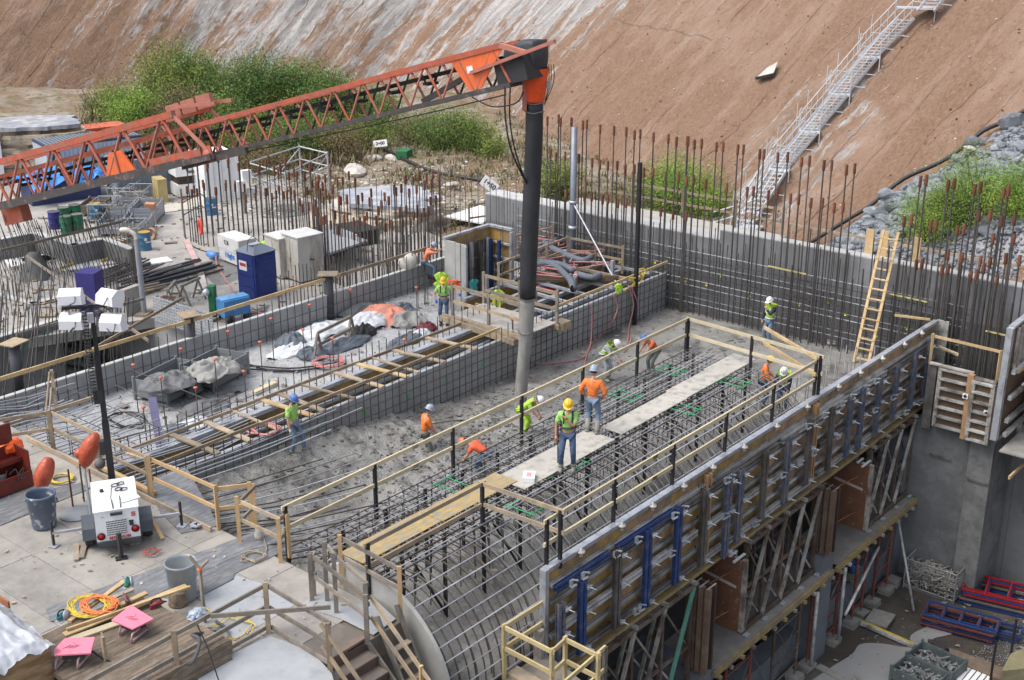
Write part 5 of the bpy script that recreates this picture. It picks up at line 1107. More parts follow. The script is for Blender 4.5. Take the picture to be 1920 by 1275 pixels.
# ---------------------------------------------------------------- bins, stands, chest
def trash_bin(label, c, m, r=.33, h=.80):
    t = thing('refuse_bin', label, 'bin', c); b = MB()
    b.lathe([(0,.0),(r*.80,.0),(r*.82,.03),(r*.90,h*.55),(r*.93,h*.56),(r*.95,h*.93),(r*1.02,h*.94),(r*1.04,h),(r*.96,h+.01),(r*.93,h*.93),(r*.78,.05),(0,.05)], c, 32); b.build('body', m, t)
    for s_ in (-1, 1):
        b = MB(); q = V((.64*s_, -.77*s_, 0)); b.tube([V(c)+q*(r*.97)+V((0,0,h*.8))+V((.77,.64,0))*.1, V(c)+q*(r*1.13)+V((0,0,h*.74)), V(c)+q*(r*.97)+V((0,0,h*.8))-V((.77,.64,0))*.1], .018, 6); b.build('handle', m, t)
    return t
trash_bin('dark blue grey round bin splashed with concrete beside the red tool chest', at(84,985,ZD), M('navy_plastic', (.085,.115,.165), .45, var=.15, speck=((.38,.38,.37), 5, .60)), .335, .84)
CLR = M('clear_grey_plastic', (.30,.33,.345), .35, var=.12, alpha=.72)
trash_bin('pale translucent grey round bin near the tool table', at(345,1120,ZD), CLR, .33, .86)
# wrapped lamp stands
WR = M('orange_red_wrap', (.42,.075,.035), .35, var=.25, scale=5, bump=.5, bscale=14)
def wrapped(label, c, tip, w_, base, legs=True):
    t = thing('wrapped_lamp', label, 'lamp stand', base); ax = (V(tip)-V(c)); b = MB(); L = ax.length; n = 16; bm = bmesh.new(); bmesh.ops.create_uvsphere(bm, u_segments=20, v_segments=14, radius=1)
    Rm = ax.to_track_quat('Z','Y').to_matrix()
    for v in bm.verts: q = V((v.co.x*w_, v.co.y*w_*.8, v.co.z*L)); q *= 1+.09*fbm(q*5+V(c), 3); v.co = Rm @ q+V(c)-V(base)
    me = bpy.data.meshes.new('plastic_wrap'); bm.to_mesh(me); bm.free(); me.polygons.foreach_set('use_smooth', [True]*len(me.polygons)); me.materials.append(WR); link('plastic_wrap', me, t)
    p0 = V(c)-ax*.9; pc('stand', 'cyl', V(base), p0, .035, .035, M('painted_pole', (.20,.24,.27), .6), t)
    return t
c1 = at(168,843,3.25); wrapped('taller lamp wrapped in orange red plastic on a grey stand by the deck corner', c1, c1+FR(.0,.20,.44), .27, at(170,965,ZD))
b = MB(); q = at(150,850,3.15); bm = bmesh.new(); bmesh.ops.create_uvsphere(bm, u_segments=12, v_segments=8, radius=.14)
me = bpy.data.meshes.new('wrap_knob'); bm.to_mesh(me); bm.free(); me.polygons.foreach_set('use_smooth', [True]*len(me.polygons)); me.materials.append(WR); o = link('plastic_wrap', me, bpy.data.objects['wrapped_lamp']); o.location = q-wl(bpy.data.objects['wrapped_lamp'])
c2 = at(83,888,3.05); wrapped('lower crumpled lamp wrapped in orange red plastic beside the red tool chest', c2, c2+FR(0,.16,.42), .27, at(98,945,ZD))
for px, py in ((137,950),(176,950),(158,940)): a_ = at(px, py, ZD); stick('stand_leg', a_, V((a_.x, a_.y, 3.0)), .022, RUST if px != 158 else STEELB, bpy.data.objects['wrapped_lamp'])
b = MB(); b.lathe([(0,.0),(.42,.0),(.42,.012),(0,.013)], at(145,962,2.0), 28); b.build('round_plate', BLUEP, label='round pale sheet lying under the lamp stands', cat='sheet')
def coil(name, label, c, r, turns, m, rad=.016, jit=.05, tail=None, zz=0, cat='cord', sq=1.):
    R = random.Random(int(r*1000)+turns); pts = []
    for i in range(turns*12): a = i*math.pi/6; k = r*(1+R.gauss(0, jit)*.6)*(1-.12*math.sin(i*.21)); pts.append(V(c)+V((k*math.cos(a)*sq, k*math.sin(a), .02+.05*abs(math.sin(i*.37))+zz)))
    if tail: pts += [V(q) for q in tail]
    b = MB(); b.tube(smooth(pts, 2), rad, 5); return props(b.build(name, m), label, cat)
YC = M('yellow_cord', (.62,.47,.06), .5); OC = M('orange_cord', (.75,.22,.06), .5); TC = M('tan_rope', (.33,.27,.19), .9); PK = M('pink_paint', (.72,.20,.28), .5, var=.08, speck=((.45,.12,.17), 12, .68)); REDH = M('faded_red_hose', (.50,.20,.19), .6, var=.15)
coil('extension_cord', 'yellow cord coiled on the deck beneath the wrapped lamps', at(116,900,ZD), .26, 7, YC)
# red tool chest
CH = M('dark_red_paint', (.14,.022,.015), .4, var=.2, scale=3, speck=((.25,.20,.18), 12, .72))
t = thing('tool_chest', 'open dark red steel tool chest at the left edge of the deck', 'tool chest', (13.2, 27.4, ZD))
p0 = at(65,912,ZD); u2 = (at(65,912,ZD)-at(0,945,ZD)); u2.z = 0; 
bx = lambda x0,x1,y0,y1,z0,z1,nm,m=CH: MB().b6(x0,x1,y0,y1,z0,z1).build(nm, m, t)
x0, x1, y0, y1 = 12.0, 14.15, 27.35, 28.1
bx(x0,x1,y0,y0+.03,2.02,2.42,'front_panel'); bx(x0,x1,y1-.03,y1,2.02,2.95,'back_panel'); bx(x1-.03,x1,y0+.031,y1-.031,2.02,2.95,'side_panel'); bx(x0,x1,y0,y1,2.0,2.019,'floor',BK)
bx(x0,x1,y1+.01,y1+.06,2.98,3.50,'lid'); bx(x0+.1,x1-.04,y0+.35,y1-.04,2.60,2.63,'tray'); bx(x0+.1,x1-.04,y0+.33,y0+.35,2.60,2.72,'tray_lip')
b = MB(); R = random.Random(3)
bm = bmesh.new(); bmesh.ops.create_icosphere(bm, subdivisions=3, radius=1); cc = at(22,838,2.80)
for v in bm.verts: q = V((v.co.x*.30, v.co.y*.22, max(v.co.z,-.4)*.22)); q *= 1+.25*fbm(q*7, 3); v.co = q
me = bpy.data.meshes.new('orange_vest'); bm.to_mesh(me); bm.free(); me.materials.append(M('hi_vis_orange', (.90,.13,.02), .7, var=.15, scale=5)); o = link('orange_vest', me, loc=cc); props(o, 'crumpled bright orange vest lying in the red tool chest tray', 'vest')
b = MB(); b.lathe([(.11,0),(.14,.25)], at(5,903,2.05), 16, cap=(True,False)); b.build('bucket', M('dirty_white_plastic', (.45,.44,.41), .6), label='dirty white bucket inside the red tool chest', cat='bucket')
b = MB(); b.tube(smooth([at(18,890,2.5), at(30,880,2.62), at(38,900,2.35), at(45,875,2.5), at(30,900,2.3), at(48,895,2.4)]), .014, 5); b.build('black_cable', BLACK, label='tangle of black cord hanging in the red tool chest', cat='cord')
# ---------------------------------------------------------------- tool table with lumber
OLD = M('old_rough_timber', (.20,.155,.115), .9, var=.35, scale=3, rgb2=(.12,.095,.07), thr=(.45,.6), s2=2, aniso=(1,5,3), bump=.5, bscale=16, rnd=.15)
t = thing('timber_table', 'low rough table of heavy weathered timbers carrying saws and pink power boxes', 'work table', (10.8, 20, ZD))
cs = [at(112,1215,2.42), at(235,1095,2.42), at(372,1160,2.42), at(372,1185,2.42), at(140,1290,2.42)]
e0, e1 = at(108,1235,2.42), at(370,1170,2.42)      # lower edge
ax = V((1,0,0)); 
for k in range(7):
    y = 17.75+.42*k; xa, xb = (9.55+.08*k, 12.55-.02*k) ; beam('plank', (xa, y, 2.38), (xb+.05*math.sin(k*3), y, 2.38), .41, .10, OLD, t)
for y in (17.6,): 
    beam('side_beam', (9.4, y, 2.26), (12.6, y, 2.26), .12, .30, OLD, t); beam('side_beam', (9.4, y-.08, 2.08), (12.5, y-.08, 2.08), .14, .14, OLD, t)
LZ = 2.44
def lum(p, q, w_, h_, m, label, z=LZ): o = beam('board', at(p[0],p[1],z+h_/2), at(q[0],q[1],z+h_/2), w_, h_, m, None); props(o, label, 'board', 'loose lumber on the tool table')
lum((125,1180),(357,1100),.05,.05,NEWWOOD,'long thin pale batten lying right across the tool table',2.55)
lum((120,1190),(350,1098),.16,.03,NEWWOOD,'long pale board beneath the thin batten',2.50)
lum((130,1200),(260,1155),.18,.04,PALE,'pale board beside the near pink box')
lum((130,1165),(235,1090),.10,.05,NEWWOOD,'short board under the orange cord coil')
lum((225,1135),(275,1112),.12,.05,NEWWOOD,'short bright offcut by the drill')
lum((190,1130),(250,1105),.10,.04,WOOD,'greyish offcut under the cord coil')
lum((195,1118),(232,1090),.08,.05,NEWWOOD,'board end poking past the green grinder')
coil('extension_cord', 'big coil of yellow and orange cord on the lumber, yellow part', at(168,1140,LZ+.05), .42, 11, YC, .011, .16, sq=.8)
coil('extension_cord', 'orange cord coiled over the yellow one on the lumber', at(186,1137,LZ+.10), .34, 12, OC, .011, .24, sq=.8)
def tool(name, label, c, m, m2, rz=0, disc=False, cat='power tool'):
    t = thing(name, label, cat, c); Rm = Matrix.Rotation(rz, 3, 'Z'); b = MB(); b.tube([V(c)+Rm @ V((-.14,0,.07)), V(c)+Rm @ V((0,0,.09)), V(c)+Rm @ V((.12,0,.08))], [.04,.055,.045], 8); b.build('motor_body', m, t)
    b = MB(); b.tube(smooth([V(c)+Rm @ V((.10,0,.09)), V(c)+Rm @ V((.06,.02,.17)), V(c)+Rm @ V((-.08,.02,.18)), V(c)+Rm @ V((-.12,0,.1))]), .018, 6); b.build('handle', m2, t)
    if disc: b = MB(); b.lathe([(0,0),(.11,0),(.11,.03),(0,.035)], V(c)+Rm @ V((.02,-.07,.09)), 18, axis=Rm @ V((.2,-1,.15))); b.build('blade_guard', STEEL, t); b = MB(); b.box(V(c)+Rm @ V((0,-.02,.01)), (.32,.18,.012), mat=Rm); b.build('sole_plate', STEEL, t)
    else: b = MB(); b.tube([V(c)+Rm @ V((.12,0,.08)), V(c)+Rm @ V((.2,0,.06))], [.03,.012], 7); b.build('chuck', BLACK, t); b = MB(); b.box(V(c)+Rm @ V((-.1,0,.02)), (.1,.08,.05), mat=Rm); b.build('battery', M('maroon_plastic', (.22,.03,.045), .5), t)
MAR = M('maroon_plastic', (.22,.03,.045), .5)
tool('circular_saw', 'teal circular saw at the left end of the lumber', at(118,1160,LZ), M('teal_plastic', (.0,.16,.20), .45), BLACK, .3, True)
tool('angle_grinder', 'green grinder lying on the far side of the tool table', at(240,1098,LZ), M('tool_green', (.03,.22,.12), .45), M('tool_teal', (.08,.30,.33), .4), .7, True)
tool('cordless_drill', 'dark red cordless drill standing on the lumber beside the coil', at(237,1128,LZ+.05), STEELB, MATS['maroon_plastic'], 1.3)
tool('cordless_drill', 'dark red cordless drill lying near the right end of the table', at(295,1138,LZ), MATS['maroon_plastic'], BLACK, -.3)
PKI = M('pink_print', (.35,.08,.12), .6)
def spider(label, c, rz, pts):
    t = thing('power_box', label, 'power box', c, 'pink power distribution boxes'); z = LZ+.34; top = [at(x_, y_, z) for x_, y_ in pts]; b = MB(); b.slab(top, .03); b.build('lid', PK, t)
    cc = sum(top, V((0,0,0)))/len(top); b = MB(); ins = [cc.lerp(p, .62)-V((0,0,.04)) for p in top]; b.slab(ins, .14); b.build('housing', BK, t)
    n_ = (top[1]-top[0]).normalized(); m_ = (top[2]-top[1]).normalized()
    for k in (-1,1): b = MB(); a_ = cc+m_*.2*k; b.tube([a_-n_*.26-V((0,0,.3)), a_-n_*.2-V((0,0,.16)), a_+n_*.2-V((0,0,.16)), a_+n_*.26-V((0,0,.3))], .022, 6); b.tube([a_-n_*.26-V((0,0,.31)), a_+n_*.26-V((0,0,.31))], .022, 6); b.build('skid_leg', M('pale_pink_steel', (.40,.26,.28), .6), t)
    for k in range(6): b = MB(); q = cc+n_*(-.02+.02*(k % 2))+m_*(-.09+.04*k); b.box(q+V((0,0,.003)), (.16-.02*(k % 3),.012,.004), rz); b.build('print_line', PKI, t)
    textmesh('!', .12, PKI, Matrix.Translation(cc+n_*.1+V((0,0,.004))) @ Matrix.Rotation(rz, 4, 'Z'), parent=t)
spider('pink power box, the upper one beside the long pale board', at(248,1185,LZ), -.7, [(209,1162),(246,1134),(288,1160),(249,1179)])
spider('pink power box, the lower one beside the plastic covered crate', at(140,1240,LZ), 0, [(101,1218),(122,1196),(178,1194),(170,1224),(102,1228)])
b = MB(); b.tube(smooth([at(130,1230,2.5), at(150,1250,2.2), at(165,1262,2.1), at(200,1272,2.1)]), .016, 5); b.build('extension_cord', OC, label='orange cord running down from the lower pink box', cat='cord')
b = MB(); b.tube(smooth([at(116,1232,2.5), at(117,1250,2.2), at(125,1290,2.1)]), .016, 5); b.build('extension_cord', YC, label='yellow cord running down from the lower pink box', cat='cord')
b = MB(); b.tube(smooth([at(172,1220,2.6), at(200,1238,2.45), at(240,1250,2.3), at(300,1240,2.2), at(345,1205,2.1), at(380,1195,2.1)]), .02, 5); b.build('power_cable', BLACK, label='thick black cable from the lower pink box along the table side', cat='cable')
# crate with plastic
CP = M('crate_plywood', (.33,.22,.12), .75, var=.3, scale=2, rgb2=(.22,.14,.07), thr=(.46,.56), s2=1.2, aniso=(1,1,5))
t = thing('plywood_crate', 'big plywood crate under white plastic sheeting at the lower left corner', 'crate', (9.2, 20, ZD))
b = MB(); b.b6(7.2, 9.86, 19.35, 21.05, 2.0, 2.98); b.build('crate_box', CP, t); b = MB(); b.b6(9.9, 9.94, 20.8, 21.25, 2.5, 3.25); b.build('end_board', M('red_brown_ply', (.26,.10,.04), .7, var=.25), t)
bm = bmesh.new(); bmesh.ops.create_grid(bm, x_segments=90, y_segments=90, size=1)
for v in bm.verts:
    x_, y_ = v.co.x, v.co.y; X = 8.5+1.48*x_; Y = 20.2+.96*y_; e = max(abs(x_), abs(y_)); z = 3.05+.05*(1-2*abs(fbm((X*2.6, Y*1.1, 0), 3)))+.05*fbm((X*5, Y*2, 1), 2)+.30*math.exp(-((X-9.2)**2+(Y-20.9)**2)*1.2)+.15*max(0, fbm((X*.8+3, Y*.8, 0), 2))
    if e > .80: z -= (e-.80)/.20*(.16+.16*fbm((X*2, Y*2, 3))); X -= x_*.04
    v.co = V((X, Y, z))
me = bpy.data.meshes.new('plastic_sheet'); bm.to_mesh(me); bm.free(); me.polygons.foreach_set('use_smooth', [True]*len(me.polygons)); me.materials.append(M('white_plastic_sheet', (.42,.44,.47), .25, var=.12, scale=3, bump=.5, bscale=5, rgb2=(.42,.44,.48), thr=(.5,.6))); o = link('plastic_sheet', me); props(o, 'crumpled translucent white plastic draped over the plywood crate', 'plastic sheet')
# ---------------------------------------------------------------- deck rails
guard_rail('weathered rail along the deck edge from the red chest to the mast', [(15.65,28.9),(15.65,24.6)], ZD, m=WOOD, step=2.1, post=WOOD, h=1.07, mid=.55)
guard_rail('bright new timber rail along the deck edge right of the light tower', [(15.65,24.5),(15.68,21.95),(16.3,21.5)], ZD, m=M('tan_timber', (.50,.335,.17), .75, var=.15, rnd=.1), step=2.4, h=1.07, mid=.5)
guard_rail('weathered rail corner behind the red chest', [(13.9,29.8),(15.65,28.95),(17.3,31.5)], ZD, m=WOOD, step=2.2)
guard_rail('short greyish timber rail with a rope at the pour corner of the deck', [(16.35,21.45),(15.62,21.1),(15.62,19.68),(15.9,19.7)], ZD, m=WOOD, step=1.9, post=MATS['tan_timber'])
beam('toe_board', (15.5, 30, 2.05), (15.5, 22.0, 2.05), .05, .12, WOOD, None, label='long timber edge board lying on the deck beneath the rail')['category'] = 'board'
t = guard_rail('weathered corner rail of grey timbers in the foreground', [(9.2,17.6),(13.62,17.7),(13.5,15.75)], ZD, m=GREYWOOD, step=2.6, post=WOOD, toe=True, pw=.1, h=1.08)
beam('diagonal_rail', at(395,1155,3.08), at(620,1138,3.1), .04, .09, GREYWOOD, t)
guard_rail('grey timber rail around the head of the stair', [(15.15,18.05),(15.0,17.95),(14.62,15.9)], ZD, m=GREYWOOD, step=2.4)
guard_rail('dark weathered rail running from the yellow boards to the stair', [(15.2,17.7),(15.0,17.2),(14.68,15.95)], ZD+.02, m=GREYWOOD, step=2.4, h=1.3, mid=.8)
t = guard_rail('weathered rail along the pale bulkhead above the ladder stair', [(15.85,17.95),(15.72,16.05)], ZD, m=GREYWOOD, step=2.0, post=MATS['tan_timber'], h=1.12, mid=.62)
# stair going down
t = thing('timber_stair', 'dark timber stair going down from the deck in the foreground', 'stair', (14.2, 16, ZD)); TR = M('stair_tread', (.15,.13,.11), .75, var=.3, scale=2, rgb2=(.22,.15,.12), thr=(.5,.65))
b = MB(); b.b6(13.6, 14.75, 16.05, 16.85, 1.955, 2.01); b.build('landing', TR, t)
for i in range(8):
    y = 16.02-.29*i; z = 1.98-.24*(i+1); b = MB(); b.b6(13.58, 14.72, y-.30, y+.02, z-.04, z); b.build('tread', TR, t); b = MB(); b.b6(13.6, 14.7, y+.0, y+.02, z+.01, z+.19); b.build('riser', M('stair_riser', (.10,.065,.05), .8, var=.3), t)
for x_ in (13.55, 14.76): beam('stringer', (x_, 16.1, 1.85), (x_, 13.4, -.38), .04, .26, GREYWOOD, t)
for x_ in (13.5, 14.8):
    for k in (.5, .98): beam('handrail', (x_, 15.95, 2.0+k), (x_, 13.4, -.1+k), .04, .09, WOOD, t)
    beam('rail_post', (x_, 14.6, .5), (x_, 14.6, 1.95), .09, .05, MATS['tan_timber'], t, up=(0,1,0))
# ladder stair on the bulkhead
t = thing('ladder_stair', 'narrow timber ladder stair leaning down the pale bulkhead', 'ladder', (15.3, 15.7, ZD))
for x_ in (15.1, 15.66): beam('stringer', (x_, 16.1, 2.3), (x_, 14.3, -1.2), .05, .12, GREYWOOD, t); 
for i in range(9): f = .2+.09*i; y = 16.1-1.8*f; z = 2.3-3.5*f; b = MB(); b.b6(15.13, 15.63, y-.08, y+.06, z, z+.035); b.build('rung', WOOD, t)
# small platform with new rails next to the formwork
t = thing('timber_platform', 'small platform with fresh timber rails at the near end of the formwork', 'platform', (18.6,14.6,0))
pts = [at(1020,1128,1.2), at(945,1176,1.2), at(1035,1222,1.2), at(1060,1199,1.2), at(1122,1230,1.2)]
GRN = M('treated_timber', (.47,.38,.20), .75, var=.15, rnd=.1)
for a_, b_ in zip(pts[:-1], pts[1:]):
    u_ = (b_-a_).normalized()*.06
    for dz in (0, -.52): beam('rail', a_-u_+V((0,0,dz)), b_+u_+V((0,0,dz)), .045, .10, GRN, t)
for p in pts: beam('post', V((p.x, p.y, -.1)), V((p.x, p.y, 1.28)), .1, .06, GRN, t)
q0, q1 = at(1135,1213,1.15), at(1058,1280,1.15)
for dz in (0,-.55): beam('rail', q0+V((0,0,dz)), q1+V((0,0,dz)), .045, .10, GRN, t)
beam('post', V((q0.x, q0.y, -2)), q0, .1, .07, STEELB, t)
fl_ = [V((p.x, p.y, -.1)) for p in (pts[0], pts[1], pts[1]+V((-.4,-.2,0)), q1, q0)]; b = MB(); b.slab(fl_, .08); b.build('platform_floor', GREYWOOD, t)
b = MB(); b.slab([V((p.x, p.y, -.02)) for p in (at(930,1250,-.02), at(950,1236,-.02), at(1060,1300,-.02), at(1035,1310,-.02))], .16); b.build('edge_board', WOOD, t)
for px, py in ((965,1230),(992,1215),(1010,1225)): a_ = at(px, py, 0.); b = MB(); b.box(a_+V((0,0,.25)), (.14,.2,.75), .2); b.build('form_stub', LS, t)
# small clutter on the deck
coil('rope', 'loose tan rope looping over the deck near the corner rail', at(475,1045,ZD), .22, 2, TC, .014, .35, cat='rope', tail=[at(500,1030,2.03), at(495,1010,2.03), at(487,985,2.05)])
b = MB(); c = at(486,1010,ZD); b.lathe([(0,0),(.1,.0),(.11,.1),(.07,.26),(.02,.36)], c, 12); b.build('cloth_bag', M('off_white_cloth', (.50,.45,.40), .85), label='small off white sack hanging at the corner rail', cat='bag'); b = MB(); b.tube([c+V((0,0,.36)), at(480,935,3.0)], .012, 5); b.build('rope', TC, label='rope tied round the corner rail above the sack', cat='rope')
coil('rope', 'white and grey rag coil on the dark mat right of the light tower', at(368,987,ZD+.01), .10, 5, M('grey_rag', (.36,.38,.42), .9), .022, .3, cat='rag')
coil('ratchet_strap', 'tangled red strap on the deck in front of the light tower', at(283,1038,ZD+.01), .15, 4, M('red_strap', (.38,.10,.09), .8), .009, .5, cat='strap')
coil('extension_cord', 'thin yellow cord looped loosely on the deck behind the corner rail', at(438,1180,ZD), .42, 2, YC, .012, .3, tail=[at(400,1150,2.03), at(380,1130,2.03)])
props(beam('board', at(275,955,2.6), at(305,1010,2.03), .09, .04, MATS['tan_timber']), 'timber stick leaning against the light tower wheel', 'board')
for i, (p, q) in enumerate((((143,1020),(143,1050)),((160,1018),(152,1046)))): props(beam('board', at(*p,ZD+.02), at(*q,ZD+.02), .12, .035, WOOD), ['left','right'][i]+' of two short grey boards left of the light tower wheel', 'board')
props(beam('board', at(175,868,ZD+.1), at(290,925,ZD+.05), .12, .09, MATS['tan_timber']), 'long fresh timber on the deck behind the light tower', 'board')
t = thing('branch_prop', 'forked timber prop with orange tape standing by the clear bin', 'prop', at(384,1200,ZD)); a_ = at(384,1165,ZD); beam('post', a_, V((a_.x, a_.y, 3.25)), .05, .07, GREYWOOD, t); tp = V((a_.x, a_.y, 3.22)); beam('fork', tp, tp+FR(.0,-.18,.30), .04, .05, WOOD, t); beam('fork', tp, tp+FR(.1,.16,.14), .04, .05, WOOD, t); b = MB(); b.box(tp, (.08,.08,.06)); b.build('orange_tape', OC, t)
t = thing('post', 'short timber post with a knob beside the lower pink box', 'post', at(201,1262,ZD)); a_ = at(203,1275,ZD); beam('shaft', a_, V((a_.x, a_.y, 2.95)), .06, .06, WOOD, t); beam('brace', V((a_.x, a_.y, 2.85)), at(190,1185,3.0), .03, .05, WOOD, t)
b = MB(); c = at(335,1130,ZD); b.lathe([(.0,.30),(.17,.30),(.19,.28),(.20,.12),(.22,.0)], c, 14); b.build('stump_stool', OLD, label='round dark stump between the tool table and the clear bin', cat='stump')
b = MB(); c = at(395,1210,ZD); b.lathe([(.14,0),(.19,.30),(.20,.30),(.15,.02)], c, 18, cap=(True,False)); b.build('bucket', M('charcoal_plastic', (.06,.065,.07), .5), label='dark grey bucket behind the foreground rail', cat='bucket')
b = MB(); b.tube(smooth([at(345,1245,2.3), at(362,1240,2.5), at(375,1200,2.7), at(360,1190,2.6), at(395,1185,2.3), at(425,1180,2.1), at(405,1165,2.1)]), .035, 6); b.build('vacuum_hose', M('dark_grey_hose', (.08,.085,.09), .6), label='ribbed dark grey hose by the bucket behind the foreground rail', cat='hose')
b = MB(); b.tube([at(367,1165,3.0), at(390,1215,2.6), at(415,1290,2.0)], .014, 5); b.build('black_cable', BLACK, label='black cord hanging over the foreground rail', cat='cord')
props(beam('blue_bar', at(372,1145,2.6), at(325,1235,2.1), .035, .035, BLUE), 'blue steel bar leaning beside the tool table', 'bar')
bm = bmesh.new(); bmesh.ops.create_icosphere(bm, subdivisions=3, radius=1)
for v in bm.verts: q = V((v.co.x*.20, v.co.y*.16, max(v.co.z,-.3)*.12)); v.co = q*(1+.3*fbm(q*12, 3))
me = bpy.data.meshes.new('plastic_bag'); bm.to_mesh(me); bm.free(); me.materials.append(M('clear_bag', (.30,.36,.42), .3)); o = link('plastic_bag', me, loc=at(370,1152,LZ+.05)); props(o, 'clear plastic bag of fixings at the right end of the tool table', 'bag')
# ================================================================ LEFT PIT AND YARD
IN = M('inner_slab', (.33,.32,.30), .85, var=.18, scale=1, rgb2=(.24,.235,.225), thr=(.48,.6), s2=.6)
b = MB(); b.slab([(19.5,45.5,.02),(22.5,42.6,.02),(27.3,40.9,.02),(27.3,50.5,.02),(8,50.5,.02),(8,47,.02)], .4); props(b.build('inner_yard_slab', IN), kind='structure')
props(grid('pit_bottom', -10, 27.3, 34.8, 51, 1., lambda x, y: -3.6+.1*fbm((x*.5,y*.5,0)), M('grey_pit_floor', (.19,.19,.185), .85, var=.3, scale=.8)), kind='structure')
b = MB(); b.b6(27.1, 27.34, 35.2, 50.6, -3.7, -.02); props(b.build('pit_side', FACE), kind='structure')
GREYC = M('pit_wall_concrete', (.20,.20,.20), .75, var=.25, scale=.8, rgb2=(.145,.145,.14), thr=(.46,.6), s2=.9, speck=((.09,.09,.09), 4, .70))
def pwall(label, pts, zt, zb, th=.3, m=GREYC, edge=LIGHTT):
    t = thing('concrete_wall', label, 'wall', pts[0][:2]+(zb,) if not isinstance(pts[0], V) else (pts[0].x, pts[0].y, zb))
    for a, c in zip(pts[:-1], pts[1:]):
        a, c = V((a[0], a[1], 0)), V((c[0], c[1], 0)); u = (c-a).normalized(); n = V((-u.y, u.x, 0))*th
        b = MB(); hexa(b, [a, c, c+n, a+n], zb, zt-.04); b.build('face', m, t); b = MB(); hexa(b, [a-n*.03, c-n*.03, c+n*1.03, a+n*1.03], zt-.036, zt); b.build('coping', edge, t)
    return t
W1 = [at(-120,672,.4), at(0,632,.4), at(112,598,.4)]
pwall('dark pit wall with a pale top edge and faint green marks at the left edge', [(p.x, p.y) for p in W1], .4, -3.6)
b = MB(); 
for px, py in ((80,632),(30,652)): c = atY(px, py, W1[1].y-.01); b.box(c+V((0,-.0,0)), (.9,.02,.12)); b.box(c+V((.2,0,.1)), (.5,.02,.1))
b.build('faded_marks', M('faded_teal_paint', (.08,.20,.17), .8), label='faded teal paint marks on the pit wall', cat='paint mark')
W2 = [at(-40,545,.1), at(60,570,.1), at(118,556,.1), at(240,515,.1), at(262,500,.1)]
pwall('pale kinked pit wall below the inner slab', [(p.x, p.y) for p in W2], .1, -3.6, m=M('light_pit_concrete', (.30,.295,.28), .8, var=.2, scale=.9))
W3 = [at(-60,448,1.3), at(60,425,1.3), at(135,448,1.3), at(190,436,1.3), at(240,455,1.3)]
pwall('curved retaining wall with a dark cone stain below the orange boom', [(p.x, p.y) for p in W3], 1.0, -.6, m=GREYC, edge=LIGHTT)
b = MB(); c = at(68,520,.03); b.lathe([(.8,0),(.35,1.0),(.3,1.1),(0,1.11)], c, 4); b.build('concrete_cone', M('dark_stained_concrete', (.12,.12,.12), .8, var=.2), label='dark stain shaped as a tapered buttress on the curved wall', cat='buttress')  # solid cone added to stand for a dark stain on the wall
for k in range(7):
    a_ = at(-60+10*k, 575+24*k, -1.6-.25*k) ; c_ = at(118+20*k, 620+22*k, -1.6-.25*k); stick('pipe_step', a_, c_, .22, M('slate_pipe', (.22,.24,.265), .6, var=.2), None, )
    props(C.objects[-1], 'large grey pipe lying in the left pit, ' + ['topmost of the slope','second from the top','third from the top','middle one','third from the bottom','second from the bottom','lowest of the slope'][k], 'pipe', 'large grey pipes stepped down the left pit')
b = MB(); c = at(18,585,-.6)
for k in range(3): b.box(c+V((.0,-.1,.25*k)), (.9,.08,.1))
for k in range(3): b.box(c+V((-.35+.35*k,-.16,.25)), (.1,.08,.75))
b.build('timber_box_out', WOOD, label='small timber grid box set in the pit wall', cat='box-out')
# leaning bars over the pit
R = random.Random(41)
t = thing('leaning_rebar', 'long dark bars leaning across the pit behind the lamp heads', 'rebar', (18, 38, -2))
for k in range(26):
    x0 = -40+10.5*k; y0 = 760+R.uniform(-12,22)-.33*x0*.9; lean = R.uniform(60,130) if k < 15 else R.uniform(15,50)
    a_ = at(x0+R.uniform(-6,6), y0, -.4); c_ = at(x0+lean, y0-R.uniform(200,285)*(1 if k < 15 else .5), 2.4) if k < 15 else at(x0+lean, y0-R.uniform(80,120), 1.3)
    c_ = V((a_.x+(c_.x-a_.x)*.4, a_.y+(c_.y-a_.y)*.4, c_.z+1.0)); stick('rebar', a_, c_, .021, REBAR, t)
def rb_line(label, px, n, zb, zt, r=.018, m=REBAR, lean=(0,0), cap=None, jit=.3, name='rebar_row', both=None):
    P = [at(x_, y_, zb) for x_, y_ in px]; L = [0]
    for a, c in zip(P[:-1], P[1:]): L.append(L[-1]+(c-a).length)
    t = thing(name, label, 'rebar', P[0])
    for i in range(n):
        s_ = L[-1]*(i+.5)/n; j = max(k for k in range(len(L)) if L[k] <= s_); j = min(j, len(P)-2); q = P[j].lerp(P[j+1], (s_-L[j])/max(1e-6, L[j+1]-L[j]))
        zz = (zt if i % 2 or both is None else both)+R.uniform(-jit, jit); top = V((q.x+lean[0]*(1+R.uniform(-.3,.3))+R.gauss(0,.02), q.y+lean[1]+R.gauss(0,.02), zz)); o = stick('rebar', q-V((0,0,.1)), top, r, m, t)
        if cap == 'rust': d = (top-q).normalized(); 
        if cap == 'rust': 
            MWp = MWS[o.name]; L_ = (top-q+V((0,0,.1))).length; ez = MWp.to_3x3().col[2].normalized(); e1 = MWp.translation+ez*L_; k = sub('rebar_coupler', 'cyl', e1-ez*.36, e1+ez*.02, r*2.2, r*2.2, RUST, o)
    return t
rb_line('slanting bars along the curved wall below the boom', [(-10,520),(60,505),(140,520),(240,500)], 44, 0, 2.6, .017, REBAR, (-.55,.15))
rb_line('upright bars round the inner slab edge above the pit', [(5,590),(70,600),(130,590),(250,548),(262,520)], 42, 0, 1.7, .017, STEELB)
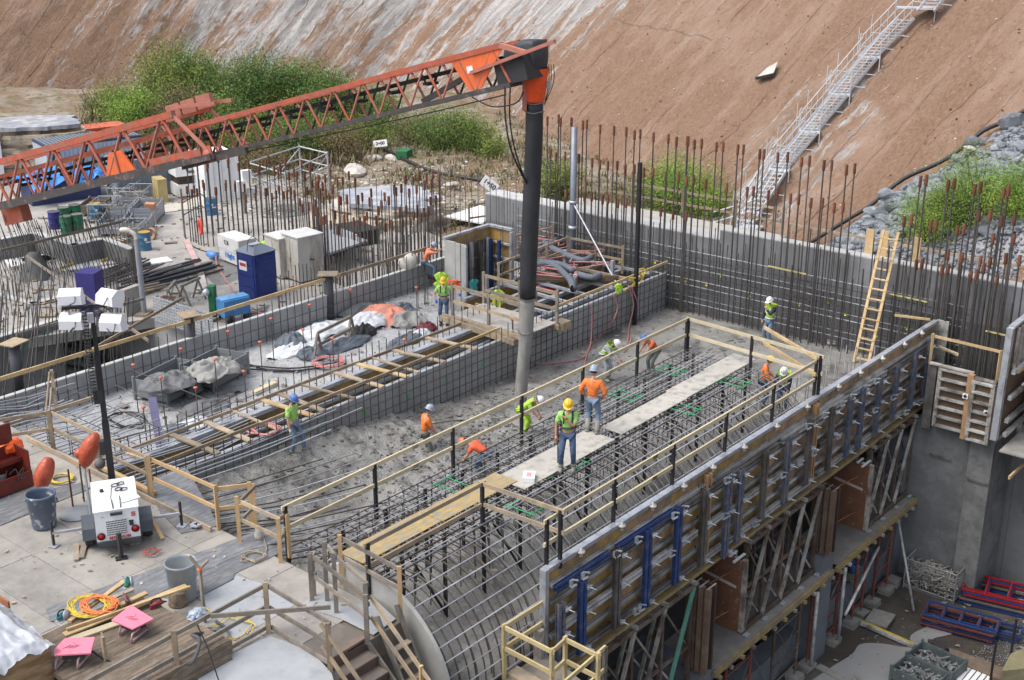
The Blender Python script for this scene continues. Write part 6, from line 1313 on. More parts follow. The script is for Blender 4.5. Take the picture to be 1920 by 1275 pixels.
rb_line('upright bars in the left pit beside the white sheets', [(-10,575),(30,560),(60,520),(130,500),(260,460)], 44, 0, 1.9, .016, STEELB)
rb_line('leaning bars hanging over the dark pit wall', [(-20,700),(60,690),(130,680),(250,660)], 30, -.6, 1.6, .020, REBAR, (.35,-.1))
rb_line('bars standing in front of the bundle of black pipes', [(150,585),(210,575),(258,555)], 18, 0, 1.9, .018, STEELB)
for i, (p, q, z) in enumerate((((30,628),(270,560),1.2),((0,470),(230,415),2.1),((50,480),(280,640),1.3),((0,515),(70,545),1.0))):
    props(beam('timber_rail', at(*p,z), at(*q,z), .05, .11, GREYWOOD), 'weathered timber rail tied to the pit bars, ' + ['just above the lamp heads','highest near the boom','running down to the lamp heads','shortest at the left edge'][i], 'rail')
# rebar curtain round the right of the yard
rb_line('dense curtain of tall rusty capped bars right of the white tool boxes', [(356,452),(385,464),(430,462),(500,468),(590,492),(618,528),(660,545),(720,540),(760,520),(830,495)], 72, 0, 4.1, .027, REBAR, (0,0), 'rust', .35, 'rebar_curtain', 2.9)
rb_line('second row of tall rusty capped bars behind the concrete cabinets', [(365,438),(430,438),(520,446),(610,466),(690,500),(760,500),(830,470)], 60, 0, 3.7, .025, STEELB, (0,0), 'rust', .4, 'rebar_curtain', 2.4)
rb_line('short light bars along the yard edge behind the low wall', [(520,585),(580,560),(640,540),(720,520),(800,490)], 40, 0, 1.5, .02, STEELB, jit=.25)
rb_line('tall thin bars between the crouching worker and the black trunk', [(700,540),(800,500),(860,480),(930,490),(975,520)], 34, .3, 4.0, .016, STEELB, jit=1.1)
# things in the yard
def box_thing(name, label, cat, c, d, rz, m, roof=None, extra=None):
    t = thing(name, label, cat, c); Rm = Matrix.Rotation(rz, 3, 'Z'); b = MB(); b.box(V(c)+V((0,0,d[2]/2)), d, mat=Rm); b.build('body', m, t)
    if roof: b = MB(); b.box(V(c)+V((0,0,d[2]+.03)), (d[0]+.06, d[1]+.06, .06), mat=Rm); b.build('roof', roof, t)
    return t, (lambda x, y, z: V(c)+Rm @ V((x, y, z))), Rm
# portable toilet
NB = M('navy_blue_plastic', (.012,.028,.16), .45, var=.2, scale=2, rgb2=(.03,.05,.17), thr=(.5,.7)); c = at(484,566,.03)+V((.55,.62,0))
t = thing('portable_toilet', 'dark blue portable toilet with a grey roof behind the low wall', 'portable toilet', c)
hw = .56; b = MB(); b.b6(c.x-hw, c.x+hw, c.y-hw, c.y+hw, .05, 2.0); b.build('cabin', NB, t)
for k in range(4): b = MB(); b.b6(c.x-hw-.025, c.x-hw-.003, c.y-hw+.08, c.y+hw-.08, .12+.47*k, .54+.47*k); b.build('wall_panel', NB, t)
b = MB(); b.b6(c.x-hw+.1, c.x+hw-.1, c.y-hw-.03, c.y-hw-.003, .15, 1.85); b.build('door', NB, t); b = MB(); b.b6(c.x-hw+.18, c.x+hw-.2, c.y-hw-.045, c.y-hw-.032, .3, .95); b.b6(c.x-hw+.18, c.x+hw-.2, c.y-hw-.045, c.y-hw-.032, 1.05, 1.7); b.build('door_panel', NB, t)
b = MB(); r_ = hw+.06; b.add([(c.x-r_,c.y-r_,2.0),(c.x+r_,c.y-r_,2.0),(c.x+r_,c.y+r_,2.0),(c.x-r_,c.y+r_,2.0),(c.x-.2,c.y-.2,2.28),(c.x+.2,c.y-.2,2.28),(c.x+.2,c.y+.2,2.28),(c.x-.2,c.y+.2,2.28)], [(3,2,1,0),(4,5,6,7),(0,1,5,4),(1,2,6,5),(2,3,7,6),(3,0,4,7)]); b.build('roof', M('grey_roof_plastic', (.17,.20,.25), .5), t)
b = MB(); b.box((c.x-.1,c.y-.05,2.3), (.42,.3,.02)); b.build('skylight', M('pale_panel', (.45,.50,.56), .4), t); b = MB(); b.b6(c.x-hw-.04, c.x-hw-.028, c.y-.1, c.y+.38, 1.25, 1.65); b.build('notice', SIGNW, t)
b = MB(); b.b6(c.x-hw-.046, c.x-hw-.042, c.y-.05, c.y+.32, 1.42, 1.56); b.build('notice_print', MATS['red_ink'], t)
b = MB(); b.tube([(c.x-.6,c.y-.2,2.1),(c.x-.5,c.y-.2,2.55),(c.x+.3,c.y+.5,2.45),(c.x+.5,c.y+.1,2.1)], .015, 5); b.build('lifting_sling', BLACK, t)
# white job box with NIGHT lettering, brown box, cabinets
WB = M('white_steel_box', (.62,.62,.61), .5, var=.1, rgb2=(.5,.49,.46), thr=(.52,.7), s2=1.5); a0 = at(413,488,.03); a1 = at(468,510,.03); u_ = (a1-a0); u_.z = 0; Lb = u_.length; u_.normalize(); v_ = V((-u_.y, u_.x, 0)); v_ = v_ if v_.dot(V((1,1,0))) > 0 else -v_
def ubox(b, o, u, v, x0, x1, y0, y1, z0, z1): hexa(b, [o+u*x0+v*y0, o+u*x1+v*y0, o+u*x1+v*y1, o+u*x0+v*y1], z0, z1); return b
def job(label, o, u, v, L, D, H, m, name='job_box', cat='tool box', lid=.35):
    t = thing(name, label, cat, o); ubox(MB(), o, u, v, 0, L, 0, D, .12, H-lid).build('body', m, t); ubox(MB(), o, u, v, -.02, L+.02, -.03, D+.02, H-lid+.01, H).build('lid', m, t)
    for k in (.15, .85): ubox(MB(), o, u, v, L*k-.08, L*k+.08, 0, D, 0, .118).build('skid', STEELB, t)
    return t
Lb = 1.75
t = job('white steel job box marked Night in blue by the tall bars', a0, u_, v_, Lb, .85, 1.28, WB, lid=.62)
FN = faceM(a0+u_*Lb*.52-v_*.012+V((0,0,.40)), u_, V((0,0,1))); textmesh('Night', .36, M('blue_spray', (.02,.20,.62), .6), FN, parent=t, bold=.008)
FN2 = faceM(a0+u_*Lb*.42-v_*.045+V((0,0,1.0)), u_, V((0,0,1))); b = MB(); b.box(FN2 @ V((0,0,.006)), (.34,.17,.012), mat=FN2.to_3x3()); b.build('badge', BLACK, t); 
b = MB(); 
for k in range(3): b.box(FN2 @ V((0,-.045+.045*k,.014)), (.24,.018,.004), mat=FN2.to_3x3())
b.build('badge_print', SIGNW, t)
q = a0+u_*2.0+v_*.35
t = job('dark brown job box with a yellow vest on its lid beside the cabinets', q, u_, v_, 1.15, .8, 1.15, M('brown_job_box', (.12,.03,.02), .5, var=.2), lid=.5)
bm = bmesh.new(); bmesh.ops.create_icosphere(bm, subdivisions=3, radius=1)
for v in bm.verts: k = V((v.co.x*.40, v.co.y*.26, max(v.co.z,-.3)*.10)); v.co = k*(1+.35*fbm(k*9, 3))
me = bpy.data.meshes.new('vest'); bm.to_mesh(me); bm.free(); HV = M('hi_vis_yellow', (.38,.62,.06), .7, var=.3, scale=6, bump=.8, bscale=10); me.materials.append(HV); props(link('safety_vest', me, loc=q+u_*.7+v_*.35+V((0,0,1.2))), 'crumpled yellow green vest on the dark brown job box', 'vest')
b = MB(); q = at(398,478,.25); b.tube([q-u_*.3, q+u_*.35], .16, 12); b.build('blue_tank', M('sky_blue_tank', (.10,.26,.60), .45), label='light blue cylinder tank lying left of the white job box', cat='tank')
CB = M('dusty_cabinet', (.50,.48,.44), .75, var=.15, scale=1.2, rgb2=(.33,.30,.255), thr=(.47,.6), s2=1.0, aniso=(1,1,.4), speck=((.22,.20,.17), 7, .70))
for i, (o, L, D, H, lb) in enumerate(((at(496,516,.03)+v_*.15, 1.15,.95,1.82,'dusty pale site cabinet, the left one behind the portable toilet'),(at(537,520,.03)-v_*.1, 1.25,1.25,2.02,'larger dusty pale site cabinet, the right one with double doors'))):
    t = thing('cabinet', lb, 'cabinet', o, 'dusty site cabinets'); ubox(MB(), o, u_, v_, 0, L, 0, D, .1, H).build('body', CB, t); ubox(MB(), o, u_, v_, -.04, L+.04, -.05, D+.04, H+.004, H+.06).build('roof', M('cabinet_roof', (.55,.55,.54), .6), t)
    for k in range(2): ubox(MB(), o, u_, v_, .03+k*L/2, L/2-.015+k*L/2-.0, -.025, -.003, .16, H-.08).build('door', CB, t)
    ubox(MB(), o, u_, v_, L/2-.03, L/2+.03, -.04, -.026, .9, 1.1).build('latch', STEELB, t); ubox(MB(), o, u_, v_, .05, L-.05, .1, D-.1, 0, .099).build('skid', STEELB, t)
    if i: b = MB(); b.box(o+u_*(L+.02)+v_*.6+V((0,0,1.0)), (.12,.3,.05)); b.build('bracket', STEELB, t)
# barrels, bins and baskets at the back of the yard
def barrel(label, c, m, lid, r=.29, h=.88, grp=None):
    t = thing('barrel', label, 'barrel', c, grp); b = MB(); b.lathe([(r,0),(r*1.03,.02),(r,.04),(r,.28),(r*1.04,.3),(r,.32),(r,.57),(r*1.04,.59),(r,.61),(r,.84),(r*1.03,.87)], c, 18); b.build('drum', m, t); b = MB(); b.lathe([(0,.86),(r*1.0,.86)], c, 18); b.build('top', lid, t)
    b = MB(); b.box(V(c)+V((-.12,-.27,.55)), (.13,.05,.12), -.5); b.box(V(c)+V((-.02,-.30,.42)), (.22,.04,.05), -.3); b.build('marking', SIGNW if 'blue drum' in label else m, t); return t
GRB = M('dark_green_drum', (.012,.115,.055), .5, var=.2); BLD = M('steel_blue_drum', (.05,.16,.28), .5, var=.2); YLD = M('ochre_lid', (.42,.27,.04), .6)
for i, (px, py, z, m, l, lb) in enumerate(((126,437,.1,GRB,STEELB,'dark green barrel, lower left of the pair of stacks'),(147,433,.1,GRB,STEELB,'dark green barrel, lower right of the stacks'),(122,420,.5,GRB,STEELB,'dark green barrel behind, upper left'),(143,415,.5,GRB,STEELB,'dark green barrel behind, upper right'),(104,428,.1,M('deep_blue_drum',(.015,.02,.20),.5),STEELB,'deep blue barrel left of the green ones'),(181,412,.0,BLD,YLD,'light blue drum with an ochre lid behind the bars'),(273,468,.03,BLD,YLD,'blue drum with an ochre lid and white print beside the curved street lamp'),(396,402,.03,M('bright_blue_drum',(.03,.16,.34),.5),STEELB,'bright blue drum before the white cabin panel'))):
    barrel(lb, at(px, py, .03 if z < .2 else .03)+V((0,0,0)), m, l, r=.29)
GAL = M('galv_bin', (.34,.36,.39), .5, .4, var=.15)
for i, (px, py, d, lb, a) in enumerate(((278,412,(2.0,1.2,.85),'galvanised slatted bin nearest the bare concrete, with a copper coil on it',.15),(262,436,(1.8,1.0,.7),'galvanised slatted bin behind the blue drum',.15),(232,400,(2.0,1.1,.6),'galvanised rack of clamps in the middle of the yard',.15),(215,432,(2.4,1.1,.7),'galvanised rack full of steel parts behind the curved lamp',.2),(180,398,(1.8,1.1,.6),'brown sided bin by the light blue drum',.1))):
    bin_(lb, at(px, py, .03), d, a+.6, GAL if i != 4 else M('brown_bin', (.16,.12,.09), .7), items=34, name='yard_bin')
for i, (px, py, lb) in enumerate(((235,378,'grey wire cage basket below the boom chord'),(258,385,'second grey wire cage basket right of the first'),(200,410,'wire cage basket behind the light blue drum'),(245,455,'long wire rack beside the curved lamp post'),)): wire_basket(lb, at(px, py, .03), (1.9,1.2,.95), .7, GAL, 40, mesh=.22)
beam('copper_coil', at(280,388,.95), at(284,384,1.0), .5, .3, M('copper', (.45,.22,.12), .5), None, label='copper coloured coil resting on the galvanised bin')['category'] = 'coil'
t = thing('cable_spool', 'small peach coloured spool and tube beside the blue drum', 'spool', at(283,440,.03)); c = at(283,438,.3); b = MB(); b.lathe([(.28,-.12),(.28,-.1),(.14,-.09),(.14,.09),(.28,.1),(.28,.12)], c, 14, axis=V((1,.5,0))); b.build('spool', M('peach', (.50,.32,.20), .7), t)
# containers and plant at the far left
CT = M('container_grey', (.17,.20,.23), .6, var=.15); CTS = M('container_pale', (.38,.42,.48), .5, var=.1)
o = at(95,354,0); u2 = V((.97,-.25,0)); v2 = V((.25,.97,0)); 
t = thing('shipping_container', 'grey blue shipping container with a ribbed roof behind the boom', 'container', o); ubox(MB(), o, u2, v2, 0, 5.5, 0, 2.5, .1, 2.3).build('body', CTS, t); ubox(MB(), o, u2, v2, -.02, 5.52, -.02, 2.52, 2.304, 2.42).build('top_frame', M('container_navy', (.035,.05,.09), .5), t)
for k in range(24): ubox(MB(), o, u2, v2, .1+.225*k, .1+.225*k+.12, .08, 2.42, 2.425, 2.46).build('roof_rib', CT, t)
for k in range(22): ubox(MB(), o, u2, v2, .12+.24*k, .12+.24*k+.12, -.045, -.024, .15, 2.25).build('wall_rib', CTS, t)
o = at(148,300,0); t = thing('fuel_tank', 'orange red rectangular tank unit behind the container', 'tank unit', o); ORM = M('orange_red_paint', (.62,.075,.02), .5, var=.12, rgb2=(.45,.10,.05), thr=(.52,.7)); ubox(MB(), o, u2, v2, 0, 3.2, 0, 1.6, 0, 1.75).build('body', ORM, t); ubox(MB(), o, u2, v2, -.05, 1.6, -.05, 1.65, 1.755, 1.86).build('lid', M('faded_orange', (.55,.13,.07), .6), t); ubox(MB(), o, u2, v2, 1.62, 3.25, -.05, 1.65, 1.755, 1.86).build('lid', MATS['faded_orange'], t)
for k in range(4): ubox(MB(), o, u2, v2, .5+.6*k, .8+.6*k, -.02, -.002, 1.0, 1.35).build('opening', MATS['black_void'], t)
b = MB(); c = at(120,298,0)+V((0,0,1.35)); b.lathe([(0,-.85),(.5,-.8),(.68,-.6),(.68,.6),(.5,.8),(0,.85)], c, 18, axis=u2); b.build('white_tank', M('dirty_white_tank', (.55,.56,.54), .5, var=.12, speck=((.45,.18,.14), 3, .72)), label='dirty white cylindrical tank left of the orange tank unit', cat='tank')
o = at(-30,345,0); t = thing('office_trailer', 'white office trailer cut by the left edge behind the boom', 'trailer', o); ubox(MB(), o, u2, v2, -3, 1.2, 0, 2.4, .4, 2.6).build('body', WH, t); ubox(MB(), o, u2, v2, -3, 1.25, -.05, 2.45, 2.605, 2.7).build('roof', STEEL, t)
# white generator, panel and cabin
o = at(335,372,.03); t = thing('generator', 'white generator with an open dark side behind the boom', 'generator', o); u3 = V((.95,-.31,0)); v3 = V((.31,.95,0)); ubox(MB(), o, u3, v3, 0, 2.1, 0, 1.4, .1, .75).build('base_tank', WH, t); ubox(MB(), o, u3, v3, .1, 2.0, .1, 1.3, .76, 1.2).build('engine_bay', M('engine_dark', (.05,.035,.025), .8, var=.5, scale=5), t); ubox(MB(), o, u3, v3, -.05, 2.1, -.05, 1.45, 1.21, 1.7).build('canopy', WH, t); ubox(MB(), o, u3, v3, .6, 1.1, -.07, -.052, 1.35, 1.5).build('badge', STEELB, t)
ubox(MB(), at(323,378,.03), u3, v3, -.7, -.2, 0, 1, 0, 1.3).build('yellow_box', M('pale_yellow', (.42,.33,.15), .7), label='pale yellow box left of the white generator', cat='box')
o = at(388,380,.03); t = thing('white_container', 'tall white container end standing beyond the tall bars', 'container', o); ubox(MB(), o, u3, v3, 0, 1.9, 0, 2.4, .05, 2.5).build('body', WH, t); ubox(MB(), o, u3, v3, 1.75, 1.95, -.06, -.01, .05, 2.6).build('corner_post', WH, t)
for k in range(4): ubox(MB(), o, u3, v3, .45*k+.05, .45*k+.07, -.03, -.004, .1, 2.4).build('panel_seam', STEEL, t)
o = at(258,372,.0); t = thing('grey_shed', 'grey ribbed storage wall with a red extinguisher in front', 'container', o); ubox(MB(), o, u3, v3, -1, 2.3, 0, 2.2, 0, 2.1).build('body', CT, t)
for k in range(14): ubox(MB(), o, u3, v3, -.95+.235*k, -.95+.235*k+.10, -.04, -.003, .05, 2.05).build('wall_rib', CT, t)
c = at(294,365,.1); b = MB(); b.lathe([(0,0),(.13,0),(.13,.62),(.05,.75),(.05,.85),(0,.85)], c, 12); b.build('fire_extinguisher', M('extinguisher_red', (.60,.01,.02), .4), label='red fire extinguisher standing before the grey ribbed wall', cat='extinguisher')
TP = M('blue_tarp', (.04,.22,.60), .5, var=.2, scale=3)
bm = bmesh.new(); bmesh.ops.create_grid(bm, x_segments=20, y_segments=14, size=1); c = at(118,372,.0)
for v in bm.verts: v.co = V((v.co.x*2.3, v.co.y*1.4, 1.5+.35*fbm((v.co.x*2, v.co.y*2, 0))-1.0*max(0, abs(v.co.y)-.6)-.9*max(0, abs(v.co.x)-.8)))
me = bpy.data.meshes.new('tarp'); bm.to_mesh(me); bm.free(); me.materials.append(TP); o = link('tarpaulin', me, loc=c); props(o, 'bright blue tarpaulin over stores seen through the boom lattice', 'tarpaulin'); ubox(MB(), c, u2, v2, -1.9, 1.8, -1, 1, 0, 1.15).build('stores', M('navy_stores', (.03,.04,.12), .7), label='dark navy stores beneath the blue tarpaulin', cat='crate')
for i, (px, py, w_) in enumerate(((262,350,2.2),(330,395,2.4),(360,385,2.6),(300,400,2.2),(190,350,3.0),(120,395,2.5))):
    o = at(px, py, .05); ubox(MB(), o, u3, v3, 0, w_, 0, 1.6, .036+.008*i, .042+.008*i).build('ground_sheet', M('cream_sheet', (.50,.47,.40), .8, var=.12, rnd=.1), label='cream sheet laid flat on the yard ' + ['behind the extinguisher','just left of the generator','in front of the generator','lowest of the cream sheets','behind the blue tarpaulin','before the blue tarpaulin'][i], cat='sheet')
# street lamp
b = MB(); c = at(172,590,.0); b.box(c+V((.1,0,.9)), (.75,.8,1.8), .5); b.build('storage_tank', M('violet_blue_plastic', (.035,.03,.17), .5, var=.2), label='dark violet blue tank standing behind the four lamp heads', cat='tank')
p = at(271,590,.03); t = thing('street_lamp', 'grey street lamp post with a white curved head standing in the yard', 'street lamp', p); top = V((p.x, p.y, 3.15)); pc('pole', 'cyl12', p, top, .11, .11, M('grey_lamp_post', (.30,.32,.35), .5, .3), t)
b = MB(); b.tube(smooth([top-V((0,0,.05)), top+FR(0,-.06,.18), top+FR(0,-.3,.34), top+FR(0,-.62,.36)]), [.08]+[.08]*3+[.09]*4+[.12]*2+[.11,.10,.04], 8); b.build('curved_head', M('cream_lamp_head', (.62,.58,.50), .5), t)
b = MB(); b.box(p+V((0,0,.06)), (.6,.5,.1), .5); b.build('base', WOOD, t); b = MB(); b.box(p+V((-.2,.5,.55)), (.9,.25,1.1), .2); props(b.build('concrete_block', CONC), 'pale concrete block behind the foot of the street lamp', 'block')
# pipe bundles and ladders
R = random.Random(6)
for i, (p, q, n, m, lb) in enumerate((((245,540),(390,500),14,M('black_pipe', (.045,.048,.055), .5, var=.3, rnd=.3),'bundle of black pipes lying across the yard by the wet patch'),((180,530),(275,495),12,STEELB,'bundle of grey bars left of the street lamp'),((270,525),(330,505),8,STEELB,'short bars beside the black pipe bundle'),((240,555),(300,540),7,WOOD,'loose battens in front of the black pipes'))):
    a_, c_ = at(*p,.05), at(*q,.05); t = thing('pipe_bundle', lb, 'pipe bundle', a_)
    for k in range(n): dv = V((R.uniform(-.12,.12), .13*k-.07*n, .06+.09*(k % 3))); stick('pipe', a_+dv+V((R.uniform(-.6,.6),0,0)), c_+dv+V((0, R.uniform(-.5,.5), 0)), .05, m, t)
YEL = M('ochre_yellow_beam', (.48,.33,.05), .6, var=.2)
for i, (p, q, nr) in enumerate((((115,502),(240,460),0),((150,472),(235,447),11),((190,490),(250,470),0))):
    t = thing('yellow_beam' if not nr else 'ladder', ['long ochre yellow beam lying on the inner slab','yellow ladder with white rungs lying on the inner slab','short ochre beam beside the yellow ladder'][i], 'beam' if not nr else 'ladder', at(*p,.1)); a_, c_ = at(*p,.15), at(*q,.15); n_ = V((-(c_-a_).y, (c_-a_).x, 0)).normalized()
    for s_ in ((-.0,) if not nr else (-.35,.35)): beam('rail', a_+n_*s_, c_+n_*s_, .12, .1, YEL, t)
    for k in range(nr): e = a_.lerp(c_, (k+.5)/nr); beam('rung', e-n_*.38, e+n_*.38, .10, .05, SIGNW, t)
for i, (px, py, l, w_) in enumerate(((20,502,3,1.3),(50,497,2.6,1.1),(120,510,2.4,1.0),(200,510,3,.8))): ubox(MB(), at(px, py, .05), V((.95,-.3,0)), V((.3,.95,0)), 0, l, 0, w_, .04, .10).build('white_sheet', SIGNW, label=['white panel at the far left of the inner slab','white panel second from the left on the inner slab','white panel beside the ochre beam','white panel under the bars near the street lamp'][i], cat='panel')
# saw horses, mesh panel, welder, tall boards
def sawhorse(label, c, rz, L=1.3, h=.85):
    t = thing('saw_horse', label, 'saw horse', c); Rm = Matrix.Rotation(rz, 3, 'Z'); T = lambda x, y, z: V(c)+Rm @ V((x, y, z)); beam('top_beam', T(-L/2,0,h), T(L/2,0,h), .1, .1, GREYWOOD, t)
    for x in (-L*.4, L*.4):
        for y in (-.32, .32): beam('leg', T(x, y, 0), T(x, 0, h-.04), .09, .04, GREYWOOD, t)
        beam('brace', T(x,-.2,.35), T(x,.2,.35), .04, .08, GREYWOOD, t)
    return t
sawhorse('weathered saw horse on the yard, left of the pair', at(325,573,.03), .7); sawhorse('weathered saw horse on the yard, right of the pair', at(360,566,.03), .3)
t = thing('mesh_stack', 'stack of grey grating panels standing beside the street lamp', 'grating', at(290,600,.03)); a_, c_ = at(292,605,.05), at(402,640,.05)
for k in range(9): z = .1+.12*k; beam('bar', a_+V((0,0,z)), c_+V((0,0,z)), .04, .06, STEEL, t)
for k in range(24): e = a_.lerp(c_, k/23); beam('upright', e, e+V((0,0,1.12)), .03, .03, STEEL, t)
t = thing('gas_welder', 'green bottle trolley with a helmet beside the blue welding machine', 'trolley', at(402,600,.03)); p = at(402,598,.05); b = MB(); b.box(p+V((0,0,.75)), (.32,.25,1.25), .6); b.build('green_frame', M('trolley_green', (.015,.14,.05), .5), t); b = MB(); b.lathe([(.0,-.15),(.13,-.08),(.15,.06),(.05,.16),(0,.17)], p+V((-.28,.0,1.15)), 12); b.build('helmet', STEEL, t)
for k in (-.2,.2): b = MB(); b.lathe([(.06,-.04),(.2,-.04),(.2,.04),(.06,.04)], p+V((k,-.1,.2)), 14, axis=V((1,-.6,0))); b.build('wheel', BK, t)
t = thing('welding_machine', 'light blue welding machine behind the low wall', 'welding machine', at(432,600,.03)); p = at(440,602,.03); BWM = M('welder_blue', (.05,.19,.42), .45, var=.2); b = MB(); b.box(p+V((0,0,.65)), (1.1,.7,.65), -.2); b.build('casing', BWM, t); b = MB(); b.box(p+V((0,0,1.0)), (1.15,.5,.05), -.2); b.build('cover', M('welder_light_blue', (.12,.32,.58), .45), t)
for k in (-.4,.4): b = MB(); b.lathe([(.05,-.04),(.19,-.04),(.19,.04),(.05,.04)], p+V((k,-.3,.2)), 12, axis=V((0,1,0))); b.build('wheel', BK, t)
b = MB(); b.tube([p+V((-.2,0,1.0)), p+V((-.2,0,1.2)), p+V((.2,0,1.2)), p+V((.2,0,1.0))], .02, 5); b.build('handle', STEEL, t)
b = MB(); b.tube(smooth([at(405,480,.3), at(408,500,.06), at(430,535,.05), at(445,565,.05), at(455,577,.05), at(500,590,.05)]), .03, 6); b.build('red_hose', REDH, label='faded red hose curving over the yard left of the portable toilet', cat='hose')
b = MB(); b.tube(smooth([at(345,440,.05), at(357,458,.05), at(380,470,.05), at(415,475,.05)]), .03, 6); b.build('black_hose', BLACK, label='black hose on the yard behind the blue tank', cat='hose')
for i, (p, q, m) in enumerate((((349,450),(372,500),M('pink_white_board', (.52,.36,.34), .7, var=.3, scale=1.5)),((376,510),(382,538),M('pale_board', (.50,.46,.42), .8)),((382,538),(366,548),M('pale_board', (.5,.46,.42), .8)))): props(beam('edge_board', at(*p,.1), at(*q,.1), .28, .06, m), ['pink ended board','pale board nearest the black pipes','short angled board'][i]+' lying on the yard', 'board')
t = thing('steel_cage_stand', 'grey pipe stand with a red lifebelt shaped coil at the yard edge', 'stand', at(347,440,.03)); q = [at(347,445,.03), at(380,425,.03), at(400,440,.03)]
for a in q: stick('post', a, a+V((0,0,2.4)), .05, GREYWOOD, t)
for a, c_ in zip(q[:-1], q[1:]):
    for z in (1.1, 1.7): stick('rail', a+V((0,0,z)), c_+V((0,0,z)), .035, STEELB, t)
b = MB(); c_ = at(376,425,1.2); b.tube([c_+V((.05*math.cos(a), .16*math.cos(a), .34*math.sin(a))) for a in [i*.52 for i in range(12)]], .07, 7, closed=True); b.build('red_coil', M('salmon_red', (.70,.09,.07), .6), t)
# light scaffold deck behind the bars
t = thing('scaffold_tower', 'galvanised pipe scaffold beyond the rusty bars', 'scaffold', at(500,400,.0)); q = [at(470,372,.6), at(565,338,.6), at(617,352,.6), at(540,395,.6)]; q = [V((p.x, p.y, 0)) for p in q]
for p in q: stick('standard', p, p+V((0,0,2.6)), .05, STEEL, t)
for z in (1.2,1.8,2.5):
    for a, c_ in zip(q, q[1:]+q[:1]): stick('ledger', a+V((0,0,z)), c_+V((0,0,z)), .04, STEEL, t)
for a, c_ in ((0,1),(1,2),(2,3)): stick('brace', q[a]+V((0,0,.1)), q[c_]+V((0,0,2.4)), .035, STEEL, t)
b = MB(); b.slab([at(572,482,1.0), at(640,445,1.0), at(665,442,1.0), at(690,450,1.0), at(600,480,1.0)], .1); b.slab([at(520,450,.9), at(620,420,.9), at(672,440,.9), at(590,470,.9)], .12); b.build('steel_deck', M('pale_steel_deck', (.33,.34,.36), .6, var=.15), label='pale raised deck edge over a dark gap behind the cabinets', cat='deck')
ubox(MB(), at(600,478,0), V((.97,-.25,0)), V((.25,.97,0)), 0, 3.2, 0, 2, 0, .75).build('dark_recess', M('deep_shade', (.03,.028,.025), .9), label='dark box painted as the shade under the pale raised deck', cat='formwork')  # near-black box carries the shade below the deck in its colour
t = thing('meter_box', 'white utility boxes on a post at the back of the yard', 'utility box', at(460,400,.03)); p = at(460,400,.03); beam('post', p, p+V((0,0,2.2)), .12, .12, GREYWOOD, t)
for k, z in ((-.25,1.5),(.15,2.0)): b = MB(); b.box(p+V((k,-.1,z)), (.5,.3,.55), -.3); b.build('cabinet_box', WH, t)
# rock tarp and debris behind the box form
b = MB(); b.slab([at(835,405,.5), at(900,385,.5), at(935,392,.5), at(905,418,.5)], .08); b.build('white_sheet', SIGNW, label='white sheet lying beyond the yellow formwork box', cat='sheet')
guard_rail('pale timber framing beyond the yellow formwork box', [tuple(at(880,440,.0)[:2]), tuple(at(945,430,.0)[:2]), tuple(at(1010,455,.0)[:2])], 0, m=WOOD, step=1.0, h=1.5, mid=.8)
# ================================================================ CONVEYOR BOOM AND TRUNK
OR = M('boom_orange', (.40,.085,.042), .6, var=.25, scale=3, rgb2=(.27,.13,.10), thr=(.46,.64), s2=2.6); ORD = M('boom_orange_dusty', (.40,.15,.105), .65, var=.2, scale=3, rnd=.08); BC = M('boom_chord_black', (.055,.048,.047), .6, var=.3, scale=3, rgb2=(.20,.13,.115), thr=(.55,.65), s2=2)
P1 = V((28.43,24.89,10.33)); U = (V((27.6,36.96,6.98))-P1).normalized(); SV = V((0,0,1)).cross(U).normalized(); SV = SV if SV.x > 0 else -SV; UP = U.cross(SV); UP = UP if UP.z > 0 else -UP
def B(s, side, up): return P1+U*s+SV*side+UP*up
t = thing('conveyor_boom', 'long orange lattice conveyor boom reaching in from the left edge', 'conveyor boom', P1); boom = t
def lattice(s0, s1, a, w_, h, bay, ch, dg, mt, mb_, md, far=True):
    n = round((s1-s0)/bay); bay = (s1-s0)/n
    for side in (a, a+w_):
        beam('top_chord', B(s0, side, h), B(s1, side, h), ch, ch*1.25, mt, t, up=UP); beam('bottom_chord', B(s0, side, 0), B(s1, side, 0), ch*1.1, ch*1.1, mb_, t, up=UP)
        for i in range(n):
            sa, sb = s0+bay*i, s0+bay*(i+1); m_ = md if side == a else ORD
            stick('diagonal', B(sa+bay*.28, side, h-.05), B(sa+.02, side, .05), dg, m_, t); stick('diagonal', B(sa+bay*.34, side, h-.05), B(sb-.02, side, .05), dg*.85, ORD if side == a else BC, t)
    for i in range(n+1): stick('cross_tube', B(s0+bay*i, a, 0), B(s0+bay*i, a+w_, 0), dg*.8, BC, t)
lattice(-1.2, 27, .0, .85, 1.15, 1.32, .13, .045, OR, BC, OR)
lattice(13.6, 28, -.42, 1.75, 1.72, 2.35, .20, .065, OR, BC, OR)
# belt and idlers inside the boom
b = MB(); b.add([B(-1, .12, .86), B(27, .12, .86), B(27, .42, .74), B(-1, .42, .74), B(27, .72, .86), B(-1, .72, .86)], [(0,1,2,3),(3,2,4,5)]); b.build('belt', BK, t)
for i in range(17): 
    s = .6+1.55*i; b = MB(); b.tube([B(s,.1,.9), B(s,.2,.62), B(s,.62,.62), B(s,.75,.9)], .035, 6); b.box(B(s,.42,.60), (.5,.22,.08)); b.build('idler', BLACK, t)
b = MB(); b.tube([B(-.9,.05,-.25), B(2,.05,-.27), B(8,.05,-.22), B(13,.05,-.12)], .02, 5); b.build('cable', BLACK, t)
beam('support_strut', B(2.6,.4,.12), B(.3,.4,.62), .16, .16, BC, t); 
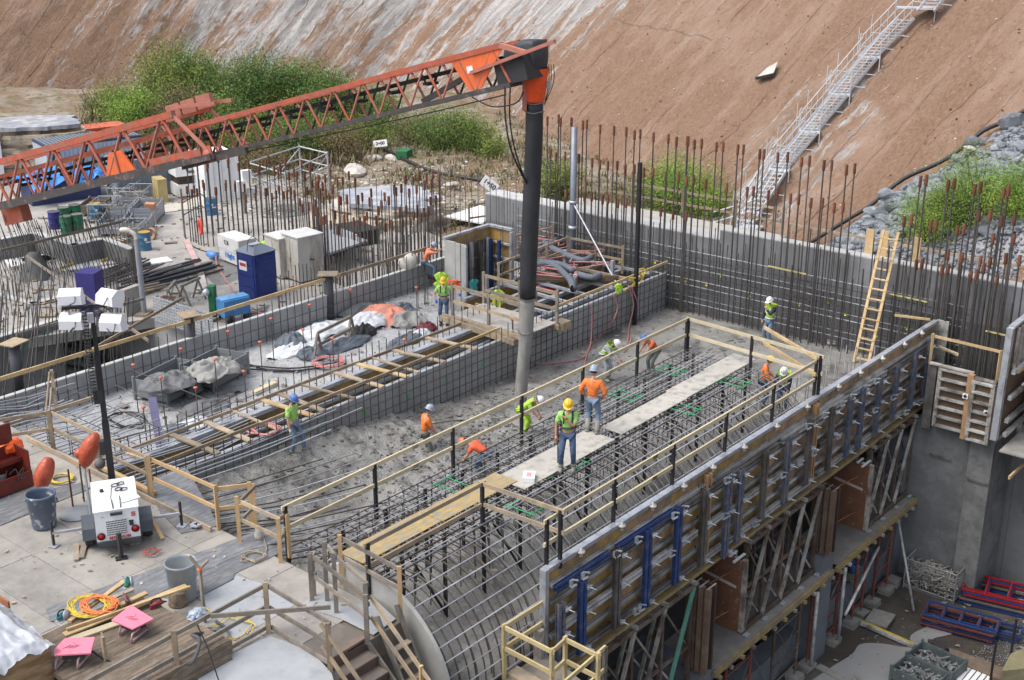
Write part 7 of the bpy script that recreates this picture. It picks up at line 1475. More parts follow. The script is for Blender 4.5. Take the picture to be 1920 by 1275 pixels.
# head section
b = MB(); hs = [B(.85,-.03,1.12), B(-1.25,-.03,1.12), B(-.1,-.03,.10), B(.35,-.03,.10)]; b.add(hs, [(0,1,2,3)]); b.add([h_+SV*.03 for h_ in hs], [(3,2,1,0)]); b.build('side_plate', M('bright_boom_orange', (.68,.13,.035), .5, var=.15), t)
b = MB(); q = B(.15,-.045,.70); Rm = Matrix((U, UP, SV)).transposed(); b.box(q, (.22,.2,.02), mat=Rm); b.build('notice_plate', SIGNW, t)
beam('head_arm', B(.1,-.1,.60), B(-3.1,-.12,.88), .10, .10, ORD, t, up=UP); beam('head_brace', B(-1.2,-.1,1.15), B(-2.0,-.1,.78), .14, .14, ORD, t, up=UP)
b = MB(); b.box(B(-1.25,.42,.40), (1.1,.75,.8), mat=Rm); b.build('drive_housing', BK, t)
T0 = V((29.45,23.62,0))
bm = bmesh.new(); bmesh.ops.create_cube(bm, size=1); bmesh.ops.subdivide_edges(bm, edges=bm.edges, cuts=7, use_grid_fill=True); hc = V((T0.x-.15, T0.y+.22, 11.33))
for v in bm.verts:
    x, y, z = v.co*2; r = max(abs(x), abs(y), abs(z)); q = V((x, y, z)); q = q.lerp(q.normalized()*1.15, .45); q += V((0,0,.10*max(0, fbm((x*1.5, y*1.5, z), 3)))); yy = q.y
    v.co = hc+V((q.x*.40, q.y*.62, q.z*(.50 if yy < .3 else .42)))+V((0,0,-.12*yy))
me = bpy.data.meshes.new('hood'); bm.to_mesh(me); bm.free(); me.polygons.foreach_set('use_smooth', [True]*len(me.polygons)); me.materials.append(M('black_canvas', (.035,.038,.045), .55, var=.2, bump=.3, bscale=4)); me.transform(Matrix.Translation(-wl(t))); link('rubber_hood', me, t)
# trunk
tt = thing('drop_trunk', 'thick black and grey concrete drop hose hanging vertically from the boom head', 'drop hose', (T0.x, T0.y, 0)); RO = M('chute_orange_red', (.78,.085,.015), .45, var=.12, speck=((.85,.45,.30), 9, .68), )
b = MB(); cx = T0; b.lathe([(.42,11.05),(.40,10.85),(.31,10.1),(.28,10.05)], (cx.x, cx.y, 0), 20); b.build('orange_chute', RO, tt)
b = MB(); b.box((cx.x-.33, cx.y+.18, 10.85), (.16,.24,.42), -.8); b.box((cx.x-.30, cx.y+.14, 10.25), (.12,.16,.9), -.8); b.build('latch', ORD, tt); b = MB(); b.box((cx.x+.30, cx.y-.30, 10.55), (.14,.14,.2), -.8); b.build('vibrator', STEEL, tt)
z1 = 3.85; bot = V((29.2,23.95,0)); TK = M('trunk_rubber', (.022,.024,.028), .55, var=.4, scale=3, rgb2=(.10,.10,.10), thr=(.58,.72), s2=1.6, aniso=(1,1,.4), bump=.2, bscale=5)
pts = [V((cx.x, cx.y, 10.08)), V((cx.x-.01, cx.y, 9)), V((cx.x-.03, cx.y+.05, 7.5)), V((cx.x-.09, cx.y+.1, 5.6)), V((cx.x-.12, cx.y+.14, z1))]
b = MB(); b.tube(smooth(pts, 3), [.27,.265,.265]*4+[.255], 20); b.build('upper_hose', TK, tt)
pts = [pts[-1]+V((0,0,.05)), V((29.30,23.80,2.6)), V((29.25,23.9,1.2)), V((29.2,23.95,-.05))]
b = MB(); b.tube(smooth(pts, 4), [.225,.23,.24,.235,.22,.21,.205,.2,.2,.2,.2,.2,.2], 18); b.build('lower_hose', M('grey_trunk', (.26,.255,.24), .7, var=.25, scale=3, rgb2=(.20,.195,.18), thr=(.5,.62), s2=2, aniso=(1,1,.3)), tt)
for z, r in ((10.02,.30),(9.75,.285),(z1+.02,.27),(2.75,.25)): b = MB(); zz = z; k = (10-z)/10; c_ = V((cx.x-.12*k*1.3, cx.y+.16*k*1.3, z)) if z > 3 else V((29.30,23.8,z)); b.tube([c_+V((r*math.cos(a), r*math.sin(a), .02*math.sin(3*a))) for a in [i*math.pi/9 for i in range(18)]], .022, 5, closed=True); b.build('strap', STEELB, tt)
b = MB(); h0 = B(-1.0,-.05,.0)
b.tube(smooth([h0, h0+V((-.05,-.05,-.9)), h0+V((.05,-.2,-1.9)), V((cx.x-.25, cx.y+.1, 7.6))]), .028, 5); b.tube(smooth([h0+V((.12,-.1,0)), h0+V((.1,-.1,-1)), h0+V((.2,-.25,-2.0)), V((cx.x-.24, cx.y+.05, 7.5))]), .025, 5); b.tube(smooth([B(.3,-.05,-.1), B(-.4,-.1,-.5), B(-1.3,-.1,-.55), V((cx.x-.25, cx.y+.2, 10.4))]), .022, 5); b.build('hanging_hose', BLACK, tt)
for s_ in (.42,.48,.56): b = MB(); e = V((cx.x+s_*.64, cx.y-s_*.77, 0)); b.tube(smooth([e+V((0,0,11.15)), e+V((0,0,10.6)), V((cx.x+.2, cx.y-.22, 9.95))]), .013, 5); b.build('side_cable', BLACK, tt)
# joint of the two boom sections
for side in (-.42, 1.33):
    for s0_, w_ in ((16.6,1.3),(13.3,.0)):
        if w_: b = MB(); q = [B(s0_, side-.03, .12), B(s0_+1.9, side-.03, .12), B(s0_+1.35, side-.03, .95), B(s0_+.55, side-.03, .95)]; b.add(q, [(0,1,2,3)]); b.add([k+SV*.05 for k in q], [(3,2,1,0)]); b.build('gusset_plate', MATS['bright_boom_orange'] if side < 0 else ORD, t); beam('gusset_rib', B(s0_+.95, side-.06, .1), B(s0_+.95, side-.06, .95), .08, .08, ORD, t)
    beam('end_diagonal', B(13.7, side, 1.7), B(12.2, side, .1), .1, .1, ORD, t)
beam('lower_orange_chord', B(12.6,-.42,.15), B(15.6,-.42,.2), .16, .34, OR, t, up=UP); beam('lower_black_chord', B(10.5,-.2,-.12), B(14,-.3,-.18), .16, .22, BC, t, up=UP); beam('lower_black_chord', B(12.1,-.42,-.05), B(28,-.42,-.12), .24, .22, BC, t, up=UP)
b = MB(); b.lathe([(0,-.08),(.2,-.08),(.2,.08),(0,.08)], B(12.3,-.45,.02), 14, axis=SV); b.box(B(12.3,-.42,.1), (.45,.5,.06), mat=Rm); b.build('pivot', OR, t)
b = MB()
for k in range(3): b.box(B(13.2+.9*k,.8,1.95-.02*k), (.8,.5,.16), mat=Rm)
b.bar(B(12.2,.4,1.75), B(14.8,.4,2.05), .1, .12); b.bar(B(12.2,1.2,1.75), B(14.8,1.2,2.05), .1, .12); b.build('drive_frame', ORD, t)
b = MB(); b.box(B(26.7,.4,-.42), (1.5,1.0,.45), mat=Rm); b.build('lower_carriage', OR, t)
# ================================================================ METAL STAIR ON THE SLOPE
def hh(px, py, k=.45): P, n = hillhit(px, py); return P+n*k
t = thing('access_stair', 'long galvanised access stair climbing the matted slope in six flights', 'stair', hh(1410,432)); WV = FR(-.30,.95,0); STL = M('bright_galvanised', (.55,.57,.60), .5, .15, var=.1)
LD = [(1400,440),(1463,341),(1520,270),(1576,200),(1632,130),(1700,57),(1772,-25)]
P = [hh(x, y, .9) for x, y in LD]
for i, p in enumerate(P):
    ext = 1.05 if i != 5 else 1.9; a = p+FR(0,-.15,0)+(V((0,0,.5)) if i == 5 else V((0,0,0)))
    if i: b = MB(); q = [a, a+WV*ext, a+WV*ext+FR(.8,.25,0), a+FR(.8,.25,0)]; b.slab(q, .06); b.build('landing', STL, t)
    if i:
        for o in (V((0,0,0)), WV*ext, FR(.8,.25,0), WV*ext+FR(.8,.25,0)):
            stick('post', a+o-V((0,0,1.3)), a+o+V((0,0,.05)), .03, STL, t); stick('rail_post', a+o, a+o+V((0,0,1.1)), .022, STL, t)
        stick('rail', a+FR(.8,.25,1.05), a+V((0,0,1.05)), .022, STL, t); stick('rail', a+FR(.8,.25,.55), a+V((0,0,.55)), .022, STL, t)
for i in range(6):
    a = P[i]+(FR(.5,.1,0) if i else V((0,0,0))); c = P[i+1]
    if i == 5: a = hh(1738,48,1.0); c = hh(1795,-22,1.0)
    for o in (V((0,0,0)), WV*.78):
        beam('stringer', a+o, c+o, .05, .16, STL, t)
        for z in (.5, 1.0): stick('handrail', a+o+V((0,0,z)), c+o+V((0,0,z)), .024, STL, t)
        for k in range(5): e = a.lerp(c, (k+.5)/5)+o; stick('baluster', e, e+V((0,0,1.0)), .018, STL, t)
    for k in range(12): e = a.lerp(c, (k+.7)/12.5); b0 = e; beam('tread', e, e+WV*.78, .24, .035, STL, t)
    for k in (.25,.6): e = a.lerp(c, k); stick('outrigger', e-WV*.6, e+WV*1.3-V((0,0,.15)), .022, STL, t); stick('outrigger_post', e-WV*.6-V((0,0,.5)), e-WV*.6+V((0,0,.9)), .02, STL, t)
b = MB(); c = hh(1330,442,.5); b.slab([at(1325,448,.5), at(1400,418,.5), at(1432,424,.5), at(1370,452,.5)], .08); b.build('base_platform', STL, t)
t = thing('scaffold_ramp', 'light scaffold ramp and frames at the foot of the metal stair', 'scaffold', at(1380,445,0))
for k in range(9): x = 1335+11*k; stick('post', at(x,455,-.2), V((at(x,455,-.2).x, at(x,455,-.2).y, 1.0+.1*k)), .03, STL, t)
for z in (.5,1.0,1.5): stick('rail', at(1335,455,0)+V((0,0,z)), at(1423,455,0)+V((0,0,z+.7)), .03, STL, t); 
for k in range(5): stick('brace', at(1340+18*k,455,0), at(1352+18*k,455,0)+V((0,0,1.3)), .02, STL, t)
# ================================================================ BOX FORM BEHIND THE TROUGH
t = thing('box_form', 'three sided formwork box with yellow ply, blue walers and a pale concrete panel', 'formwork', (36.6, 33, ZG))
A0 = at(835,525,ZG); A1 = at(880,548,ZG); a_, c_ = V((35.3,33.3,0)), V((35.3,31.9,0))
pa = at(838,532,ZG); 
zt = 3.15
def vwall(p, q, z0, z1, th, m, nm):
    p, q = V((p[0], p[1], 0)), V((q[0], q[1], 0)); u = (q-p).normalized(); n = V((-u.y, u.x, 0)); return ubox(MB(), p, u, n, 0, (q-p).length, 0, th, z0, z1).build(nm, m, t)
PP = M('pale_form_panel', (.36,.36,.35), .7, var=.12, rgb2=(.28,.28,.275), thr=(.5,.65)); X0, X1, Y0, Y1 = 34.6, 37.3, 31.0, 32.2
vwall((X0,Y1),(X0,Y1-.55),ZG,zt,.09,PP,'face_panel'); vwall((X0,Y1-.57),(X0,Y1-1.12),ZG,zt-.02,.09,PP,'face_panel')
for k in range(3): vwall((X0+.02+.9*k,Y1),(X0+.9+.9*k,Y1),zt-.42,zt,-.04,YELF,'plywood_panel'); vwall((X0+.02+.9*k,Y1),(X0+.9+.9*k,Y1),ZG,zt-.43,-.04,STEELB,'steel_panel')
for k in range(2): vwall((X1,Y1-.02-.58*k),(X1,Y1-.58-.58*k),ZG,zt,.05,YELF,'plywood_panel')
beam('top_rail', (X0,Y1+.03,zt+.06), (X1,Y1+.03,zt+.06), .16, .10, ALU, t); beam('top_rail', (X1,Y1,zt+.06), (X1,Y0,zt+.06), .16, .10, ALU, t)
beam('corner_post', (X1-.1,Y0-.05,ZG), (X1-.1,Y0-.05,zt), .18, .12, ALU, t); beam('corner_post', (X0-.05,Y1-1.16,ZG), (X0-.05,Y1-1.16,zt-.05), .1, .1, STEEL, t)
for z in (.8,1.4,2.0,2.6): beam('joist', (X1-.1,Y1-.1,z), (X1-.1,Y0+.05,z), .08, .08, STEELG, t); beam('joist', (X0+.2,Y1-.1,z+.1), (X1-.2,Y1-.1,z+.1), .09, .08, STEELB, t)
for x, y in ((X1-.28,Y1-.3),(X1-.28,Y0+.45)): pc('waler', 'chan', (x,y,ZG), (x,y,2.75), .14, .12, BLUEW if y > 32 else BLUE, t, up=(0,1,0))
for k in range(5): pc('strongback', 'chan', (X0+.35+.5*k,Y1-.2,ZG), (X0+.35+.5*k,Y1-.2,2.8), .12, .1, STEELB if k % 2 else STEEL, t, up=(1,0,0))
R = random.Random(77)
tr = thing('rebar_row', 'slim upright bars standing before the yellow formwork box', 'rebar', (35,31,ZG))
for k in range(26): x, y = R.uniform(33.6,38.5), R.uniform(29.3,33.0); stick('rebar', (x,y,ZG-.1), (x+R.gauss(0,.03),y,R.uniform(1.6,4.2)), .016, STEELB if k % 2 else REBAR, tr)
# trough grid and forms between the box and the back wall
t = thing('beam_grid', 'criss cross of aluminium form beams and dark wall slots before the back wall', 'formwork', (37,29.5,ZG))
props(MB().b6(33.6, XB-.2, 26.4, 30.6, .3, ZG+.08).build('slot_floor', MATS['trough_dark']), kind='structure')
for y in (26.9,28.0,29.2,30.4):
    beam('form_beam', (33.7,y,1.3), (XB-.5,y,1.32), .15, .14, ALU, t); b = MB(); b.b6(33.7, XB-.5, y-.03, y+.03, ZG, 1.22); b.build('form_sheet', STEELB if y < 29 else YELF, t)
for x in (34.2,35.6,36.8,38.2,39.5,40.7): beam('cross_beam', (x,26.6,1.46), (x+R.uniform(-.3,.3),30.5,1.48), .12, .10, ALU if R.random() < .5 else WOOD, t)
for x in (35.0,37.5,40.0):
    for y in (28,30.4): beam('form_post', (x,y,ZG), (x,y,1.9), .14, .14, STEEL, t)
guard_rail('weathered timber rail enclosure among the grey pipes before the back wall', [(35.5,30.2),(40.2,30.4),(40.4,27.8)], 1.3, m=WOOD, step=1.6, h=1.1)
guard_rail('pair of weathered timber rails left of the back wall', [(38.2,32.2),(40.8,31.7)], 1.3, m=WOOD, step=2.2, h=1.2)
for k in range(5): props(beam('brown_beam', (36.1+.12*k,29.9,1.62+.02*k), (38.4+.12*k,26.9,1.62+.02*k), .07, .09, M('dark_brown_timber', (.10,.065,.04), .7, var=.3, rnd=.3)), 'dark brown beam of the bundle laid across the form grid', 'beam', 'dark brown beams over the form grid')
DH = M('slate_duct', (.12,.14,.17), .6, var=.2, bump=.8, bscale=30)
for i, (pts, lb) in enumerate((([(960,482),(1000,490),(1050,496),(1075,508)],'dark corrugated duct lying lowest beside the trunk'),([(1010,470),(1060,440),(1080,430),(1100,434)],'dark corrugated duct rising to the back'),([(980,505),(1030,495),(1065,520),(1075,540)],'dark corrugated duct with its open black end towards the pour'),([(1020,455),(1045,470),(1090,488),(1110,480)],'dark corrugated duct crossing the others'),([(1085,515),(1110,520),(1125,515)],'short piece of dark corrugated duct at the right'))):
    b = MB(); b.tube(smooth([at(x, y, 1.85) for x, y in pts], 8), [.125+.01*(j % 2) for j in range((len(pts)-1)*8+1)], 10); b.build('corrugated_duct', DH, label=lb, cat='duct', group='corrugated ducts before the back wall')
b = MB(); c = at(1075,541,1.83); b.lathe([(0,0),(.15,0)], c, 14, axis=V((-.4,-.9,.1))); b.build('duct_opening', MATS['black_void'], label='black open mouth of the corrugated duct', cat='duct end')
R = random.Random(14)
for i, (x, y, w_) in enumerate(((1020,455,60),(1060,470,70),(1030,505,60),(1100,500,50))):
    b = MB(); pts = [at(x+R.uniform(-w_,w_), y+R.uniform(-18,18), 1.7+R.random()*.3) for _ in range(9)]; b.tube(smooth(pts), .026, 5); b.build('red_hose', REDH, label='faded pink hose tangled over the ducts, ' + ['nearest the trunk','in the middle','lowest loop','at the right'][i], cat='hose', group='pink hoses over the ducts')
for i, pts in enumerate(([(1108,568,1.55),(1110,600,.9),(1106,650,.1),(1090,672,.05),(1040,680,.04),(985,683,.04)],[(1150,553,1.7),(1158,575,1.2),(1150,600,.7),(1130,625,.05),(1105,650,.05),(1095,690,.04)],[(1178,535,1.8),(1188,570,1.2),(1180,610,.5),(1177,640,.05)],[(1183,535,1.8),(1196,575,1.2),(1188,615,.4),(1180,645,.05),(1170,660,.04)])):
    b = MB(); b.tube(smooth([at(x, y, z) if z < .2 else atY(x, y, YM-.35) for x, y, z in pts]), .024, 6); b.build('red_hose', REDH, label='faded pink hose hanging over the grey wall, ' + ['nearest the trunk','second from the trunk','left one of the right pair','right one of the right pair'][i], cat='hose', group='pink hoses over the wall')
b = MB(); R = random.Random(3); pts = [atY(x, y, YM-.3) for x, y in ((1170,545),(1190,530),(1180,522),(1205,520),(1195,508),(1210,505),(1200,530),(1188,535),(1205,512))]; b.tube(smooth(pts), .03, 5); b.build('yellow_net', YC, label='bundle of yellow netting tied to the wall rail', cat='netting')
def cloth(name, label, cat, c, w_, d_, h_, m, seed=0, sharp=1., n=40, rz=0, fold=4.):
    bm = bmesh.new(); bmesh.ops.create_grid(bm, x_segments=n, y_segments=n, size=1); Rm = Matrix.Rotation(rz, 3, 'Z')
    for v in bm.verts:
        x, y = v.co.x, v.co.y; e = max(abs(x), abs(y)); r = math.hypot(x, y); k = 1+.25*fbm((x*1.5+seed, y*1.5, seed), 2)
        z = h_*(max(0, 1-r*r*.7)*(.6+.45*(1-abs(fbm((x*fold*.32+seed, y*fold*.32, 1), 2))*2))+.07*(1-2*abs(fbm((x*fold*.6+seed, y*fold*.45, 2), 3)))*sharp)
        if r > .95: z *= max(0, 1-(r-.95)*3)
        v.co = Rm @ V((x*w_*k*(1 if r < 1 else 1/r), y*d_*k*(1 if r < 1 else 1/r), z))
    me = bpy.data.meshes.new(name); bm.to_mesh(me); bm.free(); me.materials.append(m); me.polygons.foreach_set('use_smooth', [True]*len(me.polygons)); o = link(name, me, loc=c); return props(o, label, cat) or o
GT = M('grey_tarp', (.13,.133,.137), .7, var=.25, scale=3, bump=.4, bscale=6); GTL = M('pale_grey_tarp', (.28,.275,.26), .7, var=.2, scale=3, bump=.4, bscale=6); WT = M('white_tarp', (.58,.60,.62), .6, var=.12, bump=.3, bscale=6); ST = M('salmon_tarp', (.56,.23,.16), .7, var=.12, bump=.3, bscale=5); DT = M('slate_tarp', (.10,.12,.145), .7, var=.2, bump=.3, bscale=6)
GBN = M('grey_metal_bin', (.20,.22,.23), .6, .2, var=.15)
bin_('grey slatted metal bin under grey tarps, the left one on the rough slab', at(325,735,ZG), (2.1,1.35,.75), .25, GBN, name='metal_bin', cat='bin'); bin_('grey slatted metal bin under pale tarps, the right one on the rough slab', at(405,712,ZG), (1.9,1.3,.75), .25, GBN, name='metal_bin', cat='bin')
cloth('tarp', 'dark grey crumpled tarp heaped on the left metal bin', 'tarp', at(316,722,ZG+.62), .95,.8,.42, GT, 3, fold=6); cloth('tarp', 'grey tarp spilling down between the two metal bins', 'tarp', at(356,735,ZG+.1), .35,.55,.6, GT, 8, fold=6)
cloth('tarp', 'pale grey crumpled tarp heaped on the right metal bin', 'tarp', at(400,700,ZG+.62), .95,.75,.5, GTL, 12, fold=6); cloth('tarp', 'dark tarp end hanging off the right bin', 'tarp', at(436,690,ZG+.35), .35,.4,.4, GT, 5)
cloth('tarp', 'slate coloured tarp lying by the rail below the metal bins', 'tarp', at(385,772,ZG), .9,.6,.35, GT, 15); cloth('tarp', 'white sheet lying below the metal bins by the trough', 'tarp', at(362,795,ZG), .55,.5,.2, WT, 18); cloth('tarp', 'dark sheet in the corner by the leaning purple board', 'tarp', at(335,808,ZG), .5,.35,.2, DT, 19)
for i, (x, y, w_, d_, h_, m, lb) in enumerate(((560,655,1.3,.55,.3,WT,'white sheet edge lying left of the tarp heap'),(548,650,.6,.6,.55,DT,'dark slate tarp left of the saw bench'),(585,668,.6,.5,.4,DT,'dark slate tarp below the saw bench'),(600,625,1.3,.7,.35,WT,'white sheet under the saw bench'),(690,610,1.0,.7,.5,WT,'white tarp in the middle of the heap'),(722,598,.8,1.1,.55,ST,'salmon pink tarp on top of the heap'),(765,607,.8,.6,.5,GTL,'pale grey tarp right of the salmon one'),(755,590,.7,.5,.45,DT,'slate tarp behind the salmon one'),(670,585,1.1,.5,.35,GT,'grey tarp at the back of the heap'),(645,650,1.2,.5,.3,DT,'slate tarp along the front of the heap'),(680,630,.5,.4,.5,BK,'black bag in front of the white tarp'),(790,632,.5,.4,.3,WT,'white sheet near the maroon cloth'),(765,640,1.0,.4,.25,DT,'blue grey cloth along the timber rail'),(800,618,.4,.35,.3,M('maroon_cloth',(.16,.03,.04),.8),'maroon cloth by the timber rail'))): cloth('tarp', lb, 'tarp', at(x, y, ZG), w_, d_, h_, m, i*3.3, fold=5)
t = thing('saw_bench', 'weathered timber bench frame standing in front of the tarp heap', 'bench', at(625,665,ZG)); sb = [at(598,672,ZG), at(660,640,ZG)]
for p in sb:
    beam('leg', p+V((-.25,0,0)), p+V((0,0,.95)), .09, .05, GREYWOOD, t); beam('leg', p+V((.3,.1,0)), p+V((0,0,.95)), .09, .05, GREYWOOD, t)
for z in (.95,.5): beam('rail', sb[0]+V((0,0,z)), sb[1]+V((0,0,z)), .05, .11, GREYWOOD, t)
props(beam('timber_block', at(475,738,ZG+.08), at(517,718,ZG+.08), .2, .13, PALE), 'pale timber block lying alone on the rough slab', 'timber')
props(beam('purple_board', at(285,745,1.6), at(301,838,ZG), .24, .04, M('purple_grey', (.13,.12,.22), .7)), 'tall purple grey board leaning in front of the left metal bin', 'board')
for i, pts in enumerate(([(400,662),(440,680),(500,688),(560,690),(640,678)],[(415,660),(450,688),(510,694),(570,694),(650,682)],[(425,655),(470,684),(530,697),(600,690)])): b = MB(); b.tube(smooth([at(x, y, ZG+.06) for x, y in pts]), .028, 5); b.build('black_hose', BLACK, label='black hose sweeping across the rough slab, ' + ['upper one','lower one','middle one'][i], cat='hose', group='black hoses on the rough slab')
coil('red_hose', 'pink hose coil at the trough rail by the hoses, upper', at(615,680,ZG+.1), .5, 5, REDH, .025, .2, cat='hose'); coil('red_hose', 'pink hose coil beside the worker in the blue cap', at(497,808,1.5), .38, 4, REDH, .022, .2, cat='hose'); coil('black_hose', 'loose loops of dark hose left of the purple board', at(235,790,ZG), .7, 3, BLACK, .018, .3, cat='hose', sq=.6)
# platform over the trough
t = thing('access_platform', 'weathered timber access platform with rails bridging the trough', 'platform', (31,27,1.4)); X0, X1 = 31.4, 33.0
for k in range(3): b = MB(); b.b6(X0+.57*k+.01, X0+.57*(k+1)-.01, 25.5, 28.9, 1.62, 1.66); b.build('deck_board', PLW, t)
for x in (X0-.05, X1+.0): beam('bearer', (x,25.3,1.54), (x,29.2,1.54), .06, .18, WOOD, t)
for x in (X0,X1+.1):
    for z in (2.15,2.72): beam('rail', (x,25.45,z), (x+.03,28.9,z), .05, .11, WOOD, t)
    for y in (25.5,27.2,28.9): beam('post', (x+.03,y,1.3), (x+.03,y,2.85), .08, .1, GREYWOOD, t)
b = MB(); b.b6(X1+.13,X1+.17,25.6,27.2,2.66,2.78); b.build('pink_board_end', M('pink_board', (.65,.10,.15), .6), t)
props(beam('bearer_plank', (30.9,25.6,1.5), (31.2,29.3,1.5), .09, .2, WOOD), 'long timber with a teal painted end left of the access platform', 'timber')
b = MB(); b.b6(33.2,33.7,25.3,25.75,1.35,1.62); b.build('timber_tray', WOOD, label='small open timber tray hanging at the platform end', cat='tray')
RV = FR(0,1,0)
for i, (x, y, z, m, w_, h_, lb) in enumerate(((828,512,1.9,HV,.30,.62,'lime yellow jacket hung on the rebar left of the yellow helmeted worker'),(822,530,1.2,HV,.2,.4,'lime yellow cloth hanging below the lime jacket'),(852,526,1.9,MATS['hi_vis_orange'],.28,.25,'orange vest hung on the bars behind the yellow helmeted worker'),(888,525,1.9,M('teal_cloth',(.02,.19,.20),.8),.2,.45,'teal jacket hung on the bars by the platform'),(885,527,1.7,MATS['hi_vis_orange'],.12,.5,'orange vest hung beside the teal jacket'),(933,545,1.9,HV,.26,.6,'lime yellow vest hung on the platform post'),(1160,533,2.0,HV,.16,.35,'lime yellow gloves draped over the wall rail'))):
    c = at(x, y, z); b = MB(); b.world = False; n = 9; m0 = [(.22,.05),(.62,-.02),(1,-.16),(.66,-.45),(.78,-.75),(.52,-1.)]; vs = []
    for j, (kw, zz) in enumerate(m0):
        for q in range(n):
            u = -1+2*q/(n-1); vs.append(RV*(u*kw*w_)+V((0,0,zz*h_+.03*math.sin(q*2.1+i)))+FR(-.05-.05*math.cos(u*1.5)+.03*math.sin(q*2.7+j+i),0,0))
    f_ = [(j*n+q, (j+1)*n+q, (j+1)*n+q+1, j*n+q+1) for j in range(5) for q in range(n-1)]; b.add(vs, f_); b.add([v+FR(.07,0,0) for v in vs], [tuple(reversed(k)) for k in f_]); b.sm = [True]*len(b.f); o = b.build('hanging_jacket', m); o.location = c; props(o, lb, 'jacket')
b = MB(); b.tube(smooth([at(930,552,2.0), at(928,575,1.5), at(932,590,1.3), at(938,570,1.6), at(934,550,2.0)]), .04, 6); b.build('yellow_hose', YC, label='loop of yellow hose hanging by the lime vest on the platform post', cat='hose')
b = MB(); b.lathe([(.0,-.28),(.3,-.28),(.36,-.1),(.36,.1),(.3,.28),(0,.28)], at(765,490,1.7), 14, axis=V((1,.2,.1))); b.build('water_jug', M('cream_plastic', (.55,.53,.48), .5), label='cream round drum hanging on the rail behind the crouching worker', cat='drum')
# small things on the pour and the boards
for i, (px, py, z, lb) in enumerate(((992,898,2.3,'white paper box lying on the walk board left of the green shirted worker'),(1558,642,.06,'white paper box lying on the fresh pour before the ladder'))): 
    c = at(px, py, z); t = thing('paper_sack', lb, 'paper box', c); b = MB(); b.box(c+V((0,0,.06)), (.42,.30,.12), .6); b.build('carton', SIGNW, t); b = MB(); b.box(c+V((0,0,.123)), (.24,.12,.004), .6); b.build('print', M('pink_print2', (.60,.28,.30), .6), t)
b = MB(); b.tube(smooth([at(640,822,.35), at(700,790,.25), at(780,760,.2), at(860,720,.2), at(940,690,.12), at(985,683,.06)]), .035, 6); b.build('long_hose', M('concrete_hose', (.24,.225,.20), .8), label='long dusty hose curving over the pour from the left to the trunk', cat='hose')
b = MB(); b.tube(smooth([at(555,815,.6), at(570,835,.4), at(600,840,.4), at(640,838,.35), at(700,800,.3)]), .03, 6); b.build('black_hose', BLACK, label='black vibrator hose held by the worker in the blue cap', cat='hose')
b = MB(); b.tube(smooth([at(805,795,.9), at(850,788,.3), at(900,786,.15), at(950,782,.1)]), .03, 6); b.build('long_hose', MATS['concrete_hose'], label='dusty hose running from the orange shirted worker to the trunk foot', cat='hose')
b = MB(); b.lathe([(0,.04),(.12,0),(.14,.2),(.10,.36),(0,.42)], at(996,852,1.4), 12); b.build('grey_bucket', CONC, label='grey rounded bucket seen through the cage beside the walk board', cat='bucket')
# ================================================================ PEOPLE
def skinmesh(verts, edges, rad, m, name, parent, sub_=1):
    me = bpy.data.meshes.new(name); me.from_pydata(verts, edges, []); o = bpy.data.objects.new('tmp', me); C.objects.link(o)
    md = o.modifiers.new('s', 'SKIN'); md.use_smooth_shade = True; ss = o.modifiers.new('d', 'SUBSURF'); ss.levels = sub_; ss.render_levels = sub_
    for v, r in zip(me.skin_vertices[0].data, rad): v.radius = r if isinstance(r, tuple) else (r, r)
    me.skin_vertices[0].data[0].use_root = True
    dg = bpy.context.evaluated_depsgraph_get(); out = bpy.data.meshes.new_from_object(o.evaluated_get(dg)); bpy.data.objects.remove(o); out.name = name
    out.materials.clear(); out.materials.append(m); r_ = link(name, out, parent); return r_
def ik(a, b, l1, l2, pole):
    a, b = V(a), V(b); d = b-a; L = min(d.length, (l1+l2)*.995); u = d.normalized(); b = a+u*L; k = (l1*l1-l2*l2+L*L)/(2*L); h = math.sqrt(max(0, l1*l1-k*k)); p = V(pole); p = (p-u*p.dot(u)); p = p.normalized() if p.length > 1e-3 else V((1,0,0)); return a+u*k+p*h, b
SKIN = M('skin', (.42,.22,.14), .6, var=.08); JEAN = M('blue_jeans', (.055,.09,.165), .8, var=.35, scale=8, bump=.8, bscale=11); JEANL = M('pale_jeans', (.13,.19,.28), .8, var=.25, scale=12); BOOT = M('mud_boot', (.23,.22,.19), .8, var=.25); BOOTD = M('dark_boot', (.07,.04,.035), .8); LIME = M('lime_shirt', (.30,.55,.14), .7, var=.3, scale=7, bump=.8, bscale=11); ORS = M('orange_shirt', (.76,.19,.04), .7, var=.3, scale=7, bump=.8, bscale=11); SAL = M('salmon_shirt', (.74,.20,.10), .7, var=.12, scale=9)
BLS = M('black_clothing', (.018,.02,.03), .8); GREY = M('grey_cloth', (.30,.33,.38), .8, var=.15); GLOVE = M('pale_glove', (.45,.42,.36), .8); SILV = M('reflective', (.62,.64,.62), .4); HWH = M('helmet_white', (.72,.73,.74), .35, var=.03); HYE = M('helmet_yellow', (.72,.46,.03), .4, var=.1); HBL = M('helmet_blue', (.08,.16,.42), .4); HGR = M('helmet_grey', (.30,.36,.44), .4); GRJ = M('green_grey_trousers', (.12,.135,.12), .8, var=.2)
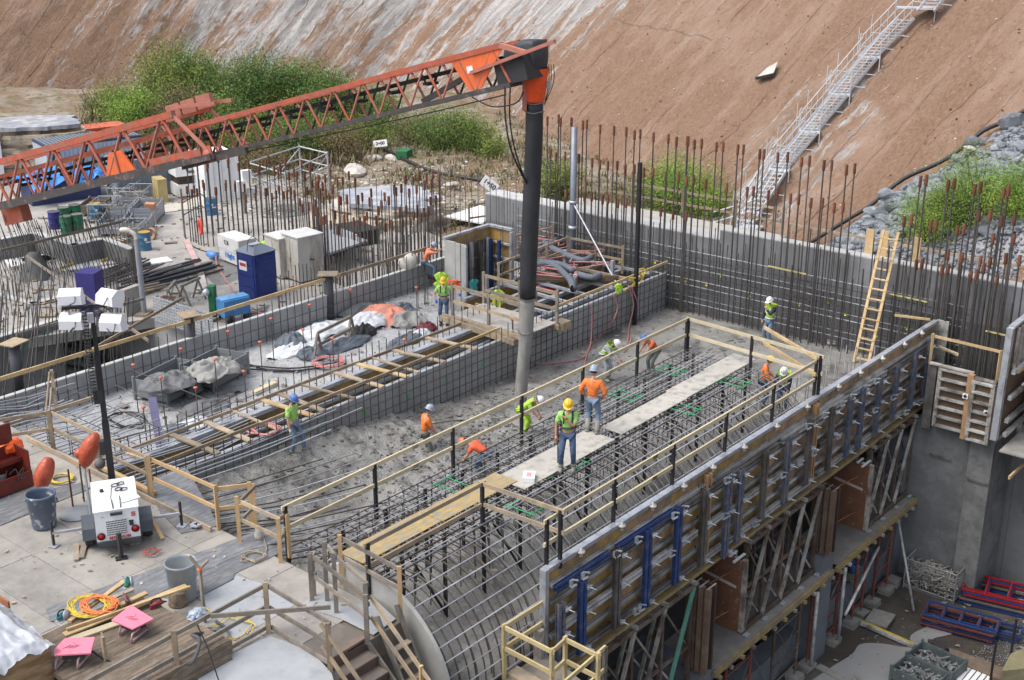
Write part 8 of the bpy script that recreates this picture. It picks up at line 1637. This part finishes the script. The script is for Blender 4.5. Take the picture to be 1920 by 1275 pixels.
def person(label, loc, face, shirt, pants, helmet, hand_l=(-.27,.12,.82), hand_r=(.27,.12,.82), tilt=0., pelvis=(0,0,.95), foot_l=(-.12,.0,0), foot_r=(.12,.02,0), long_=False, vest=None, boots=BOOT, sc_=1., head_t=.25, harness=None, gum=False, gloves=None, beard=False, group=None, rail=None):
    """face: world direction the person looks at"""
    yaw = math.atan2(face[1], face[0])-math.pi/2; t = thing('person', label, 'person', loc, group, rotz=yaw); t.scale = (sc_,)*3; WL[t.name] = V((0,0,0))
    pe = V(pelvis); td = V((0, math.sin(tilt), math.cos(tilt))); sp = pe+td*.24; ch = pe+td*.44; nk = pe+td*.56; hdir = V((0, math.sin(tilt+head_t), math.cos(tilt+head_t))); hb = nk+hdir*.09; hc = nk+hdir*.20+V((0,.01,0))
    sL, sR = ch+V((-.19,0,.05)), ch+V((.19,0,.05)); eL, wL_ = ik(sL, hand_l, .30, .27, (-.8,-.5,-.3)); eR, wR_ = ik(sR, hand_r, .30, .27, (.8,-.5,-.3))
    hL, hR = pe+V((-.10,0,-.03)), pe+V((.10,0,-.03)); aL0, aR0 = V(foot_l)+V((0,0,.09)), V(foot_r)+V((0,0,.09)); kL, aL = ik(hL, aL0, .44, .44, (-.1,1,.1)); kR, aR = ik(hR, aR0, .44, .44, (.1,1,.1))
    vs = [pe, sp, ch, nk, hb, sL, eL, wL_, sR, eR, wR_, hL, kL, aL, hR, kR, aR]; ed = [(0,1),(1,2),(2,3),(3,4),(2,5),(5,6),(6,7),(2,8),(8,9),(9,10),(0,11),(11,12),(12,13),(0,14),(14,15),(15,16)]
    rd = [(.13,.10),(.12,.09),(.14,.10),.055,.055,.065,.042,.030,.065,.042,.030,.085,.058,.042,.085,.058,.042]
    body = skinmesh(vs, ed, rd, SKIN, 'body', t)
    fL, fR = sL.lerp(eL, .85), sR.lerp(eR, .85); sv = [ch, sp, pe+V((0,0,.03)), nk-td*.03, sL, eL if long_ else fL, sR, eR if long_ else fR]; se = [(0,1),(1,2),(0,3),(0,4),(4,5),(0,6),(6,7)]; sr = [(.18,.135),(.155,.125),(.16,.13),.07,.09,.068,.09,.068]
    if long_: sv += [wL_.lerp(eL,.1), wR_.lerp(eR,.1)]; se += [(5,8),(7,9)]; sr += [.045,.045]
    skinmesh(sv, se, sr, shirt, 'shirt', t)
    if vest: skinmesh([ch+td*.02, sp, pe+V((0,0,.02)), nk-td*.06], [(0,1),(1,2),(0,3)], [(.205,.15),(.175,.145),(.18,.15),(.10,.09)], vest, 'safety_vest', t); 
    if vest or harness:
        b = MB(); b.world = False; m_ = SILV if vest else BLS
        for k in ((.10,.30) if vest else (.18,)): c = pe+td*k; b.tube([c+V((.185*math.cos(a), .15*math.sin(a), 0)) for a in [i*math.pi/8 for i in range(16)]], .02, 4, closed=True)
        for s_ in (-1,1): b.tube([ch+V((s_*.10,.15,-.14)), ch+V((s_*.11,.12,.09)), nk+V((s_*.10,0,.0)), ch+V((s_*.10,-.13,.07)), sp+V((s_*.05,-.145,0))], .02, 4)
        b.build('reflective_tape' if vest else 'harness', m_, t)
    tv = [pe+V((0,0,.04)), hL, kL, aL+V((0,0,.02)), hR, kR, aR+V((0,0,.02))]; skinmesh(tv, [(0,1),(1,2),(2,3),(0,4),(4,5),(5,6)], [(.145,.115),.10,.078,.062,.10,.078,.062], pants, 'trousers', t)
    for a, k in ((aL, kL), (aR, kR)):
        b = MB(); b.world = False; b.tube([a.lerp(k, .62 if gum else .22), a.lerp(k, .1), a-V((0,.02,.03))], [.072,.066,.062], 10); b.tube([a+V((0,-.07,-.045)), a+V((0,.05,-.045)), a+V((0,.17,-.055)), a+V((0,.21,-.06))], [.048,.052,.046,.03], 10); b.build('boot', boots, t)
    gm = gloves or SKIN
    for w_, e_, s_ in ((wL_, eL, -1), (wR_, eR, 1)):
        d = (w_-e_).normalized(); x = d.cross(V((0,0,1))); x = x.normalized() if x.length > .05 else V((1,0,0)); y = x.cross(d); R_ = Matrix((x, y, d)).transposed(); b = MB(); b.world = False
        b.tube([w_-d*.02, w_+d*.04, w_+d*.085], [.026,.038,.034], 8)
        for k, L in ((-.028,.055),(-.010,.068),(.010,.063),(.028,.048)): p = w_+d*.08+x*k; b.tube([p, p+d*L*.55-y*.008, p+d*L*.9-y*.03], [.0105,.0095,.007], 5)
        p = w_+d*.025-x*s_*.03; b.tube([p, p+d*.035-x*s_*.022, p+d*.06-x*s_*.018-y*.012], [.012,.011,.008], 5); b.build('hand', gm, t)
    # head
    bm = bmesh.new(); bmesh.ops.create_uvsphere(bm, u_segments=20, v_segments=14, radius=1)
    Rh = Matrix.Rotation(-(tilt+head_t), 3, 'X')
    for v in bm.verts:
        x, y, z = v.co; jw = 1-.22*max(0, -z); nose = .022*math.exp(-((x/.22)**2+((z+.12)/.28)**2))*(y > .5); brow = .006*math.exp(-(((z-.18)/.12)**2))*(y > .4); eye = -.010*(math.exp(-(((abs(x)-.38)/.16)**2+((z-.02)/.12)**2)))*(y > .4); mouth = -.005*math.exp(-((x/.3)**2+((z+.5)/.07)**2))*(y > .3)
        v.co = Rh @ V((x*.078*jw, y*.098*jw+nose+brow+eye+mouth, z*.118))+hc
    me = bpy.data.meshes.new('head'); bm.to_mesh(me); bm.free(); me.polygons.foreach_set('use_smooth', [True]*len(me.polygons)); me.materials.append(SKIN); hd_ = link('head', me, t)
    H = lambda x, y, z: Rh @ V((x, y, z))+hc
    b = MB(); b.world = False
    for s_ in (-1,1): b.tube([H(s_*.076,-.005,.02), H(s_*.088,-.012,.0), H(s_*.076,-.005,-.03)], [.012,.016,.01], 6)
    b.build('ear', SKIN, hd_); b = MB(); b.world = False
    for s_ in (-1,1): b.box(H(s_*.03,.088,.005), (.022,.008,.010), mat=Rh)
    b.build('eyes', BLS, hd_)
    if beard: b = MB(); b.world = False; b.tube([H(-.06,.03,-.05), H(-.03,.085,-.085), H(.03,.085,-.085), H(.06,.03,-.05)], .022, 6); b.build('beard', M('brown_hair', (.05,.03,.02), .9), hd_)
    b = MB(); b.world = False
    rings = [(-.04,.98),(.02,1.0),(.05,.98)]; vs = []; n = 14
    for z0, k in rings: vs += [H(.080*k*math.cos(2*math.pi*i/n), -.022+.088*k*math.sin(2*math.pi*i/n)*(1 if math.sin(2*math.pi*i/n) < 0 else .75), z0) for i in range(n)]
    b.add(vs, [(j*n+i, j*n+(i+1) % n, (j+1)*n+(i+1) % n, (j+1)*n+i) for j in range(2) for i in range(n)]); b.smooth = True; b.build('hair', M('dark_hair', (.03,.022,.018), .9), hd_)
    b = MB(); b.world = False; n = 20; prof = [(1.30,.025),(1.10,.030),(1.08,.04),(1.07,.08),(.95,.125),(.65,.16),(.30,.175),(.02,.178)]; vs = []
    for k, z in prof:
        for i in range(n):
            a = 2*math.pi*i/n; f = 1+(.22*max(0, math.sin(a)) if k > 1.2 else 0); vs.append(H(.098*k*math.cos(a), .118*k*math.sin(a)*f, z))
    b.add(vs, [(j*n+i, j*n+(i+1) % n, (j+1)*n+(i+1) % n, (j+1)*n+i) for j in range(len(prof)-1) for i in range(n)]); b.sm = [True]*len(b.f); hm = b.build('helmet', helmet, t)
    b = MB(); b.world = False; b.tube([H(0,-.10,.13), H(0,-.05,.175), H(0,.05,.175), H(0,.10,.13)], .012, 5); b.build('helmet_ridge', helmet, hm)
    return t
def fr(f, r): v = FR(f, r, 0); return (v.x, v.y)
A_dir, B_dir = (1,0), (0,1)
t1 = person('person in lime shirt, harness and yellow helmet raising a hand on the walk board', at(1064,880,2.29), fr(-.9,-.1), LIME, JEAN, HYE, hand_l=(.03,.20,1.40), hand_r=(.28,.10,.90), long_=False, harness=True, sc_=1.05, head_t=.35, boots=BOOT, foot_r=(.16,.05,0), foot_l=(-.14,-.02,0), gloves=None)
person('person in long sleeved orange shirt and rubber boots on the walk board facing away', at(1110,811,2.29), fr(.8,.25), ORS, JEANL, HGR, hand_l=(-.24,.14,.98), hand_r=(.24,.14,.98), long_=True, gum=True, sc_=1.03, foot_l=(-.14,.05,0), foot_r=(.14,-.05,0), head_t=.2)
person('person in lime vest and white helmet standing alone before the back wall', at(1440,645,.03), fr(-.5,-.75), BLS, JEANL, HWH, hand_l=(-.02,.22,1.42), hand_r=(.25,.14,.85), long_=True, vest=HV, sc_=1.0, head_t=.35)
person('person in an orange T-shirt and grey helmet standing in the pour behind the cage rail', at(797,866,-.25), fr(.35,.9), ORS, GRJ, HGR, hand_l=(-.22,.30,.95), hand_r=(.2,.34,.9), tilt=.15, sc_=1.0)
person('person in a lime shirt and blue cap leaning back on the trough rail', V((atY(553,835,25.72).x, 25.72, .80)), fr(-.35,.8), LIME, JEANL, HBL, hand_l=(-.34,-.10,1.0), hand_r=(.36,.12,.78), tilt=-.08, sc_=1.0, beard=True, gloves=GLOVE, foot_l=(-.16,.2,0), foot_r=(.14,-.05,0), head_t=.5, boots=BOOT)
person('person in lime shirt, blue sleeves and yellow helmet resting a hand on the platform rail', at(833,608,ZG+.03), fr(-.95,-.1), LIME, JEAN, HYE, hand_l=(-.60,.12,1.24), hand_r=(.26,.18,1.0), harness=True, sc_=1.02, head_t=.3, gloves=M('royal_blue', (.02,.10,.50), .7), boots=BOOTD)
person('person in a salmon shirt and grey cap crouching on the bars of the low wall', V((35.9,34.38,.78)), fr(.15,.95), SAL, JEANL, HGR, hand_l=(-.12,.50,1.25), hand_r=(.12,.52,1.3), tilt=.42, pelvis=(0,-.12,.80), foot_l=(-.14,.08,0), foot_r=(.16,.26,.05), sc_=1.0, head_t=.3, boots=BOOTD)
person('person in a lime vest and white helmet bending over at the edge of the cage', at(1137,712,.03)+V((0,0,0)), fr(-.6,.7), GREY, GREY, HWH, hand_l=(-.05,.62,.75), hand_r=(.15,.66,.70), tilt=.75, pelvis=(0,-.18,.90), long_=True, vest=HV, sc_=1.0, head_t=.2)
person('person in an orange shirt and blue helmet stooping among the bars beyond the walk boards', at(1222,702,.03), fr(-.5,-.8), M('rust_shirt', (.60,.13,.045), .7), GRJ, HBL, hand_l=(-.1,.55,.85), hand_r=(.12,.6,.8), tilt=.7, pelvis=(0,-.15,.9), sc_=.98, long_=False)
person('person in an orange shirt bent double inside the cage left of the walk board', at(903,893,.03), fr(.3,-.8), M('red_orange_shirt', (.70,.12,.05), .7), JEAN, M('orange_helmet', (.65,.14,.04), .4), hand_l=(-.1,.6,.35), hand_r=(.14,.62,.4), tilt=1.25, pelvis=(0,-.2,.80), sc_=.98, head_t=.1)
person('person in an orange shirt and yellow helmet standing inside the curved bars', at(1427,765,.03), fr(-.2,.9), ORS, JEAN, HYE, hand_l=(-.2,.32,1.05), hand_r=(.2,.34,1.0), tilt=.12, long_=True, vest=None, sc_=1.0, head_t=.35)
person('person in a lime vest and white helmet stooping inside the curved bars by the formwork', at(1466,775,.03), fr(-.8,-.3), BLS, JEAN, HWH, hand_l=(-.15,.42,.9), hand_r=(.2,.4,.95), tilt=.45, pelvis=(0,-.1,.92), long_=True, vest=HV, sc_=1.0, head_t=.3)
person('person in lime trousers bending below the bars at the foot of the trunk', at(984,815,.0), fr(-.3,.8), HV, HV, HWH, hand_l=(-.1,.5,.7), hand_r=(.1,.55,.65), tilt=.9, pelvis=(0,-.15,.88), sc_=.95)
# the shovel and tool belt of the standing workers
t = thing('tool_pole', 'thin pole held upright by the lime shirted worker on the walk board', 'pole', at(1047,880,2.3)); p = at(1046,868,2.3); stick('pole', p, p+V((.05,.05,1.05)), .018, BLACK, t)
# ================================================================ SCRAPS LEFT ON THE FLOORS
def scraps(name, n, area, z, m, lo=.02, hi=.10, seed=1):
    R = random.Random(seed); b = MB()
    for k in range(n):
        x, y = R.uniform(area[0], area[1]), R.uniform(area[2], area[3]); L = R.uniform(lo, hi)*(3 if R.random() < .15 else 1); zz = z(x, y) if callable(z) else z
        if zz is None: continue
        b.box((x, y, zz+.012), (L, L*R.uniform(.15,.7), .02), R.uniform(0, 3.1))
    b.build(name, m, kind='stuff')
gsl = lambda x, y: ZG+.05
scraps('timber_scraps', 260, (8.5,15.6,17.2,36), 2.0, WOOD, seed=1); scraps('concrete_crumbs', 420, (8.5,15.6,17.2,36), 2.0, M('crumb', (.42,.41,.39), .9), .01, .035, 2)
scraps('slab_scraps', 300, (16,40,28.6,34.3), gsl, GREYWOOD, .03, .14, 3); scraps('slab_crumbs', 700, (16,40,28.6,34.3), gsl, MATS['crumb'], .02, .06, 4); scraps('dark_scraps', 120, (16,40,28.6,34.3), gsl, BLACK, .02, .10, 5)
scraps('yard_scraps', 420, (28,44,36,60), .05, GREYWOOD, .05, .22, 6); scraps('rust_scraps', 200, (28,44,36,60), .05, RUST, .05, .2, 7); scraps('inner_scraps', 420, (12,27,43,50), .06, WOOD, .06, .3, 8)
scraps('pit_scraps', 260, (28,42,8,14), ZP+.04, PAD, .03, .14, 9); scraps('pour_crumbs', 700, (17,40,20,26), lambda x, y: slab_z(x, y)+.0, M('wet_lump', (.13,.125,.115), .6), .03, .11, 10)
R = random.Random(61); lm = MB()
for k in range(1700):
    x = R.gauss(26, 3.2); y = R.gauss(23.6, 1.5)
    if not (19 < x < 33 and 20.2 < y < 26): continue
    q = .03+.11*R.random()**2; p = V((x, y, slab_z(x, y)+q*.1)); a = R.uniform(0,6.28); Rm = Matrix.Rotation(a, 3, 'Z'); lm.add([Rm @ V((u*q*1.3, v*q, w_*q*.8))+p for u, v, w_ in ico], icf)
lm.build('concrete_lumps', MATS['wet_lump'], kind='stuff')
